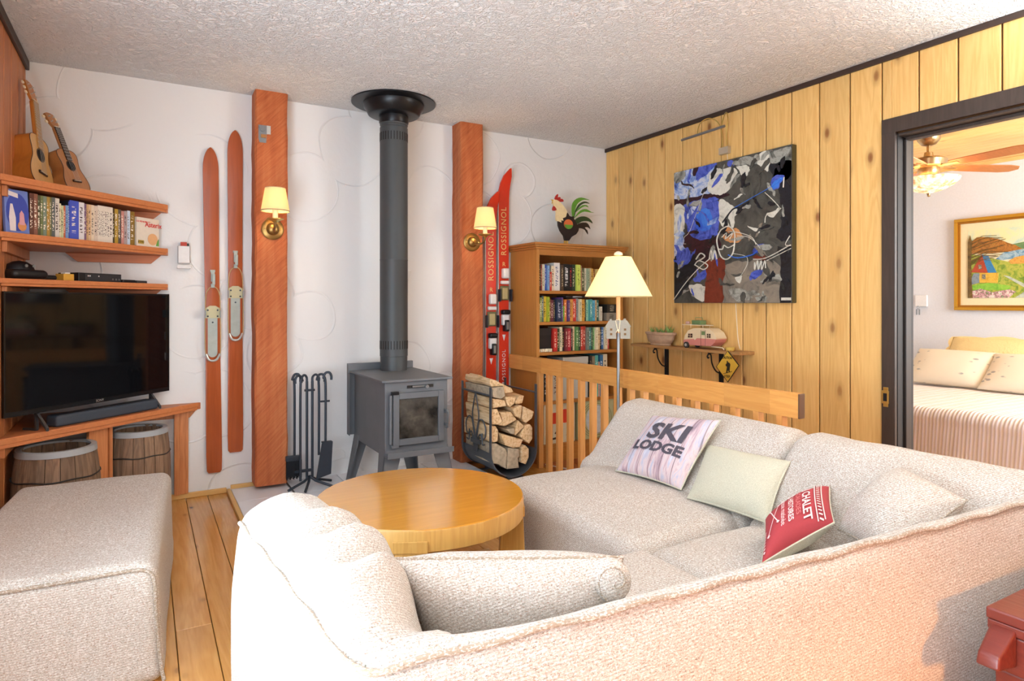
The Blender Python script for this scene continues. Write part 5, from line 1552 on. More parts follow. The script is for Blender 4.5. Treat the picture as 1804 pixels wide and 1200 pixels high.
L_ = [(275, 1055), (275, 925), (258, 922), (305, 852), (312, 852), (312, 835), (335, 835), (335, 852), (383, 850), (383, 1055)]
R_ = [(430, 1055), (430, 850), (465, 846), (465, 830), (492, 830), (492, 848), (505, 850), (550, 918), (540, 925), (540, 1055)]
plain('plaque_metal', '#98958a', 0.5, metal=0.3, bscale=200, var=0.15)
MB(Mh).prism([hp(*p) for p in L_], 0.0, 0.002).build('house_shape', 'plaque_metal', ph)
MB(Mh).prism([hp(*p) for p in R_], 0.0, 0.002).build('house_shape', 'plaque_metal', ph)
MB(Mh).prism([hp(383, 850), hp(430, 850), hp(430, 975), hp(383, 975)], 0.0, 0.0018).build('joining_plate', 'plaque_metal', ph)
for (a, b_) in ((315, 940), (315, 992), (470, 940), (470, 992)):
    MB(Mh).prism([hp(a, b_), hp(a + 25, b_), hp(a + 25, b_ + 24), hp(a, b_ + 24)], 0.0019, 0.0026).build('window_hole', plain('plaque_dark', '#6a4a20', 0.7), ph)
g = MB(Mh)
for pts in ([(375, 850), (385, 900), (400, 960), (412, 965), (425, 850), (405, 842), (380, 845)], [(380, 985), (400, 955), (415, 960), (410, 985)]):
    g.tube(catmull([(hp(*p)[0], hp(*p)[1], 0.006) for p in pts], 5), 0.0018, n=6)
g.build('string', 'ivory', ph, smooth=True)

# ------------------------------------------------------------------ abstract painting
pt = thing('abstract_painting', (3.808, -1.295, 1.134), 'large blue, black and grey abstract canvas on the pine wall', 'painting')


def brushy(name, cols, scale=9.0):
    m, nt, b = new_mat(name)
    tc = nt.nodes.new('ShaderNodeTexCoord')
    n = nt.nodes.new('ShaderNodeTexNoise'); setin(n, Scale=scale, Detail=5.0, Roughness=0.65, Distortion=1.2)
    L(nt, tc.outputs['Object'], n.inputs['Vector'])
    r = ramp(nt, [(0.28 + 0.44 * i / (len(cols) - 1), c) for i, c in enumerate(cols)])
    L(nt, n.outputs['Fac'], r.inputs[0]); L(nt, r.outputs[0], b.inputs['Base Color'])
    bp = nt.nodes.new('ShaderNodeBump'); setin(bp, Strength=0.5, Distance=0.006)
    L(nt, n.outputs['Fac'], bp.inputs['Height']); L(nt, bp.outputs[0], b.inputs['Normal'])
    setin(b, Roughness=0.35)
    MATS[name] = m


brushy('paint_ground', ['#1d1d1c', '#45443f', '#55544d', '#33322f'])
brushy('paint_black', ['#0a0a0c', '#141416', '#20222a', '#0a0a0c', '#4a4a48'])
brushy('paint_lightblue', ['#2a3a78', '#5a7ac0', '#9ab0d8', '#d0d6de', '#4a68b8', '#20264a'])
brushy('paint_darkred', ['#100a0c', '#3a1420', '#1a1014', '#4a2024'])
brushy('paint_blue', ['#1c2250', '#3a50b0', '#5a6ac8', '#3048a8', '#2a2440'])
brushy('paint_brightblue', ['#2a50c0', '#3a78d8', '#4a8ae0'])
brushy('paint_cream', ['#8a8a80', '#c8c6b8', '#dedccf', '#d0cec0', '#9a9890'])
brushy('paint_greylight', ['#3a3a36', '#77776e', '#a8a89e', '#66665e', '#2a2a28'])
brushy('paint_brownred', ['#3a1410', '#6e2a18', '#7e3420', '#4a1c14'])
brushy('paint_taupe', ['#4e4a42', '#7e766a', '#8e8474', '#5a564e'])
brushy('paint_orange', ['#a8683a', '#d0935c', '#c08048'])
MB().box(3.790, 3.828, -1.769, -0.821, 1.134, 2.057).build('canvas', 'paint_ground', pt, bevel=0.003)
MB().box(3.7915, 3.8275, -1.7725, -1.769, 1.136, 2.055).build('canvas_edge', plain('canvas_edge', '#4a4222', 0.7), pt)
M_YZ = frame((0, 0, 0), (0, -1, 0), (0, 0, 1))     # local x = -y, local z = -x


def patch(poly, x_front, th, name, mat, parent, n=4):
    P = [Vector((-p[0], p[1], 0)) for p in poly]
    if n > 1:
        P = catmull(P, 2 * n, closed=True)
        if parent is pt:
            P = [q + Vector((noise.noise(q * 45) * 0.010 + noise.noise(q * 17) * 0.016, noise.noise(q * 45 + Vector((7, 3, 1))) * 0.010 + noise.noise(q * 17 + Vector((2, 9, 4))) * 0.016, 0)) for q in P]
    P = [(min(1.767, max(0.823, q.x)), min(2.055, max(1.136, q.y))) if parent is pt else (q.x, q.y) for q in P]
    return MB(M_YZ).prism(P, -x_front - th * 0, -x_front + th).build(name, mat, parent)


lay = 0.0004
for i, key in enumerate(['paint_taupe', 'paint_lightblue', 'paint_black', 'paint_darkred', 'paint_blue', 'paint_brightblue', 'paint_greylight', 'paint_cream', 'paint_brownred', 'paint_orange']):
    for poly in PAINT[key]:
        patch(poly, 3.7905, 0.0008 + lay * i, 'paint_patch', key, pt)
rp_ = random.Random(21)
for k in range(90):
    yy, zz = rp_.uniform(0.84, 1.75), rp_.uniform(1.15, 2.04)
    u_ = (yy - 0.84) / 0.91
    if u_ < 0.42:
        key = rp_.choice(['paint_lightblue', 'paint_blue', 'paint_blue', 'paint_black', 'paint_darkred', 'paint_lightblue', 'paint_greylight'])
    elif u_ < 0.85:
        key = rp_.choice(['paint_ground', 'paint_greylight', 'paint_ground', 'paint_taupe', 'paint_black'])
    else:
        key = rp_.choice(['paint_black', 'paint_black', 'paint_greylight', 'paint_ground'])
    a_ = rp_.uniform(0, PI); l_, w_ = rp_.uniform(0.02, 0.07), rp_.uniform(0.005, 0.018)
    poly = [(-(yy + l_ * math.cos(t_) * math.cos(a_) - w_ * math.sin(t_) * math.sin(a_)), zz + l_ * math.cos(t_) * math.sin(a_) + w_ * math.sin(t_) * math.cos(a_)) for t_ in (0, 1, 2, 3.1, 4.2, 5.2)]
    patch(poly, 3.7905, 0.0052 + 0.00003 * k, 'paint_smear', key, pt, n=2)
for pts, r, c in STROKES:
    mt = ('paint_cream', 'paint_brightblue', 'paint_black')[c]
    P = catmull([(3.7845, min(-0.823, max(-1.767, p[0])), p[1]) for p in pts], 5)
    MB().tube(P, r * 0.8, n=6).build('paint_stroke', mt, pt, smooth=True)
MB().box(3.7865, 3.790, -1.765, -1.70, 1.150, 1.166).build('signature_label', 'paint_cream', pt)

# picture light
pl = thing('picture_light', (3.74, -1.26, 2.1), 'slim brushed metal picture light above the abstract canvas', 'picture light')
MB().cyl((3.665, -1.02, 2.229), (3.665, -1.385, 2.236), 0.0085, n=14).build('light_bar', 'steel_grey', pl, smooth=True)
MB().box(3.800, 3.8295, -1.292, -1.215, 2.105, 2.150).build('wall_box', plain('box_beige', '#bdb09a', 0.4, metal=0.3), pl, bevel=0.002)
for (yb, yw) in ((-1.16, -1.235), (-1.36, -1.275)):
    MB().tube(catmull([(3.812, yw, 2.148), (3.810, yw, 2.25), (3.79, yw + (yb - yw) * 0.3, 2.325), (3.74, yw + (yb - yw) * 0.7, 2.345), (3.69, yb, 2.31), (3.665, yb, 2.24)], 8), 0.0035, n=7).build('arm', 'brass_bright', pl, smooth=True)
MB().tube(catmull([(3.822, -1.268, 2.106), (3.824, -1.27, 2.06)], 4), 0.002, n=6).build('cord', 'ivory', pl, smooth=True)
MB().tube(catmull([(3.824, -1.335, 1.132), (3.824, -1.345, 1.0), (3.823, -1.355, 0.9), (3.822, -1.37, 0.842)], 6), 0.0028, n=6).build('cord', 'ivory', pl, smooth=True)

# ------------------------------------------------------------------ small wall shelf
ws = thing('wall_shelf', (3.76, -0.98, 0.62), 'narrow worn wooden wall shelf on black iron brackets', 'shelf')
wood('old_shelf', '#b98a54', '#8a6134', 'Y', rough=0.6, grain=0.8, var=0.02)
MB().box(3.690, 3.829, -1.478, -0.470, 0.813, 0.832).build('board', 'old_shelf', ws, bevel=0.003)
for y in (-0.715, -1.22):
    g = MB().box(3.812, 3.829, y - 0.014, y + 0.014, 0.60, 0.811).box(3.705, 3.829, y - 0.010, y + 0.010, 0.806, 0.8125)
    g.build('bracket', 'black_metal', ws, bevel=0.002)
    MB().tube(catmull([(3.815, y, 0.672), (3.77, y, 0.69), (3.735, y, 0.74), (3.725, y, 0.795), (3.705, y, 0.803), (3.692, y, 0.790), (3.698, y, 0.778), (3.706, y, 0.782)], 6), 0.0048, n=7).build('scroll', 'black_metal', ws, smooth=True)

# planter with succulents
pp = thing('oval_planter', (3.757, -0.72, 0.8325), 'weathered oval clay planter with spiky succulents on the wall shelf', 'planter')
plain('clay_pot', '#b9987a', 0.85, bscale=35, var=0.28, bump=0.3)
Mp = Matrix.Translation((3.757, -0.72, 0.8325)) @ Matrix.Diagonal((0.42, 1.0, 1.0, 1.0))
MB(Mp).lathe([(0, 0.0), (0.095, 0.0), (0.098, 0.014), (0.108, 0.018), (0.128, 0.045), (0.134, 0.072), (0.146, 0.076), (0.148, 0.090), (0.138, 0.094), (0.128, 0.090), (0.122, 0.080), (0, 0.078)], n=40).build('pot', 'clay_pot', pp, smooth=True)
MB(Mp).lathe([(0, 0.0805), (0.121, 0.0815)], n=30).build('soil', plain('soil', '#4a3a28', 0.95, bscale=90, var=0.4), pp)
rs = random.Random(5)
plain('succulent', '#7f9a4a', 0.5, bscale=30, var=0.2)
for (yy, hh, nn) in ((-0.635, 0.055, 13), (-0.70, 0.05, 12), (-0.745, 0.05, 12), (-0.80, 0.07, 14), (-0.825, 0.055, 10)):
    g = MB()
    for k in range(nn):
        a = 2 * PI * k / nn + rs.uniform(-0.2, 0.2)
        tl = rs.uniform(0.5, 1.0)
        d = Vector((math.cos(a) * 0.5, math.sin(a), 0)) * 0.032 * (0.4 + tl * 0.6)
        p0 = Vector((3.757, yy, 0.912)); p1 = p0 + d * 0.5 + Vector((0, 0, hh * 0.5 * tl)); p2 = p0 + d * 1.1 + Vector((0, 0, hh * tl))
        g.tube([p0, p1, p2], lambda t: 0.0045 * (1 - t) + 0.0004, n=5)
    g.build('succulent_rosette', 'succulent', pp, smooth=True)

# toy caravan
cv = thing('toy_caravan', (3.74, -1.11, 0.8325), 'pink and cream toy caravan with luggage on its roof on the wall shelf', 'toy')
plain('caravan_cream', '#e6d3ad', 0.45); plain('caravan_pink', '#cf8478', 0.45); plain('caravan_dark', '#3d1c18', 0.4); plain('caravan_green', '#6f8a5a', 0.5)


def yz(poly, x0, x1, name, mat, parent):
    return MB(M_YZ).prism([(-p[0], p[1]) for p in poly], -x1, -x0).build(name, mat, parent, bevel=0.0)


yz(CARAVAN['body'], 3.700, 3.795, 'body', 'caravan_cream', cv)
yz(CARAVAN['lower'], 3.6985, 3.7965, 'lower_panel', 'caravan_pink', cv)
for k in ('win1', 'win2'):
    w_ = yz(CARAVAN[k], 3.6965, 3.6985, 'window', 'caravan_dark', cv)
    P = CARAVAN[k]
    ym = sum(p[0] for p in P) / 4; zm = sum(p[1] for p in P) / 4
    y0, y1 = min(p[0] for p in P), max(p[0] for p in P); z0, z1 = min(p[1] for p in P), max(p[1] for p in P)
    MB().box(3.6955, 3.697, ym - 0.0015, ym + 0.0015, z0, z1).box(3.6955, 3.697, y0, y1, zm - 0.001, zm + 0.001).build('glazing_bar', 'caravan_cream', w_)
P = CARAVAN['door']
MB().tube([(3.698, p[0], p[1]) for p in P], 0.0012, n=5, closed=True).build('door_line', 'caravan_dark', cv)
yz(CARAVAN['doorwin'], 3.697, 3.6985, 'door_window', 'caravan_green', cv)
zr = max(p[1] for p in CARAVAN['body'])
wy, wz = -1.035, 0.8325 + 0.021
g = MB().cyl((3.688, wy, wz), (3.702, wy, wz), 0.0205, n=20)
wh = g.build('wheel', plain('tyre', '#2c2a28', 0.7), cv, smooth=True, ang=30)
MB().cyl((3.685, wy, wz), (3.689, wy, wz), 0.010, n=16).build('hub_cap', 'steel_pale', wh, smooth=True, ang=30)
MB().cyl((3.79, wy, wz), (3.804, wy, wz), 0.0205, n=20).build('wheel', 'tyre', cv, smooth=True, ang=30)
MB().tube([(3.75, -1.20, 0.850), (3.745, -1.30, 0.846), (3.745, -1.31, 0.834)], 0.003, n=6).build('tow_bar', 'ivory', cv)
g = MB()
for yy in (-0.99, -1.16):
    for xx in (3.715, 3.78):
        g.cyl((xx, yy, zr - 0.006), (xx, yy, zr + 0.018), 0.0015, n=6)
for xx in (3.715, 3.78):
    g.tube([(xx, -0.975, zr + 0.018), (xx, -1.19, zr + 0.018)], 0.002, n=6)
for yy in (-0.975, -1.03, -1.085, -1.14, -1.19):
    g.tube([(3.715, yy, zr + 0.018), (3.78, yy, zr + 0.018)], 0.0015, n=6)
g.build('roof_rack', 'ivory', cv)
MB().rbox(3.72, 3.775, -1.135, -1.055, zr + 0.021, zr + 0.050, 0.004, n=2).build('suitcase', 'caravan_green', cv, smooth=True)
MB().tube([(3.747, -1.13, zr + 0.05), (3.747, -1.125, zr + 0.068), (3.747, -1.065, zr + 0.068), (3.747, -1.06, zr + 0.05)], 0.0018, n=6).build('suitcase_handle', 'caravan_green', cv)
MB().lathe([(0, 0), (0.014, 0.004), (0.016, 0.012), (0.010, 0.02), (0, 0.022)], (3.747, -0.995, zr + 0.02), 16).build('round_bag', plain('bag_pink', '#d8b0a0', 0.6), cv, smooth=True)
t = MB().lathe([(0, 0.0005), (0.026, 0.0005), (0.030, 0.02), (0.028, 0.022), (0.024, 0.006), (0, 0.004)], (3.742, -1.362, 0.8325), 24).build('candle_dish', plain('amber_glass', '#d9b45a', 0.2), smooth=True)
tag(t, 'small amber glass dish at the right end of the wall shelf', 'dish')

# caution sign hanging from the shelf
sg = thing('caution_sign', (3.682, -1.40, 0.645), 'yellow diamond caution sign with skier hanging from the wall shelf', 'sign')
plain('sign_yellow', '#d3a93c', 0.45); plain('sign_black', '#1d1811', 0.5)
yz(SIGN['outer'], 3.680, 3.684, 'sign_board', 'sign_black', sg)
yz([(p[0], p[1]) for p in SIGN['inner']], 3.6788, 3.6815, 'sign_face', 'sign_yellow', sg)
yz(SIGN['man'], 3.678, 3.6789, 'skier_symbol', 'sign_black', sg)
yz(SIGN['ski'], 3.678, 3.6789, 'slope_symbol', 'sign_black', sg)
cy_ = sum(p[0] for p in SIGN['outer']) / 4
Mc = frame((3.6785, cy_ + 0.002, 0.793), (0, -1, 0), (0, 0, 1))
lettering('CAUTION', 0.021, Mc, 'sign_black', sg, sx=0.80, bold=0.0006)
Mc = frame((3.6785, cy_ + 0.002, 0.677), (0, -1, 0), (0, 0, 1))
lettering('STEEP', 0.021, Mc, 'sign_black', sg, sx=0.85, bold=0.0004)
g = MB().tube([(3.682, SIGN['outer'][0][0], SIGN['outer'][0][1] - 0.004), (3.684, SIGN['outer'][0][0], 0.838), (3.70, SIGN['outer'][0][0], 0.8345)], 0.0015, n=6)
g.build('hook', 'brass_bright', sg)


# ------------------------------------------------------------------ corner shelves (cut on the diagonal)
S2 = math.sqrt(0.5)
U = Vector((S2, S2, 0)); NIN = Vector((-S2, S2, 0))


def diag(c, z, s=0.0):
    """frame on a diagonal front line x - y = c: local x along the front, y inwards, z up"""
    o = Vector((0, -c, z)) + U * s
    return frame(o, U, NIN, (0, 0, 1))


def corner_shelf(z0, z1, label):
    t = thing('corner_shelf', (0.25, -0.2, z0), label, 'shelf', 'cedar corner shelves above the television')
    MB().prism([(0.001, -0.685), (0.645, -0.041), (0.655, -0.001), (0.001, -0.001)], z0, z1).build('board', 'cedar_shelf', t, bevel=0.002)
    M = diag(0.700, z0)
    h = z1 - z0
    g = MB(M).box(0.004, 0.925, 0, 0.0115, h * 0.36, h + 0.001).box(0.012, 0.918, 0.004, 0.0115, 0, h * 0.36)
    g.build('front_moulding', wood('cedar_front', '#d08450', '#b8683a', 'X', rough=0.42, grain=0.6, var=0.03), t, bevel=0.003)
    P = [(0.17, z0 - 0.001), (0.62, z0 - 0.001), (0.57, z0 - 0.048), (0.225, z0 - 0.048)]
    MB(M_XZ).prism(P, 0.001, 0.020).build('cleat', 'cedar_shelf', t, bevel=0.002)
    MB().box(0.001, 0.020, -0.66, -0.03, z0 - 0.048, z0 - 0.001).build('cleat', 'cedar_upright', t, bevel=0.002)
    return t


corner_shelf(1.648, 1.691, 'top cedar corner shelf carrying the guitar and ukulele')
corner_shelf(1.405, 1.442, 'middle cedar corner shelf holding the row of disc cases')
corner_shelf(1.208, 1.241, 'lowest cedar corner shelf just above the television')

# ------------------------------------------------------------------ disc cases on the middle shelf
SB = [0.1245, 0.1442, 0.1626, 0.1754, 0.1881, 0.2051, 0.2206, 0.2291, 0.2461, 0.2673, 0.2758, 0.2885, 0.2984, 0.314, 0.3196, 0.3677, 0.3974, 0.4087, 0.42, 0.4356, 0.4525, 0.4723, 0.4808, 0.4893, 0.4978, 0.5063, 0.5148, 0.5247, 0.5332, 0.5416, 0.56, 0.5713, 0.5926, 0.6109, 0.6293, 0.6491, 0.6675, 0.6958]
DC = [('#5d3326', 'dark brown', 19.0), ('#8a5a45', 'rose-brown', 19.0), ('#4f5233', 'dark olive', 18.6), ('#6f7a4a', 'olive green', 18.6), ('#7a8a78', 'grey-green', 18.6), ('#b08a3a', 'mustard', 18.6), ('#6a6a40', 'khaki', 18.6), ('#5a5f60', 'slate grey', 18.8), ('#d8d2c8', 'off-white', 18.6), ('#e0d8b0', 'cream', 16.4), ('#c8d0a0', 'pale green', 15.6), ('#c96a48', 'orange-red', 15.6), ('#7aa0d0', 'light blue', 16.0), ('#3a4fae', 'navy blue', 18.0), ('#4257c4', 'thick royal blue', 18.8), ('#e4e2e4', 'white', 18.6), ('#7a5a78', 'mauve', 18.2), ('#c8a070', 'tan', 18.2), ('#d8b890', 'peach', 18.2), ('#e0d0b8', 'ivory', 18.2), ('#d8c8b8', 'pinkish', 18.0)] + [('#e8e0d2', 'slim white', 18.6)] * 9 + [('#4a3a1c', 'black and gold', 18.2), ('#b09030', 'gold', 18.2), ('#5a5048', 'dark taupe', 18.2), ('#c88a80', 'pink', 17.6), ('#b0a0a0', 'mauve-grey', 17.8), ('#c8d8e8', 'pale blue', 18.4), ('#8a6a20', 'brown-gold', 18.2)]
Md = diag(0.66, 1.4425)
for k, (c, cw, h) in enumerate(DC):
    if k + 1 >= len(SB):
        break
    s0, s1 = SB[k], SB[k + 1] - 0.0008
    o = Md @ Vector(((s0 + s1) / 2, 0.067, 0))
    lab = '%s disc case, %s from the blue face-out case on the middle shelf' % (cw, ORD[k] if k < len(ORD) else 'last')
    t = thing('disc_case', o, lab, 'disc case', 'disc cases on the middle corner shelf')
    h = h / 100
    lum = sum(hexc(c)[:3]) / 3
    M2 = Md.copy()
    mt = spine_mat(c, '#f2ead8' if lum < 0.35 else '#4a3a38')
    g = MB(Md).box(s0, s1, 0.0, 0.004, 0, h)
    # the spine is tilted to the diagonal: keep a local frame for its print
    sp_ = g.build('spine', mt, t)
    MB(Md).box(s0 + 0.0002, s1 - 0.0002, 0.004, 0.135 if s1 < 0.62 else 0.12, 0, h - 0.001).build('case', plain('case_black', '#26262a', 0.4) if lum < 0.3 else plain('case_clear', '#c9c9cc', 0.35), t)
# face-out blue case at the left
t = thing('disc_case', Md @ Vector((0.12, 0.02, 0)), 'blue illustrated disc case standing face out at the left end', 'disc case')
Mf = Md @ Matrix.Translation((0.016, -0.006, 0.0)) @ Matrix.Rotation(math.radians(-4), 4, 'X')
MB(Mf).box(0, 0.105, 0, 0.016, 0.0012, 0.195).build('case', plain('case_blue', '#6f86cc', 0.3), t, bevel=0.002)
Mf2 = Mf @ Matrix.Translation((0.0525, -0.0004, 0.10)) @ Matrix.Diagonal((0.64, 1, 1, 1)) @ Matrix.Rotation(PI / 2, 4, 'X')
MB(Mf2).prism([(0.078 * math.cos(2 * PI * i / 28) + 0.003, 0.085 * math.sin(2 * PI * i / 28) - 0.005) for i in range(28)], 0, 0.0006).build('oval_print', plain('print_blue', '#3d4fae', 0.3), t)
MB(Mf2).prism([(0.03 * math.cos(2 * PI * i / 20) + 0.03, 0.022 * math.sin(2 * PI * i / 20) - 0.065) for i in range(20)], 0.0006, 0.001).build('print_shape', plain('print_orange', '#d8935a', 0.3), t)
MB(Mf2).prism([(-0.055, -0.09), (-0.015, -0.09), (-0.012, -0.03), (-0.03, 0.03), (-0.045, 0.03), (-0.058, -0.03)], 0.0006, 0.001).build('print_shape', plain('print_pale', '#e8dfe0', 0.3), t)
MB(Mf2).prism([(0.01, -0.06), (0.05, -0.06), (0.045, -0.01), (0.03, 0.005), (0.015, -0.01)], 0.001, 0.0014).build('print_shape', plain('print_rose', '#d8a0a8', 0.3), t)
MB(Mf2).prism([(-0.06, 0.068), (0.01, 0.058), (0.01, 0.078), (-0.06, 0.088)], 0.0006, 0.001).build('print_band', 'print_pale', t)
# face-out cream box at the right
t = thing('disc_case', Md @ Vector((0.78, 0.02, 0)), 'cream boxed disc set with red lettering standing face out at the right end', 'disc case')
Mf = Md @ Matrix.Translation((0.700, -0.010, 0.0))
MB(Mf).box(0, 0.152, 0, 0.03, 0.0004, 0.158).build('box', plain('case_cream', '#e6dccb', 0.5), t, bevel=0.002)
Mf2 = Mf @ Matrix.Translation((0.076, -0.0006, 0.08)) @ Matrix.Rotation(PI / 2, 4, 'X')
lettering('Asterix', 0.038, Mf2 @ Matrix.Translation((0.035, 0.042, 0)), plain('print_red', '#cf2f2a', 0.5), t, bold=0.0006)
lettering('LES MENHIRS ET', 0.013, Mf2 @ Matrix.Translation((-0.034, 0.055, 0)), 'print_red', t)
MB(Mf2).box(-0.068, -0.030, -0.066, -0.046, 0, 0.0008).build('print_band', plain('print_gold', '#b99a3a', 0.5), t)
lettering('8 DVD', 0.014, Mf2 @ Matrix.Translation((-0.049, -0.056, 0.001)), plain('print_black', '#201a18', 0.5), t)
MB(Mf2).prism([(0.034 * math.cos(2 * PI * i / 18) + 0.03, 0.032 * math.sin(2 * PI * i / 18) - 0.036) for i in range(18)], 0, 0.0008).build('print_shape', plain('print_peach', '#e4b07c', 0.5), t)
MB(Mf2).prism([(0.052, -0.07), (0.072, -0.07), (0.072, -0.03), (0.06, -0.045)], 0, 0.001).build('print_shape', plain('print_green', '#6aa64a', 0.5), t)

# ------------------------------------------------------------------ things on the lowest shelf
Ml = diag(0.62, 1.2415)
t = thing('headset', Ml @ Vector((0.12, 0.05, 0)), 'bulky black headset lying at the left of the lowest shelf', 'headset')
plain('black_plastic', '#17171a', 0.35)
MB(Ml).rbox(0.03, 0.20, -0.02, 0.10, 0.0005, 0.045, 0.022, n=4).build('body', 'black_plastic', t, smooth=True)
MB(Ml @ Matrix.Translation((0.11, 0.05, 0.042)) @ Matrix.Diagonal((1.0, 0.75, 0.6, 1))).lathe([(0, 0.075), (0.03, 0.066), (0.055, 0.04), (0.064, 0.0), (0.0, 0.0)], n=24).build('shell', 'black_plastic', t, smooth=True)
MB(Ml).rbox(0.19, 0.255, 0.0, 0.05, 0.0005, 0.024, 0.011, n=3).build('strap', 'black_plastic', t, smooth=True)
for k, xx in enumerate((0.10, 0.135)):
    MB(Ml).cyl((xx, -0.002, 0.062), (xx, -0.006, 0.062), 0.007, n=14).build('lens', 'steel_grey', t)
t = MB(Ml).box(0.283, 0.338, 0.0, 0.05, 0.0005, 0.034).build('yellow_box', plain('yellow_card', '#d9a63e', 0.5), bevel=0.001)
tag(t, 'small yellow cardboard box on the lowest shelf beside the disc player', 'box')
t = MB(Ml).box(0.293, 0.322, 0.004, 0.03, 0.0345, 0.041).build('white_eraser', 'white_plastic', bevel=0.002)
tag(t, 'little white block lying on the yellow box', 'block')
t = thing('disc_player', Ml @ Vector((0.5, 0.06, 0)), 'flat black disc player on the lowest shelf above the television', 'disc player')
MB(Ml).box(0.362, 0.610, 0.0, 0.13, 0.0005, 0.044).build('case', 'black_plastic', t, bevel=0.002)
MB(Ml).box(0.395, 0.605, -0.002, 0.001, 0.006, 0.040).build('front_panel', plain('panel_grey', '#33363a', 0.3), t)
for xx in (0.41, 0.42, 0.47):
    MB(Ml).box(xx, xx + 0.006, -0.003, -0.0015, 0.026, 0.032).build('indicator', 'white_plastic', t)
for xx in (0.555, 0.575, 0.593):
    MB(Ml).cyl((xx, -0.002, 0.016), (xx, -0.004, 0.016), 0.005, n=12).build('button', 'steel_grey', t)
t = MB(Ml).rbox(0.615, 0.700, -0.004, 0.045, 0.0005, 0.018, 0.005, n=2).build('remote_control', 'black_plastic', smooth=True)
tag(t, 'black remote control beside the disc player on the lowest shelf', 'remote control')
t = MB(Ml).rbox(0.705, 0.775, -0.006, 0.034, 0.0005, 0.016, 0.005, n=2).build('remote_control', plain('remote_grey', '#2a2d32', 0.4), smooth=True)
tag(t, 'dark grey remote control at the right tip of the lowest shelf', 'remote control')


# ------------------------------------------------------------------ guitar and ukulele
def instrument(name, B, H, nrm, blen, bw, thick, top, side, label, neckw, head):
    t = thing(name, (B[0], B[1], B[2]), label, 'guitar' if name == 'small_guitar' else 'ukulele')
    B, H = Vector(B), Vector(H)
    y = (H - B); Lt = y.length; y.normalize()
    n = Vector(nrm); n = (n - y * n.dot(y)).normalized()
    x = y.cross(n)
    M = frame(B, x, y, n)
    hw = [(0.0, 0.05), (0.02, 0.30), (0.07, 0.43), (0.16, 0.495), (0.28, 0.495), (0.40, 0.44), (0.52, 0.365), (0.60, 0.345), (0.70, 0.36), (0.82, 0.40), (0.91, 0.385), (0.97, 0.29), (1.0, 0.10)]
    R_ = [(w * bw, v * blen, 0) for v, w in hw]
    O = R_ + [(-p[0], p[1], 0) for p in reversed(R_)]
    O = [(q.x, q.y) for q in catmull(O, 4, closed=True)]
    MB(M).prism(O, -thick, -0.0015).build('body', side, t, smooth=True, ang=50)
    tp = MB(M).prism(O, -0.0015, 0.001).build('soundboard', top, t)
    MB(M).tube([(p[0], p[1], 0.0003) for p in O], 0.0018, n=6, closed=True).build('binding', plain('binding_dark', '#4a2c16', 0.4), tp)
    hy = blen * 0.62
    MB(M).prism([(bw * 0.15 * math.cos(2 * PI * i / 24), hy + bw * 0.15 * math.sin(2 * PI * i / 24)) for i in range(24)], 0.001, 0.0016).build('sound_hole', plain('hole_dark', '#120a06', 0.9), t)
    MB(M).tube([(bw * 0.165 * math.cos(2 * PI * i / 24), hy + bw * 0.165 * math.sin(2 * PI * i / 24), 0.0014) for i in range(24)], 0.002, n=6, closed=True).build('rosette', 'binding_dark', t)
    br = MB(M).box(-bw * 0.17, bw * 0.17, blen * 0.24, blen * 0.29, 0.001, 0.008).build('bridge', plain('rosewood', '#3a2014', 0.4), t, bevel=0.001)
    MB(M).box(-bw * 0.13, bw * 0.13, blen * 0.265, blen * 0.275, 0.008, 0.0105).build('saddle', 'ivory', br)
    nk = Lt * (1 - head)
    MB(M).rbox(-neckw, neckw, blen - 0.01, nk, -0.016, 0.002, 0.008, n=3).build('neck', side, t, smooth=True)
    fb = MB(M).box(-neckw, neckw, hy + bw * 0.17, nk, 0.002, 0.006).build('fretboard', 'rosewood' if name == 'ukulele' else plain('tan_board', '#b98e55', 0.4), t)
    k = hy + bw * 0.2
    while k < nk - 0.008:
        MB(M).box(-neckw, neckw, k, k + 0.0014, 0.006, 0.007).build('fret', 'steel_pale', fb)
        k += (nk - k) * 0.075 + 0.006
    MB(M).box(-neckw, neckw, nk - 0.003, nk + 0.001, 0.002, 0.008).build('nut', 'ivory', t)
    Mhd = M @ Matrix.Translation((0, nk, 0)) @ Matrix.Rotation(math.radians(-10), 4, 'X')
    hl = Lt * head
    hd = MB(Mhd).prism([(-neckw, 0), (neckw, 0), (neckw * 1.45, hl * 0.25), (neckw * 1.5, hl * 0.92), (neckw * 0.6, hl), (-neckw * 0.6, hl), (-neckw * 1.5, hl * 0.92), (-neckw * 1.45, hl * 0.25)], -0.012, 0.001).build('headstock', side, t, bevel=0.001)
    for sgn in (-1, 1):
        for q in ((0.28, 0.52, 0.76) if name == 'small_guitar' else (0.35, 0.7)):
            MB(Mhd).cyl((sgn * neckw * 0.8, hl * q, 0.001), (sgn * neckw * 0.8, hl * q, 0.010), 0.0028, n=8).build('string_post', 'steel_pale', hd)
            MB(Mhd).rbox(sgn * neckw * 1.5 + (0.004 if sgn > 0 else -0.018), sgn * neckw * 1.5 + (0.018 if sgn > 0 else -0.004), hl * q - 0.007, hl * q + 0.007, -0.012, -0.003, 0.003, n=2).build('tuning_peg', 'ivory', hd, smooth=True)
    g = MB(M)
    ns = 6 if name == 'small_guitar' else 4
    for i in range(ns):
        xx = (-0.75 + 1.5 * i / (ns - 1)) * neckw
        g.tube([(xx * 1.15, blen * 0.27, 0.0108), (xx, nk, 0.0088)], 0.0005, n=4)
    g.build('strings', 'steel_pale', t)
    return t


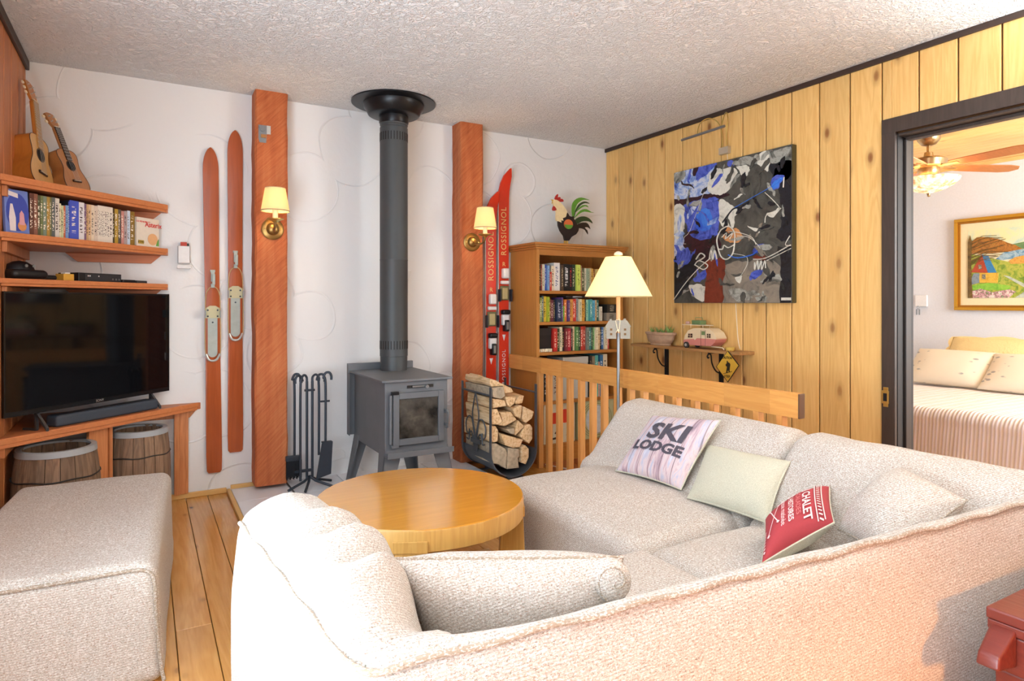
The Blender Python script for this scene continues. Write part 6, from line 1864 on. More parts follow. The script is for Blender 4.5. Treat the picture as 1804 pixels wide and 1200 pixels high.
wood('spruce_top', '#d9ac6c', '#c2904f', 'Z', rough=0.35, grain=0.5, var=0.02)
wood('orange_wood', '#c27a34', '#a5601f', 'Z', rough=0.3, grain=0.5, var=0.02)
wood('mahogany', '#b47a48', '#96602f', 'Z', rough=0.35, grain=0.5, var=0.02)
instrument('small_guitar', (0.114, -0.338, 1.698), (0.053, -0.208, 2.245), (0.934, -0.336, 0.10), 0.265, 0.20, 0.085, 'spruce_top', 'orange_wood', 'small guitar with pale top leaning in the corner on the top shelf', 0.022, 0.2)
instrument('ukulele', (0.255, -0.212, 1.700), (0.122, -0.162, 2.112), (0.82, -0.56, 0.15), 0.235, 0.165, 0.065, 'mahogany', 'mahogany', 'brown ukulele with dark fretboard leaning against the small guitar', 0.018, 0.19)

# ------------------------------------------------------------------ television bench
ts = thing('television_bench', (0.3, -0.25, 0.0), 'cedar corner bench under the television on plank legs', 'television bench')
MB().prism([(0.001, -0.712), (0.80, -0.014), (0.824, -0.001), (0.001, -0.001)], 0.512, 0.551).build('top', 'cedar_shelf', ts, bevel=0.002)
dv = Vector((0.80, 0.70, 0)).normalized()
nv = Vector((-dv.y, dv.x, 0))
Mb = frame((0.004, -0.7225, 0.508), dv, nv, (0, 0, 1))
g = MB(Mb).box(0, 1.075, 0, 0.012, 0.018, 0.0445).box(0.0, 1.07, 0.005, 0.012, 0, 0.018)
g.build('front_moulding', 'cedar_front', ts, bevel=0.004)
MB().box(0.685, 0.712, -0.045, -0.001, 0.0325, 0.510).build('leg', 'cedar_upright', ts, bevel=0.002)
MB().box(0.713, 0.758, -0.030, -0.017, 0.033, 0.510).build('leg', 'cedar_upright', ts, bevel=0.002)
MB(M_XZ).prism([(0.30, 0.511), (0.80, 0.511), (0.765, 0.468), (0.30, 0.468)], 0.001, 0.016).build('cleat', 'cedar_upright', ts, bevel=0.002)
Mq = frame((0.340, -0.372, 0.0), dv, nv, (0, 0, 1))
MB(Mq).box(-0.05, 0.05, 0.0, 0.02, 0.0005, 0.511).build('leg', 'cedar_upright', ts, bevel=0.002)
MB(Mq).box(0.051, 0.069, -0.01, 0.05, 0.0005, 0.511).build('leg', 'cedar_upright', ts, bevel=0.002)
MB().box(0.001, 0.018, -0.70, -0.03, 0.468, 0.511).build('cleat', 'cedar_upright', ts)

# television
tv = thing('television', (0.33, -0.36, 0.5515), 'large black flat-screen television on the corner bench', 'television')
Mt = diag(0.688, 0.634, 0.016)
TW, TH = 0.918, 0.551
MB(Mt).box(0, TW, 0.003, 0.013, 0, TH).build('housing', plain('tv_black', '#0b0b0d', 0.3), tv, bevel=0.001)
m, nt, b = new_mat('tv_screen')
b.inputs['Base Color'].default_value = (0.004, 0.004, 0.005, 1); setin(b, Roughness=0.06); b.inputs['Specular IOR Level'].default_value = 0.5
MATS['tv_screen'] = m
MB(Mt).box(0.008, TW - 0.008, 0.0005, 0.004, 0.022, TH - 0.008).build('screen', 'tv_screen', tv)
g = MB(Mt).box(0, TW, 0, 0.004, 0, 0.021).box(0, 0.007, 0, 0.004, 0.021, TH).box(TW - 0.007, TW, 0, 0.004, 0.021, TH).box(0.007, TW - 0.007, 0, 0.004, TH - 0.007, TH)
g.build('bezel', plain('tv_bezel', '#17181a', 0.25), tv)
MB(Mt).rbox(0.2, 0.72, 0.012, 0.055, 0.03, 0.40, 0.01, n=2).build('rear_housing', 'tv_black', tv, smooth=True)
lettering('SONY', 0.017, Mt @ Matrix.Translation((0.47, -0.0004, 0.0105)) @ Matrix.Rotation(PI / 2, 4, 'X'), 'steel_pale', tv, extrude=0.0002)
for xx, a in ((0.155, 0), (0.80, 0)):
    Mx = Mt @ Matrix.Translation((xx, 0, -0.0825))
    g = MB(Mx)
    g.add([(-0.006, 0.01, 0.085), (0.006, 0.01, 0.085), (0.006, -0.052, 0.016), (-0.006, -0.052, 0.016), (-0.006, 0.02, 0.078), (0.006, 0.02, 0.078), (0.006, -0.052, 0.0005), (-0.006, -0.052, 0.0005)],
          [(0, 1, 2, 3), (7, 6, 5, 4), (0, 3, 7, 4), (1, 5, 6, 2), (3, 2, 6, 7), (0, 4, 5, 1)])
    g.box(-0.006, 0.006, 0.01, 0.09, 0.0005, 0.010).box(-0.006, 0.006, 0.008, 0.02, 0.005, 0.085)
    g.build('foot', plain('tv_foot', '#4a4c50', 0.35, metal=0.5), tv)

sb = thing('soundbar', (0.40, -0.30, 0.5515), 'dark blue-grey soundbar lying in front of the television', 'soundbar')
sd = Vector((0.612 - 0.194, -0.137 + 0.507, 0)).normalized()
Ms = frame((0.183, -0.517, 0.5515), sd, (-sd.y, sd.x, 0), (0, 0, 1))
MB(Ms).rbox(0.0, 0.565, 0.0, 0.075, 0.0005, 0.054, 0.012, n=4).build('body', plain('soundbar_grey', '#3a4450', 0.6, bscale=400, var=0.2), sb, smooth=True)
MB(Ms).box(0.02, 0.545, 0.008, 0.07, 0.0535, 0.0548).build('top_panel', plain('soundbar_top', '#2a2f38', 0.4), sb)
for xx in (0.26, 0.29):
    MB(Ms).cyl((xx, 0.03, 0.0545), (xx, 0.03, 0.0555), 0.005, n=12).build('button', 'steel_grey', sb)


# ------------------------------------------------------------------ barrels
def barrel(cx, cy, r, h, label, seed):
    t = thing('wooden_barrel', (cx, cy, 0.0005), label, 'barrel', 'old wooden barrels under the television bench')
    rb = random.Random(seed)
    n = 18
    wood('barrel_stave', '#94785f', '#5f4a3a', 'Z', rough=0.8, grain=0.9, var=0.22)

    def rad(v):
        return r * (0.94 + 0.13 * math.sin(PI * v))
    for k in range(n):
        a0, a1 = 2 * PI * k / n + 0.008, 2 * PI * (k + 1) / n - 0.008
        off = rb.uniform(-0.002, 0.002)
        vs, fs = [], []
        for i in range(7):
            v = i / 6
            for (aa, dr) in ((a0, 0), ((a0 + a1) / 2, 0.0015), (a1, 0), (a1, -0.016), (a0, -0.016)):
                R0 = rad(v) + off + dr
                vs.append((cx + R0 * math.cos(aa), cy + R0 * math.sin(aa), 0.0005 + h * v))
        for i in range(6):
            for q in range(5):
                fs.append((i * 5 + q, i * 5 + (q + 1) % 5, (i + 1) * 5 + (q + 1) % 5, (i + 1) * 5 + q))
        fs += [tuple(reversed(range(5))), tuple(30 + q for q in range(5))]
        g = MB(); g.add(vs, fs); g.build('stave', 'barrel_stave', t)
    plain('hoop_band', '#aab0b4', 0.55, metal=0.2, bscale=15, var=0.15)
    z0, z1 = h * 0.945, h + 0.002
    MB().lathe([(rad(0.93) + 0.003, z0), (rad(1) + 0.005, z1), (rad(1) - 0.018, z1), (rad(1) - 0.018, z1 - 0.01)], (cx, cy, 0), 40).build('top_band', 'hoop_band', t, smooth=True)
    for v in (0.72, 0.28):
        MB().tube([(cx + (rad(v) + 0.003) * math.cos(2 * PI * i / 40), cy + (rad(v) + 0.003) * math.sin(2 * PI * i / 40), h * v + 0.003 * math.sin(i)) for i in range(40)], 0.0032, n=6, closed=True).build('wire_hoop', plain('dark_wire', '#3a3734', 0.6, metal=0.4), t, smooth=True)
    MB().lathe([(0, 0.02), (rad(0.04) - 0.016, 0.02)], (cx, cy, 0), 30).build('bottom_board', 'barrel_stave', t)
    return t


barrel(0.182, -0.505, 0.163, 0.462, 'larger-looking open wooden barrel nearest the cedar wall', 1)
barrel(0.512, -0.205, 0.140, 0.462, 'open wooden barrel beside the bench leg by the stucco wall', 2)


# ------------------------------------------------------------------ upholstery
SPOTS = [('#ad917c', 0.53, 330, (0.6, 0.6, 1.3)), ('#eae7e2', 0.50, 300, (0.6, 0.6, 1.3)), ('#6f5647', 0.61, 360, (0.7, 0.7, 1.2)), ('#787e6a', 0.62, 320, (1, 1, 1)), ('#b07f70', 0.64, 260, (1, 1, 1))]
tweed('oat_tweed', '#c6beb4', SPOTS, amount=0.7, bump=0.5, rows=900.0)
tweed('oat_tweed_piping', '#9f907e', SPOTS[:4], amount=0.5)
tweed('linen_cushion', '#c6c4b0', [('#aaa892', 0.55, 420, (1, 1, 1)), ('#dcdac8', 0.56, 380, (1, 1, 1))], weave=600, amount=0.7)


def wr_noise(p, f, a):
    return noise.noise(Vector(p) * f) * a


def upholstered_run(O, I, prof_fn, n, wrinkle=None, cap0=True, cap1=True, base=0.03):
    """sweep: O and I are matched outer / inner polylines (dense); prof_fn(t) gives [(s, z)] from outer foot over the top to the inner foot"""
    O = [Vector((p[0], p[1], 0)) for p in O]; I = [Vector((p[0], p[1], 0)) for p in I]
    # cumulative
    m = len(O)

    def samp(P, t):
        f = t * (m - 1); i = min(int(f), m - 2); k = f - i
        return P[i].lerp(P[i + 1], k)
    rows = []
    stations = [(0.0, 1.0, 0.0)]
    ts = [i / n for i in range(n + 1)]
    vs, fs = [], []
    cols = None

    def ring(t, shrink, push):
        o, i_ = samp(O, t), samp(I, t)
        d = samp(O, min(1, t + 0.01)) - samp(O, max(0, t - 0.01))
        d = d.normalized() if d.length > 0 else Vector((1, 0, 0))
        pr = prof_fn(t)
        zs = [z for _, z in pr]
        zc = base + (max(zs) - base) * 0.5
        out = []
        for (s, z) in pr:
            ss = 0.5 + (s - 0.5) * shrink
            zz = zc + (z - zc) * (1 - (1 - shrink) * 0.8)
            if z <= base + 0.001:
                zz = base
            p = o.lerp(i_, ss) + d * push
            p.z = zz
            if wrinkle:
                p = wrinkle(p, t, s)
            out.append(p)
        return out
    seq = []
    if cap0:
        seq += [(0.0, 0.55, -0.052), (0.0, 0.80, -0.047), (0.0, 0.92, -0.033), (0.0, 0.98, -0.016)]
    seq += [(t, 1.0, 0.0) for t in ts]
    if cap1:
        seq += [(1.0, 0.98, 0.016), (1.0, 0.92, 0.033), (1.0, 0.80, 0.047), (1.0, 0.55, 0.052)]
    for (t, sh, pu) in seq:
        r = ring(t, sh, pu)
        cols = len(r)
        vs += r
    R_ = len(seq)
    for i in range(R_ - 1):
        for k in range(cols - 1):
            fs.append((i * cols + k, i * cols + k + 1, (i + 1) * cols + k + 1, (i + 1) * cols + k))
        fs.append((i * cols + cols - 1, i * cols, (i + 1) * cols, (i + 1) * cols + cols - 1))
    fs.append(tuple(reversed(range(cols)))); fs.append(tuple((R_ - 1) * cols + k for k in range(cols)))
    g = MB(); g.add(vs, [tuple(reversed(f)) for f in fs])
    return g


def interp_prof(P, n):
    """resample a coarse (s, z) profile smoothly"""
    Q = catmull([(a, b_, 0) for a, b_ in P], n)
    return [(q.x, q.y) for q in Q]


# ---- foreground section: arm on the left, long low back along the front
ZT = 0.62
ARM = interp_prof([(0.0, 0.03), (-0.07, 0.12), (-0.09, 0.35), (-0.05, 0.55), (0.0, 0.612), (0.10, 0.645), (0.32, 0.668), (0.58, 0.662), (0.80, 0.630), (0.95, 0.565), (1.0, 0.45), (1.0, 0.25), (1.0, 0.03)], 4)
BCK = interp_prof([(0.0, 0.03), (-0.05, 0.12), (-0.08, 0.35), (-0.04, 0.55), (0.0, 0.606), (0.04, 0.615), (0.11, 0.610), (0.21, 0.582), (0.38, 0.53), (0.62, 0.45), (0.85, 0.39), (1.0, 0.25), (1.0, 0.03)], 4)
n1, n2 = 26, 64
Opts, Ipts = [], []
A0, A1 = Vector((0.735, -2.53, 0)), Vector((0.790, -3.24, 0))
C1 = Vector((0.835, -3.285, 0))
E1 = Vector((2.90, -3.415, 0))
a0, a1 = Vector((0.985, -2.54, 0)), Vector((1.035, -2.96, 0))
e1 = Vector((2.90, -3.07, 0))
for i in range(n1):
    k = i / (n1 - 1)
    p = A0.lerp(A1, k); q = a0.lerp(a1, k)
    Opts.append(p); Ipts.append(q)
for k in (0.25, 0.5, 0.75):
    Opts.append(A1.lerp(C1, k) + Vector((-0.006, -0.006, 0)) * math.sin(PI * k)); Ipts.append(a1.lerp(Vector((1.045, -2.985, 0)), k))
b1 = Vector((1.06, -3.0, 0))
for i in range(n2):
    k = i / (n2 - 1)
    Opts.append(C1.lerp(E1, k)); Ipts.append(b1.lerp(e1, k))
m_ = len(Opts)
tc_ = (n1 + 1) / m_


def prof_front(t):
    k = (t - (tc_ - 0.10)) / 0.20
    k = max(0.0, min(1.0, k)); k = k * k * (3 - 2 * k)
    return [(a[0] * (1 - k) + b_[0] * k, a[1] * (1 - k) + b_[1] * k) for a, b_ in zip(ARM, BCK)]


def wrk(p, t, s):
    q = Vector(p)
    if s > 0.03 and q.z > 0.3:
        # soft folds across the arm and puckers round the inner corner
        fold = 0.0
        for (tcn, wdt, amp) in ((0.095, 0.012, 0.011), (0.135, 0.011, -0.012), (0.165, 0.012, 0.012), (0.205, 0.010, -0.013), (0.235, 0.012, 0.010), (0.335, 0.008, 0.012), (0.36, 0.007, -0.010), (0.385, 0.008, 0.011), (0.42, 0.008, -0.007), (0.455, 0.009, 0.010), (0.475, 0.008, -0.006), (0.52, 0.012, 0.010)):
            x_ = (t - tcn - 0.02 * (s - 0.5)) / wdt
            fold += amp * math.exp(-x_ * x_)
        q.z += 1.7 * fold * min(1.0, max(0.0, (s - 0.12) * 2.2))
    q.z += wr_noise((p.x, p.y, s), 6.0, 0.006) if q.z > 0.1 else 0
    if -0.2 < s < 0.02 and q.z < 0.6 and q.z > 0.05:
        d = wr_noise((p.x * 2, p.y * 2, p.z * 3), 2.0, 0.008)
        q.x += d; q.y += d
    return q


sf = thing('sofa_section', (1.8, -3.0, 0.0), 'oatmeal tweed sofa section with rounded arm nearest the camera', 'sofa', 'sectional sofa pieces')
g = upholstered_run(Opts, Ipts, prof_front, 200, wrk, base=0.02)
g.build('arm_and_back', 'oat_tweed', sf, smooth=True, ang=0)
# piping along the outer top edge
pip = []
for i in range(141):
    t = i / 140
    f = t * (m_ - 1); j = min(int(f), m_ - 2); k = f - j
    p = Opts[j].lerp(Opts[j + 1], k)
    q = Ipts[j].lerp(Ipts[j + 1], k)
    d = (p - q).normalized()
    pip.append(p + d * 0.002 + Vector((0, 0, 0.614 + 0.003 * math.sin(i * 0.7) + wr_noise(p, 4, 0.004))))
front = [Vector((0.744 + 0.24 * k, -2.480 - 0.006 * math.sin(PI * k), 0.60 + 0.045 * math.sin(PI * k))) for k in (0.05, 0.3, 0.6)]
MB().tube(pip, 0.0055, n=8).build('piping', 'oat_tweed_piping', sf, smooth=True)
MB().rbox(1.00, 1.90, -3.06, -2.62, 0.02, 0.372, 0.045, n=5).build('seat', 'oat_tweed', sf, smooth=True, ang=0)

# ---- sections along the railing
SIDE = interp_prof([(0.0, 0.03), (-0.03, 0.2), (-0.05, 0.42), (-0.02, 0.57), (0.08, 0.625), (0.22, 0.645), (0.38, 0.632), (0.52, 0.585), (0.68, 0.505), (0.84, 0.41), (1.0, 0.34), (1.02, 0.2), (1.0, 0.03)], 4)


def wr_side(p, t, s):
    q = Vector(p)
    q.z += wr_noise((p.x, p.y, s * 2), 3.0, 0.012) if q.z > 0.1 else 0
    q.x += wr_noise((p.x, p.y * 1.5, s * 2 + 5), 3.0, 0.012) if q.z > 0.1 else 0
    return q


def seat_fn(x0, x1, y0, y1, z1, seed):
    def fn(p):
        q = Vector(p)
        u = (q.x - x0) / (x1 - x0) * 2 - 1; v = (q.y - y0) / (y1 - y0) * 2 - 1
        if q.z > z1 - 0.12:
            k = (q.z - (z1 - 0.12)) / 0.12
            q.z += k * (0.030 * (1 - u * u) * (1 - v * v) + wr_noise((q.x + seed, q.y, 0), 3.5, 0.010))
        q.x += wr_noise((q.y * 1.2, q.z * 2, seed), 2.5, 0.008) * (1 if q.x < x0 + 0.1 else 0)
        q.y += wr_noise((q.x * 1.2, q.z * 2, seed + 3), 2.5, 0.008)
        return q
    return fn


sa = thing('sofa_section', (2.35, -2.15, 0.0), 'oatmeal tweed armless sofa section holding the printed ski cushion', 'sofa', 'sectional sofa pieces')
Oy = [(2.832, -1.66 - 0.89 * i / 20) for i in range(21)]
Iy = [(2.37, -1.66 - 0.89 * i / 20) for i in range(21)]
upholstered_run(Oy, Iy, lambda t: SIDE, 40, wr_side, base=0.02).build('backrest', 'oat_tweed', sa, smooth=True, ang=0)
MB().rbox(1.875, 2.62, -2.585, -1.70, 0.02, 0.362, 0.055, n=6, fn=seat_fn(1.875, 2.62, -2.585, -1.70, 0.362, 1)).build('seat', 'oat_tweed', sa, smooth=True, ang=0)
sb_ = thing('sofa_section', (2.35, -2.85, 0.0), 'oatmeal tweed corner sofa section under the red cushion', 'sofa', 'sectional sofa pieces')
Oy = [(2.835 + 0.008 * math.sin(i), -2.665 - 0.66 * i / 20) for i in range(21)]
Iy = [(2.37, -2.665 - 0.66 * i / 20) for i in range(21)]
upholstered_run(Oy, Iy, lambda t: [(s, z * (1.01 if z > 0.1 else 1)) for s, z in SIDE], 40, wr_side, base=0.02).build('backrest', 'oat_tweed', sb_, smooth=True, ang=0)
MB().rbox(1.905, 2.62, -3.06, -2.605, 0.02, 0.352, 0.055, n=6, fn=seat_fn(1.905, 2.62, -3.06, -2.605, 0.352, 4)).build('seat', 'oat_tweed', sb_, smooth=True, ang=0)

# ---- ottoman
ot = thing('ottoman', (0.33, -1.40, 0.0), 'long oatmeal tweed ottoman in front of the barrels', 'ottoman')
Mo = Matrix.Translation((0.322, -1.405, 0)) @ Matrix.Rotation(math.radians(-3.5), 4, 'Z')


def ott(p):
    q = Vector(p)
    q += Vector((wr_noise(p, 3.0, 0.008), wr_noise((p[1], p[0], p[2]), 3.0, 0.008), 0))
    if q.z > 0.28:
        q.z += wr_noise((p[0], p[1], 2), 3.0, 0.010) * (q.z - 0.28) / 0.08
    if q.z < 0.10:
        k = (0.10 - q.z) / 0.10
        q.x += (0.018 * k * k) * (1 if q.x > 0 else -1); q.y += (0.015 * k * k) * (1 if q.y > 0 else -1)
    else:
        k = (q.z - 0.10) / 0.26
        q.x -= 0.012 * k * (1 if q.x > 0 else -1)
    return q


MB(Mo).rbox(-0.295, 0.295, -0.585, 0.585, 0.012, 0.368, 0.042, n=7, fn=ott).build('cover', 'oat_tweed', ot, smooth=True, ang=0)
P = [(-0.262, -0.578, 0.350), (-0.1, -0.582, 0.352), (0.1, -0.582, 0.354), (0.225, -0.580, 0.354), (0.262, -0.578, 0.340), (0.276, -0.577, 0.31), (0.282, -0.578, 0.2), (0.292, -0.582, 0.08), (0.302, -0.592, 0.02)]
MB(Mo).tube(catmull(P, 6), 0.0055, n=8).build('piping', 'oat_tweed_piping', ot, smooth=True)


# ------------------------------------------------------------------ cushions
def cushion_map(c, thick, pinch=0.07, corner=0.12):
    """c = [bottom-left, bottom-right, top-right, top-left] in world; returns f(u, v, side)"""
    c = [Vector(p) for p in c]
    nrm = (c[1] - c[0]).cross(c[3] - c[0]).normalized()

    def f(u, v, side, lift=0.0):
        uu, vv = u, v
        # edges bow inwards between the corners
        bu = 1 - pinch * (1 - (2 * v - 1) ** 2); bv = 1 - pinch * (1 - (2 * u - 1) ** 2)
        uu = 0.5 + (u - 0.5) * bu; vv = 0.5 + (v - 0.5) * bv
        p = c[0].lerp(c[1], uu).lerp(c[3].lerp(c[2], uu), vv)
        a = max(0.0, 1 - abs(2 * u - 1) ** 2.4); b_ = max(0.0, 1 - abs(2 * v - 1) ** 2.4)
        h = thick * (a * b_) ** 0.5
        return p + nrm * (side * h + lift * (1 if side > 0 else -1))
    return f


def cushion(name, c, thick, mat_front, mat_back, label, group=None, n=22, wr=0.004, seam='oat_tweed_piping', pinch=0.06):
    f = cushion_map(c, thick, pinch)
    cen = sum((Vector(p) for p in c), Vector()) / 4
    zmin = min(p[2] for p in c)
    t = thing(name, (cen.x, cen.y, zmin), label, 'cushion', group)
    for side, mt, nm in ((1, mat_front, 'front_panel'), (-1, mat_back, 'back_panel')):
        vs, fs = [], []
        for j in range(n + 1):
            for i in range(n + 1):
                u, v = i / n, j / n
                u = 0.5 - 0.5 * math.cos(PI * u); v = 0.5 - 0.5 * math.cos(PI * v)
                p = f(u, v, side)
                e = min(u, 1 - u, v, 1 - v)
                p = p + Vector((wr_noise(p, 9, wr), wr_noise((p.y, p.z, p.x), 9, wr), wr_noise((p.z, p.x, p.y), 9, wr))) * min(1, e * 8)
                vs.append(p)
        for j in range(n):
            for i in range(n):
                q = (j * (n + 1) + i, j * (n + 1) + i + 1, (j + 1) * (n + 1) + i + 1, (j + 1) * (n + 1) + i)
                fs.append(q if side > 0 else tuple(reversed(q)))
        g = MB(); g.add(vs, fs); g.build(nm, mt, t, smooth=True, ang=0)
    if seam:
        ed_ = [f(i / 16, 0, 1) for i in range(16)] + [f(1, i / 16, 1) for i in range(16)] + [f(1 - i / 16, 1, 1) for i in range(16)] + [f(0, 1 - i / 16, 1) for i in range(16)]
        MB().tube(ed_, 0.0035, n=6, closed=True).build('seam', seam, t, smooth=True)
    return t, f


def on_cushion(s, size, u0, v0, du, dv, f, mat, parent, sx=1.0, bold=0.0, spacing=1.0, rot=0.0, lift=0.004, W_=1.0, H_=1.0, name='lettering'):
    """lettering wrapped on the front of a cushion; size is in cushion units"""
    vs, fs = text_geo(s, size, spacing=spacing, bold=bold)
    bm = bmesh.new()
    V = [bm.verts.new(v) for v in vs]
    for q in fs:
        try:
            bm.faces.new([V[i] for i in q])
        except ValueError:
            pass
    bmesh.ops.triangulate(bm, faces=bm.faces[:])
    for _ in range(4):
        lg = [e for e in bm.edges if e.calc_length() > size * 0.22]
        if not lg:
            break
        bmesh.ops.subdivide_edges(bm, edges=lg, cuts=1)
        bmesh.ops.triangulate(bm, faces=[q for q in bm.faces if len(q.verts) > 3])
    bm.verts.ensure_lookup_table(); bm.verts.index_update()
    out = []
    cr, sr = math.cos(rot), math.sin(rot)
    for v in bm.verts:
        x, y = v.co.x * sx, v.co.y
        x, y = x * cr - y * sr, x * sr + y * cr
        out.append(f(u0 + x * du, v0 + y * dv, 1, lift))
    fs = [tuple(v.index for v in q.verts) for q in bm.faces]
    bm.free()
    g = MB(); g.add(out, fs)
    return g.build(name, mat, parent)


# printed ski-lodge cushion: whitewashed planks
m, nt, b = new_mat('plank_print')
tc = nt.nodes.new('ShaderNodeTexCoord')
mp = nt.nodes.new('ShaderNodeMapping'); mp.inputs['Rotation'].default_value = (0, 0, math.radians(-4)); mp.inputs['Scale'].default_value = (1, 14, 2.2)
L(nt, tc.outputs['Object'], mp.inputs[0])
n1_ = nt.nodes.new('ShaderNodeTexNoise'); setin(n1_, Scale=3.0, Detail=5.0, Roughness=0.65, Distortion=0.8); L(nt, mp.outputs[0], n1_.inputs['Vector'])
r = ramp(nt, [(0.3, '#8a7a84'), (0.42, '#c2a8b0'), (0.5, '#d8c6c6'), (0.6, '#b6b8cc'), (0.72, '#dcd8dc')])
L(nt, n1_.outputs['Fac'], r.inputs[0])
sepc = nt.nodes.new('ShaderNodeSeparateXYZ'); L(nt, tc.outputs['Object'], sepc.inputs[0])
mm = nt.nodes.new('ShaderNodeMath'); mm.operation = 'MULTIPLY'; mm.inputs[1].default_value = 17.0; L(nt, sepc.outputs['Y'], mm.inputs[0])
fr_ = nt.nodes.new('ShaderNodeMath'); fr_.operation = 'FRACT'; L(nt, mm.outputs[0], fr_.inputs[0])
gr = ramp(nt, [(0.0, (0.35, 0.3, 0.32, 1)), (0.05, (1, 1, 1, 1)), (0.95, (1, 1, 1, 1)), (1.0, (0.35, 0.3, 0.32, 1))]); L(nt, fr_.outputs[0], gr.inputs[0])
mxm = nt.nodes.new('ShaderNodeMix'); mxm.data_type = 'RGBA'; mxm.blend_type = 'MULTIPLY'; mxm.inputs[0].default_value = 1.0
L(nt, r.outputs[0], mxm.inputs[6]); L(nt, gr.outputs[0], mxm.inputs[7]); L(nt, mxm.outputs[2], b.inputs['Base Color'])
setin(b, Roughness=0.9); b.inputs['Specular IOR Level'].default_value = 0.1
MATS['plank_print'] = m
plain('print_charcoal', '#4d4852', 0.85)
c = [(2.345, -1.945, 0.392), (2.385, -2.300, 0.392), (2.575, -2.330, 0.655), (2.565, -1.940, 0.618)]
t, f = cushion('printed_cushion', c, 0.055, 'plank_print', 'linen_cushion', 'square cushion printed SKI LODGE on pale planks', None, seam='linen_cushion')
on_cushion('SKI', 0.38, 0.54, 0.64, 1.0, 1.0, f, 'print_charcoal', t, sx=1.15, bold=0.012)
on_cushion('LODGE', 0.20, 0.50, 0.39, 1.0, 1.0, f, 'print_charcoal', t, sx=1.15, bold=0.009)

c = [(2.345, -2.375, 0.385), (2.372, -2.718, 0.385), (2.56, -2.665, 0.560), (2.565, -2.270, 0.545)]
t, f = cushion('linen_cushion', c, 0.055, 'linen_cushion', 'linen_cushion', 'plain greenish-beige rectangular cushion between the printed and red cushions', None, seam='linen_cushion')
vs_ = [f(1.0, k / 10, 1) for k in range(1, 6)]
MB().tube(vs_, 0.003, n=6).build('button_loop', plain('navy_stitch', '#2a3358', 0.8), t)

# red cushion seen edge-on with white lettering
plain('cushion_red', '#a83a42', 0.85, bscale=200, var=0.06)
plain('cushion_white_print', '#f0d8d8', 0.85)
c = [(2.234, -2.816, 0.450), (2.031, -2.965, 0.405), (2.318, -2.992, 0.478), (2.521, -2.843, 0.520)]
t, f = cushion('red_cushion', c, 0.062, 'cushion_red', 'linen_cushion', 'red cushion with white lettering and crossed arrows, cream back', None, seam='linen_cushion', pinch=0.05)
on_cushion('UN CHALET', 0.17, 0.50, 0.665, 1.0, 1.0, f, 'cushion_white_print', t, sx=0.92, bold=0.004)
on_cushion('ESCALADES', 0.10, 0.50, 0.545, 1.0, 1.0, f, plain('cushion_pink_print', '#cf7a7a', 0.85), t, sx=1.15)
on_cushion('LES HISTOIRES', 0.11, 0.50, 0.43, 1.0, 1.0, f, 'cushion_white_print', t, sx=0.95, bold=0.002)
on_cushion('la grasse matinée', 0.105, 0.50, 0.32, 1.0, 1.0, f, 'cushion_white_print', t, sx=0.9)


def print_line(pts, w, f, mat, parent, name='print_line', lift=0.0045):
    P = catmull([(p[0], p[1], 0) for p in pts], 10)
    vs, fs = [], []
    for i, q in enumerate(P):
        d = (P[min(i + 1, len(P) - 1)] - P[max(i - 1, 0)]).normalized()
        n_ = Vector((-d.y, d.x, 0)) * w / 2
        for e in (n_, -n_):
            vs.append(f(min(1, max(0, q.x + e.x)), min(1, max(0, q.y + e.y)), 1, lift))
    for i in range(len(P) - 1):
        fs.append((2 * i, 2 * i + 1, 2 * i + 3, 2 * i + 2))
    g = MB(); g.add(vs, fs)
    return g.build(name, mat, parent)


for vv in (0.80, 0.90):
    print_line([(0.03, vv), (0.35, vv), (0.65, vv), (0.97, vv)], 0.016, f, 'cushion_white_print', t)
for k in range(17):
    print_line([(0.05 + k * 0.056, 0.825), (0.075 + k * 0.056, 0.875)], 0.018, f, 'cushion_white_print', t, 'print_dash')
print_line([(0.30, 0.24), (0.5, 0.18), (0.80, 0.10)], 0.012, f, 'cushion_white_print', t, 'print_arrow')
print_line([(0.70, 0.24), (0.5, 0.17), (0.22, 0.10)], 0.012, f, 'cushion_white_print', t, 'print_arrow')
for (a, b_) in ((0.80, 0.10), (0.22, 0.10), (0.30, 0.24), (0.70, 0.24)):
    print_line([(a - 0.02, b_ - 0.015), (a + 0.02, b_ + 0.015)], 0.03, f, 'cushion_white_print', t, 'print_arrow_tip')
for k in range(8):
    print_line([(0.62 + k * 0.045, 0.03), (0.64 + k * 0.045, 0.05)], 0.02, f, 'cushion_white_print', t, 'print_dash')

c = [(2.365, -2.975, 0.445), (2.235, -3.205, 0.455), (2.500, -3.265, 0.590), (2.615, -3.030, 0.612)]
cushion('tweed_cushion', c, 0.085, 'oat_tweed', 'oat_tweed', 'large oatmeal tweed cushion slumped in the sofa corner behind the red one')
c = [(1.055, -2.905, 0.415), (1.435, -3.02, 0.405), (1.425, -3.095, 0.590), (0.975, -2.925, 0.618)]
t, f = cushion('tweed_cushion', c, 0.092, 'oat_tweed', 'oat_tweed', 'oatmeal tweed cushion propped against the near sofa back', None, pinch=0.02)
rc = Vector((1.385, -3.098, 0.552))
ax_ = Vector((-0.22, -0.92, 0.25)).normalized()
Mr_ = frame(rc, ax_.orthogonal(), ax_.cross(ax_.orthogonal()), ax_)
MB(Mr_).lathe([(0, -0.09), (0.03, -0.086), (0.042, -0.06), (0.044, 0.0), (0.042, 0.018), (0.034, 0.029), (0.018, 0.034), (0, 0.035)], n=28).build('rolled_end', 'oat_tweed', t, smooth=True)
MB(Mr_).tube([((0.008 + 0.0028 * i) * math.cos(0.55 * i), (0.008 + 0.0028 * i) * math.sin(0.55 * i), 0.036 - 0.00010 * i * i) for i in range(13)], 0.0022, n=6).build('roll_seam', 'oat_tweed_piping', t, smooth=True)

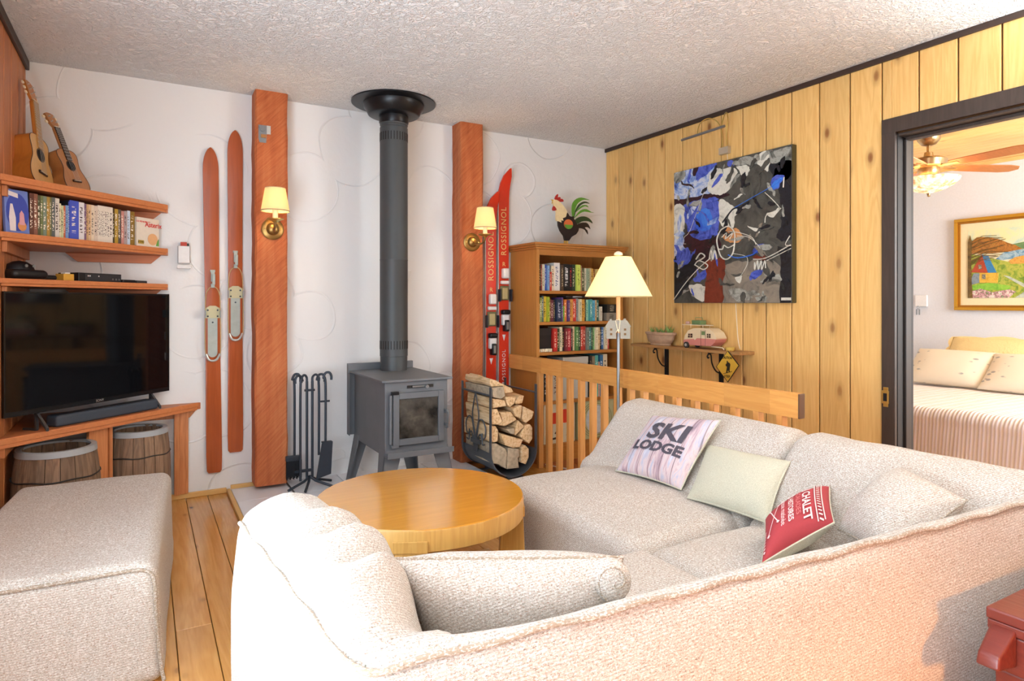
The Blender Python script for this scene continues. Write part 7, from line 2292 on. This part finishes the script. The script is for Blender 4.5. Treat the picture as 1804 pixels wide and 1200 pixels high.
# ------------------------------------------------------------------ round coffee table
ct = thing('coffee_table', (1.433, -1.926, 0.0), 'round solid wood coffee table with glossy honey top', 'coffee table')
wood('table_wood', '#d0912c', '#b67a1e', 'X', rough=0.16, grain=0.55, var=0.02, coat=0.6, bump=0.04)
wood('table_rim_wood', '#cfa45c', '#b58540', 'Z', rough=0.4, grain=0.8, var=0.04)
TX, TY, TR, TZ = 1.433, -1.926, 0.383, 0.42
MB().lathe([(0, TZ), (TR - 0.004, TZ), (TR - 0.002, TZ - 0.004), (0, TZ - 0.004)], (TX, TY, 0), 72).build('table_top', 'table_wood', ct, smooth=True)
MB().lathe([(TR - 0.002, TZ - 0.003), (TR, TZ - 0.008), (TR, TZ - 0.070), (TR - 0.006, TZ - 0.074), (0, TZ - 0.074)], (TX, TY, 0), 72).build('rim', 'table_rim_wood', ct, smooth=True)
for ang in (-117, -27, 63, 153):
    Ml_ = Matrix.Translation((TX, TY, 0)) @ Matrix.Rotation(math.radians(ang), 4, 'Z')
    g = MB(Ml_)
    g.box(TR - 0.07, TR + 0.001, -0.055, 0.055, TZ - 0.074, TZ - 0.036)
    vs = [(TR - 0.10, -0.045, 0.0005), (TR + 0.012, -0.045, 0.0005), (TR + 0.012, 0.045, 0.0005), (TR - 0.10, 0.045, 0.0005), (TR - 0.085, -0.05, TZ - 0.0745), (TR - 0.004, -0.05, TZ - 0.0745), (TR - 0.004, 0.05, TZ - 0.0745), (TR - 0.085, 0.05, TZ - 0.0745)]
    g.add(vs, [(0, 3, 2, 1), (4, 5, 6, 7), (0, 1, 5, 4), (1, 2, 6, 5), (2, 3, 7, 6), (3, 0, 4, 7)])
    g.build('leg', 'table_rim_wood', ct, bevel=0.003)
MB().box(TX - 0.3, TX + 0.3, TY - 0.03, TY + 0.03, 0.10, 0.15).box(TX - 0.03, TX + 0.03, TY - 0.3, TY - 0.031, 0.10, 0.15).box(TX - 0.03, TX + 0.03, TY + 0.031, TY + 0.3, 0.10, 0.15).build('stretcher', 'table_rim_wood', ct)

# ------------------------------------------------------------------ dark red chest at the lower right
ch = thing('wooden_chest', (2.45, -3.78, 0.0), 'dark red-brown wooden chest at the lower right corner', 'chest')
wood('chest_wood', '#6e2f27', '#4f1f1a', 'Y', rough=0.3, grain=0.5, var=0.03)
MB().box(2.075, 2.80, -4.05, -3.51, 0.0005, 0.375).build('body', 'chest_wood', ch, bevel=0.004)
MB().box(2.068, 2.81, -4.055, -3.505, 0.377, 0.4545).build('upper_panel', 'chest_wood', ch, bevel=0.004)
MB().box(2.064, 2.815, -4.06, -3.50, 0.456, 0.476).build('lid_rim', 'chest_wood', ch, bevel=0.003)
MB().box(2.062, 2.817, -4.062, -3.498, 0.477, 0.500).build('lid', 'chest_wood', ch, bevel=0.004)
g = MB(); g.add([(1.995, -3.550, 0.405), (2.067, -3.552, 0.395), (2.067, -3.505, 0.395), (1.995, -3.508, 0.405), (2.002, -3.548, 0.430), (2.067, -3.552, 0.470), (2.067, -3.505, 0.470), (2.002, -3.510, 0.430)],
    [(0, 3, 2, 1), (4, 5, 6, 7), (0, 1, 5, 4), (1, 2, 6, 5), (2, 3, 7, 6), (3, 0, 4, 7)])
g.build('handle_block', 'chest_wood', ch, bevel=0.006, seg=3, smooth=True)


# ------------------------------------------------------------------ bedroom: bed
bd = thing('bed', (5.98, -1.80, 0.0), 'bed under a striped cream and lilac coverlet in the bedroom', 'bed')
m, nt, b = new_mat('coverlet')
tc = nt.nodes.new('ShaderNodeTexCoord')
sepc = nt.nodes.new('ShaderNodeSeparateXYZ'); L(nt, tc.outputs['Object'], sepc.inputs[0])
v = nt.nodes.new('ShaderNodeMath'); v.operation = 'MULTIPLY'; v.inputs[1].default_value = 95.0; L(nt, sepc.outputs['Y'], v.inputs[0])
s_ = nt.nodes.new('ShaderNodeMath'); s_.operation = 'SINE'; L(nt, v.outputs[0], s_.inputs[0])
v2 = nt.nodes.new('ShaderNodeMath'); v2.operation = 'MULTIPLY'; v2.inputs[1].default_value = 290.0; L(nt, sepc.outputs['Y'], v2.inputs[0])
s2_ = nt.nodes.new('ShaderNodeMath'); s2_.operation = 'SINE'; L(nt, v2.outputs[0], s2_.inputs[0])
a_ = nt.nodes.new('ShaderNodeMath'); a_.operation = 'MULTIPLY_ADD'; a_.inputs[1].default_value = 0.5; L(nt, s_.outputs[0], a_.inputs[0]); L(nt, s2_.outputs[0], a_.inputs[2])
r = ramp(nt, [(0.0, '#dccdbc'), (0.45, '#e2d6ce'), (0.8, '#e8dfe4'), (1.0, '#f2edf4')])
mr = nt.nodes.new('ShaderNodeMapRange'); setin(mr, From_Min=-1.4, From_Max=1.4); L(nt, a_.outputs[0], mr.inputs['Value']); L(nt, mr.outputs[0], r.inputs[0])
L(nt, r.outputs[0], b.inputs['Base Color']); setin(b, Roughness=0.95); b.inputs['Specular IOR Level'].default_value = 0.1
bp = nt.nodes.new('ShaderNodeBump'); setin(bp, Strength=0.35, Distance=0.004); L(nt, a_.outputs[0], bp.inputs['Height']); L(nt, bp.outputs[0], b.inputs['Normal'])
MATS['coverlet'] = m
MB().box(4.99, 6.98, -2.55, -1.02, 0.02, 0.22).build('bed_base', 'pale_wood', bd, bevel=0.01)
MB().rbox(4.97, 6.98, -2.56, -1.01, 0.221, 0.425, 0.06, n=4).build('mattress', 'white_paint', bd, smooth=True)


def cov(p):
    q = Vector(p)
    q.z += wr_noise((p[0] * 2, p[1] * 2, 0), 2.0, 0.012) if p[2] > 0.3 else 0
    if p[2] < 0.36:
        k = (0.36 - p[2]) / 0.34
        q.x += -0.05 * k * (1 if p[0] < 5.5 else 0) + wr_noise((p[1] * 3, 0, 7), 2.0, 0.05) * k * (1 if p[0] < 5.5 else 0)
        q.y += (0.03 * k) * (1 if p[1] > -1.8 else -1)
    return q


MB().rbox(4.93, 6.97, -2.60, -0.97, 0.03, 0.455, 0.075, n=8, fn=cov).build('coverlet', 'coverlet', bd, smooth=True, ang=0)


def leaf_print():
    m, nt, b = new_mat('leaf_sham')
    tc = nt.nodes.new('ShaderNodeTexCoord')
    vo = nt.nodes.new('ShaderNodeTexVoronoi'); vo.inputs['Scale'].default_value = 22.0
    mp = nt.nodes.new('ShaderNodeMapping'); mp.inputs['Scale'].default_value = (1, 0.55, 1.3); mp.inputs['Rotation'].default_value = (0.6, 0, 0)
    L(nt, tc.outputs['Object'], mp.inputs[0]); L(nt, mp.outputs[0], vo.inputs['Vector'])
    r = ramp(nt, [(0.0, '#9a9a96'), (0.22, '#a8a6a0'), (0.30, '#e2d8c4')])
    L(nt, vo.outputs['Distance'], r.inputs[0])
    nz = nt.nodes.new('ShaderNodeTexNoise'); setin(nz, Scale=7.0, Detail=0.0); L(nt, tc.outputs['Object'], nz.inputs['Vector'])
    rr = ramp(nt, [(0.48, (0, 0, 0, 1)), (0.56, (1, 1, 1, 1))]); L(nt, nz.outputs['Fac'], rr.inputs[0])
    mx = nt.nodes.new('ShaderNodeMix'); mx.data_type = 'RGBA'; L(nt, rr.outputs[0], mx.inputs[0]); mx.inputs[6].default_value = hexc('#e2d8c4'); L(nt, r.outputs[0], mx.inputs[7])
    L(nt, mx.outputs[2], b.inputs['Base Color']); setin(b, Roughness=0.95)
    MATS['leaf_sham'] = m


leaf_print()
plain('quilt_cream', '#e8cf96', 0.95, bscale=90, var=0.1, bump=0.5)
# patterned pillows in front, quilted ones behind (viewed from the doorway)
def bedpillow(y0, y1, x0, x1, z0, z1, mat, label, th=0.07, scallop=False, n=18):
    c = [(x0, y1, z0), (x0, y0, z0), (x1, y0, z1), (x1, y1, z1)]
    t, f = cushion('bed_pillow', c, th, mat, mat, label, None, n=n, seam=None, pinch=0.03)
    if scallop:
        pts = []
        for e in range(4):
            for k in range(12):
                u = k / 12
                q = [(u, 0), (1, u), (1 - u, 1), (0, 1 - u)][e]
                p = f(q[0], q[1], 1)
                cen = f(0.5, 0.5, 0)
                pts.append(p + (p - cen).normalized() * 0.035 * (0.4 + 0.6 * abs(math.sin(3 * PI * u))))
        inner = [f(*[(k / 12, 0), (1, k / 12), (1 - k / 12, 1), (0, 1 - k / 12)][e], 1) for e in range(4) for k in range(12)]
        nn = len(pts)
        g = MB()
        off = Vector((-0.006, 0, 0.003))
        g.add([tuple(p) for p in pts] + [tuple(p) for p in inner] + [tuple(p + off) for p in pts] + [tuple(p + off) for p in inner],
              [q for i in range(nn) for q in ((i, (i + 1) % nn, nn + (i + 1) % nn, nn + i), (2 * nn + i, 3 * nn + i, 3 * nn + (i + 1) % nn, 2 * nn + (i + 1) % nn), (i, 2 * nn + i, 2 * nn + (i + 1) % nn, (i + 1) % nn))])
        g.build('scalloped_edge', mat, t)
    return t


bedpillow(-1.725, -1.11, 6.13, 6.42, 0.475, 0.735, 'leaf_sham', 'leaf-patterned pillow at the left of the bed')
bedpillow(-2.38, -1.70, 6.09, 6.38, 0.475, 0.735, 'leaf_sham', 'leaf-patterned pillow at the right of the bed')
bedpillow(-1.98, -1.24, 6.52, 6.72, 0.60, 0.83, 'quilt_cream', 'scalloped cream quilted pillow behind the left patterned one', scallop=True)
bedpillow(-2.80, -2.03, 6.50, 6.70, 0.60, 0.83, 'quilt_cream', 'scalloped cream quilted pillow behind the right patterned one', scallop=True)

# ------------------------------------------------------------------ landscape picture over the bed
lpn = thing('landscape_painting', (7.03, -1.8, 1.068), 'gold-framed village landscape painting on the bedroom wall', 'painting')
PY0, PY1, PZ0, PZ1 = -1.106, -2.60, 1.068, 1.902
plain('gold_frame', '#c9962e', 0.35, metal=0.5); plain('mat_cream', '#e9ddb4', 0.8)


def frame_ring(y0, y1, z0, z1, w, xa, xb, name, mat):
    MB().box(xa, xb, y1, y0, z0, z0 + w).build(name, mat, lpn, bevel=0.004)
    MB().box(xa, xb, y1, y0, z1 - w, z1).build(name, mat, lpn, bevel=0.004)
    MB().box(xa, xb, y0 - w, y0, z0 + w, z1 - w).build(name, mat, lpn, bevel=0.004)
    MB().box(xa, xb, y1, y1 + w, z0 + w, z1 - w).build(name, mat, lpn, bevel=0.004)


frame_ring(PY0, PY1, PZ0, PZ1, 0.028, 7.005, 7.049, 'frame_moulding', 'gold_frame')
frame_ring(PY0 - 0.026, PY1 + 0.026, PZ0 + 0.026, PZ1 - 0.026, 0.02, 7.015, 7.049, 'inner_moulding', plain('gold_dark', '#a8701e', 0.35, metal=0.5))
MB().box(7.030, 7.048, PY1 + 0.04, PY0 - 0.04, PZ0 + 0.04, PZ1 - 0.04).build('mat_board', 'mat_cream', lpn)
brushy('ls_sky', ['#8fb8c0', '#c8d8c0', '#e8e0a8', '#d8d8c0'], 4.0)
brushy('ls_hill', ['#5a4a1e', '#96622a', '#b87a34', '#7a6a2a'], 26.0)
brushy('ls_farhill', ['#4a6a4a', '#6a8a5a', '#86a070'], 12.0)
brushy('ls_lake', ['#2f5f86', '#5a8aa8', '#a8c0c8', '#4a7a98'], 14.0)
brushy('ls_meadow', ['#4a7028', '#86a03a', '#b8b850', '#6a8a34'], 16.0)
brushy('ls_roof', ['#2a6a9a', '#3f86b8', '#2a5a86'], 14.0)
brushy('ls_gable', ['#9a3a20', '#b0492a', '#86301c'], 14.0)
brushy('ls_house', ['#d0a030', '#e0b848', '#c0902a'], 14.0)
brushy('ls_shed', ['#5a6a78', '#8a98a0', '#4a5058'], 20.0)
brushy('ls_lawn', ['#5a9a30', '#86c040', '#a8cc50'], 14.0)
brushy('ls_bush', ['#a8682a', '#d8a850', '#c8703a'], 30.0)
brushy('ls_path', ['#9aa8a0', '#c0c8b8', '#88988c'], 12.0)
brushy('ls_flowers', ['#2f5a24', '#e8e8d8', '#c88a9a', '#4a7a30', '#f0f0e0'], 34.0)
brushy('ls_trunk', ['#4a3a1e', '#6a5428', '#8a6a30'], 20.0)
brushy('ls_win', ['#d8d0b0', '#4a4a40', '#e8e0c8'], 60.0)
YMIN = PY1 + 0.11
for i, key in enumerate(['sky', 'farhill', 'meadow', 'lake', 'hill', 'bush', 'path', 'lawn', 'flowers', 'house', 'shed', 'gable', 'roof', 'win', 'win2', 'trunk']):
    poly = [(max(YMIN, min(PY0 - 0.105, p[0])), max(PZ0 + 0.112, min(PZ1 - 0.112, p[1]))) for p in LANDSCAPE[key]]
    if key in ('sky', 'meadow', 'lake'):
        poly = [(YMIN if p[0] < -1.95 else p[0], p[1]) for p in poly]
    MB(M_YZ).prism([(-p[0], p[1]) for p in poly], -7.030, -7.030 + 0.0012 + 0.0005 * i).build('painted_' + {'win': 'window', 'win2': 'window'}.get(key, key), 'ls_' + ('win' if key == 'win2' else key), lpn)

g = MB()
rb_ = random.Random(4)
for k in range(16):
    y0_, z0_ = -1.222 - rb_.uniform(0, 0.01), rb_.uniform(1.45, 1.72)
    l_ = rb_.uniform(0.10, 0.30)
    g.tube([(7.0215, y0_, z0_), (7.0215, y0_ - l_ * 0.5, min(1.78, z0_ + 0.05)), (7.0215, y0_ - l_, min(1.786, z0_ + rb_.uniform(0.02, 0.10)))], 0.0025, n=4)
g.build('painted_branches', 'ls_trunk', lpn)

# thermostat with keys on the bedroom wall
t = thing('key_rack', (7.04, -0.78, 1.05), 'small white wall box with hanging keys in the bedroom', 'key rack')
MB().box(7.025, 7.049, -0.86, -0.755, 1.10, 1.21).build('wall_box', 'white_plastic', t, bevel=0.003)
MB().tube([(7.02, -0.785 + 0.012 * math.cos(2 * PI * i / 12), 1.09 + 0.014 * math.sin(2 * PI * i / 12)) for i in range(12)], 0.002, n=5, closed=True).build('key_ring', 'steel_grey', t)
for dy in (-0.012, 0.012):
    MB().box(7.017, 7.021, -0.785 + dy - 0.006, -0.785 + dy + 0.006, 1.02, 1.075).build('key', 'steel_grey', t)

# ------------------------------------------------------------------ ceiling fan
fx, fy = 5.69, -1.553
fan = thing('ceiling_fan', (fx, fy, H - 0.001), 'brass ceiling fan with wooden blades and lit glass bowl in the bedroom', 'ceiling fan')
plain('fan_brass', '#b09a70', 0.3, metal=0.85)
MB().lathe([(0, 2.399), (0.080, 2.399), (0.076, 2.37), (0.05, 2.335), (0.02, 2.325), (0, 2.325)], (fx, fy, 0), 32).build('canopy', 'fan_brass', fan, smooth=True)
MB().cyl((fx, fy, 2.33), (fx, fy, 2.26), 0.014, n=14).build('down_rod', 'fan_brass', fan, smooth=True)
MB().lathe([(0, 2.275), (0.03, 2.275), (0.034, 2.235), (0.10, 2.23), (0.122, 2.215), (0.112, 2.17), (0.09, 2.155), (0, 2.155)], (fx, fy, 0), 36).build('motor_housing', 'fan_brass', fan, smooth=True)
MB().lathe([(0, 2.155), (0.07, 2.155), (0.075, 2.13), (0.06, 2.10), (0.085, 2.085), (0, 2.085)], (fx, fy, 0), 30).build('light_fitter', 'fan_brass', fan, smooth=True)
wood('blade_wood', '#b5713f', '#8f4f26', 'X', rough=0.35, grain=0.5, var=0.03)
for k in range(5):
    a = math.radians(-25 + 72 * k)
    Mk = Matrix.Translation((fx, fy, 2.165)) @ Matrix.Rotation(a, 4, 'Z') @ Matrix.Rotation(math.radians(-12), 4, 'X')
    pl_ = [(0.17, -0.045), (0.30, -0.058), (0.62, -0.066), (0.70, -0.05), (0.735, 0.0), (0.70, 0.05), (0.62, 0.066), (0.30, 0.058), (0.17, 0.045)]
    MB(Mk).prism(pl_, -0.003, 0.003).build('blade', 'blade_wood', fan, bevel=0.002, seg=1)
    MB(Mk).box(0.07, 0.22, -0.018, 0.018, -0.007, -0.0032).build('blade_arm', 'fan_brass', fan, bevel=0.001, seg=1)
m, nt, b = new_mat('alabaster_bowl')
tc = nt.nodes.new('ShaderNodeTexCoord'); nz = nt.nodes.new('ShaderNodeTexNoise'); setin(nz, Scale=30.0, Detail=4.0); L(nt, tc.outputs['Object'], nz.inputs['Vector'])
r = ramp(nt, [(0.35, '#d98a5a'), (0.5, '#f2c69a'), (0.65, '#fff0d8')]); L(nt, nz.outputs['Fac'], r.inputs[0])
L(nt, r.outputs[0], b.inputs['Base Color']); L(nt, r.outputs[0], b.inputs['Emission Color']); b.inputs['Emission Strength'].default_value = 0.8; setin(b, Roughness=0.4)
MATS['alabaster_bowl'] = m
MB().lathe([(0.205, 2.075), (0.20, 2.06), (0.16, 2.02), (0.09, 1.985), (0.02, 1.968), (0, 1.967), (0, 1.971), (0.02, 1.972), (0.09, 1.99), (0.155, 2.024), (0.198, 2.072), (0.205, 2.075)], (fx, fy, 0), 40).build('glass_bowl', 'alabaster_bowl', fan, smooth=True)
MB().lathe([(0, 1.968), (0.014, 1.966), (0.010, 1.952), (0.012, 1.945), (0, 1.938)], (fx, fy, 0), 16).build('finial', 'fan_brass', fan, smooth=True)
MB().cyl((fx, fy, 1.968), (fx, fy, 2.09), 0.005, n=8).build('bowl_rod', 'fan_brass', fan)
bulb('bulb_light', (fx, fy, 2.055), 9.0, (1.0, 0.72, 0.42), 0.04, fan)


# ------------------------------------------------------------------ added uplights out of view, lifting the ceiling and the room
def fill_uplight(x, y, label):
    t = thing('fill_uplight_lamp', (x, y, 0.0005), label, 'floor lamp', 'added uplights out of view')
    MB().lathe([(0, 0.0005), (0.13, 0.0005), (0.13, 0.012), (0.03, 0.03), (0, 0.03)], (x, y, 0), 28).build('base', 'black_metal', t, smooth=True)
    MB().cyl((x, y, 0.02), (x, y, 1.70), 0.012, n=12).build('pole', 'black_metal', t, smooth=True)
    MB().lathe([(0, 1.69), (0.05, 1.70), (0.15, 1.76), (0.16, 1.79), (0.15, 1.79), (0.05, 1.715), (0, 1.71)], (x, y, 0), 32).build('bowl', 'ivory', t, smooth=True)
    l = bpy.data.lights.new('uplight', 'SPOT')
    l.energy, l.color, l.shadow_soft_size = UPLIGHT, (0.95, 0.98, 1.0), 0.10
    l.spot_size, l.spot_blend = math.radians(150), 0.6
    o = bpy.data.objects.new('uplight', l); COL.objects.link(o)
    o.parent = t; o.location = (0, 0, 1.80); o.rotation_euler = (PI, 0, 0)


UPLIGHT = 250.0
fill_uplight(0.24, -3.75, 'added unseen uplight by the side window')
fill_uplight(3.45, -3.85, 'added unseen uplight by the pine wall near the rear')

# added unseen lamp behind the camera, warming the back of the near sofa section
qx, qy = 1.72, -4.62
tl = thing('warm_fill_lamp', (qx, qy, 0.0005), 'added unseen warm lamp with opaque shade behind the sofa', 'floor lamp')
MB().lathe([(0, 0.0005), (0.12, 0.0005), (0.12, 0.012), (0.03, 0.03), (0, 0.03)], (qx, qy, 0), 28).build('base', 'antique_brass', tl, smooth=True)
MB().cyl((qx, qy, 0.02), (qx, qy, 0.92), 0.011, n=12).build('pole', 'antique_brass', tl, smooth=True)
MB().lathe([(0.17, 0.90), (0.10, 1.06), (0.02, 1.07), (0.0, 1.07), (0.0, 1.068), (0.098, 1.058), (0.168, 0.90), (0.17, 0.90)], (qx, qy, 0), 36).build('lamp_shade', plain('opaque_shade', '#5a2f1c', 0.7), tl, smooth=True)
bulb('bulb_light', (qx, qy, 0.955), 62.0, (1.0, 0.38, 0.04), 0.045, tl)
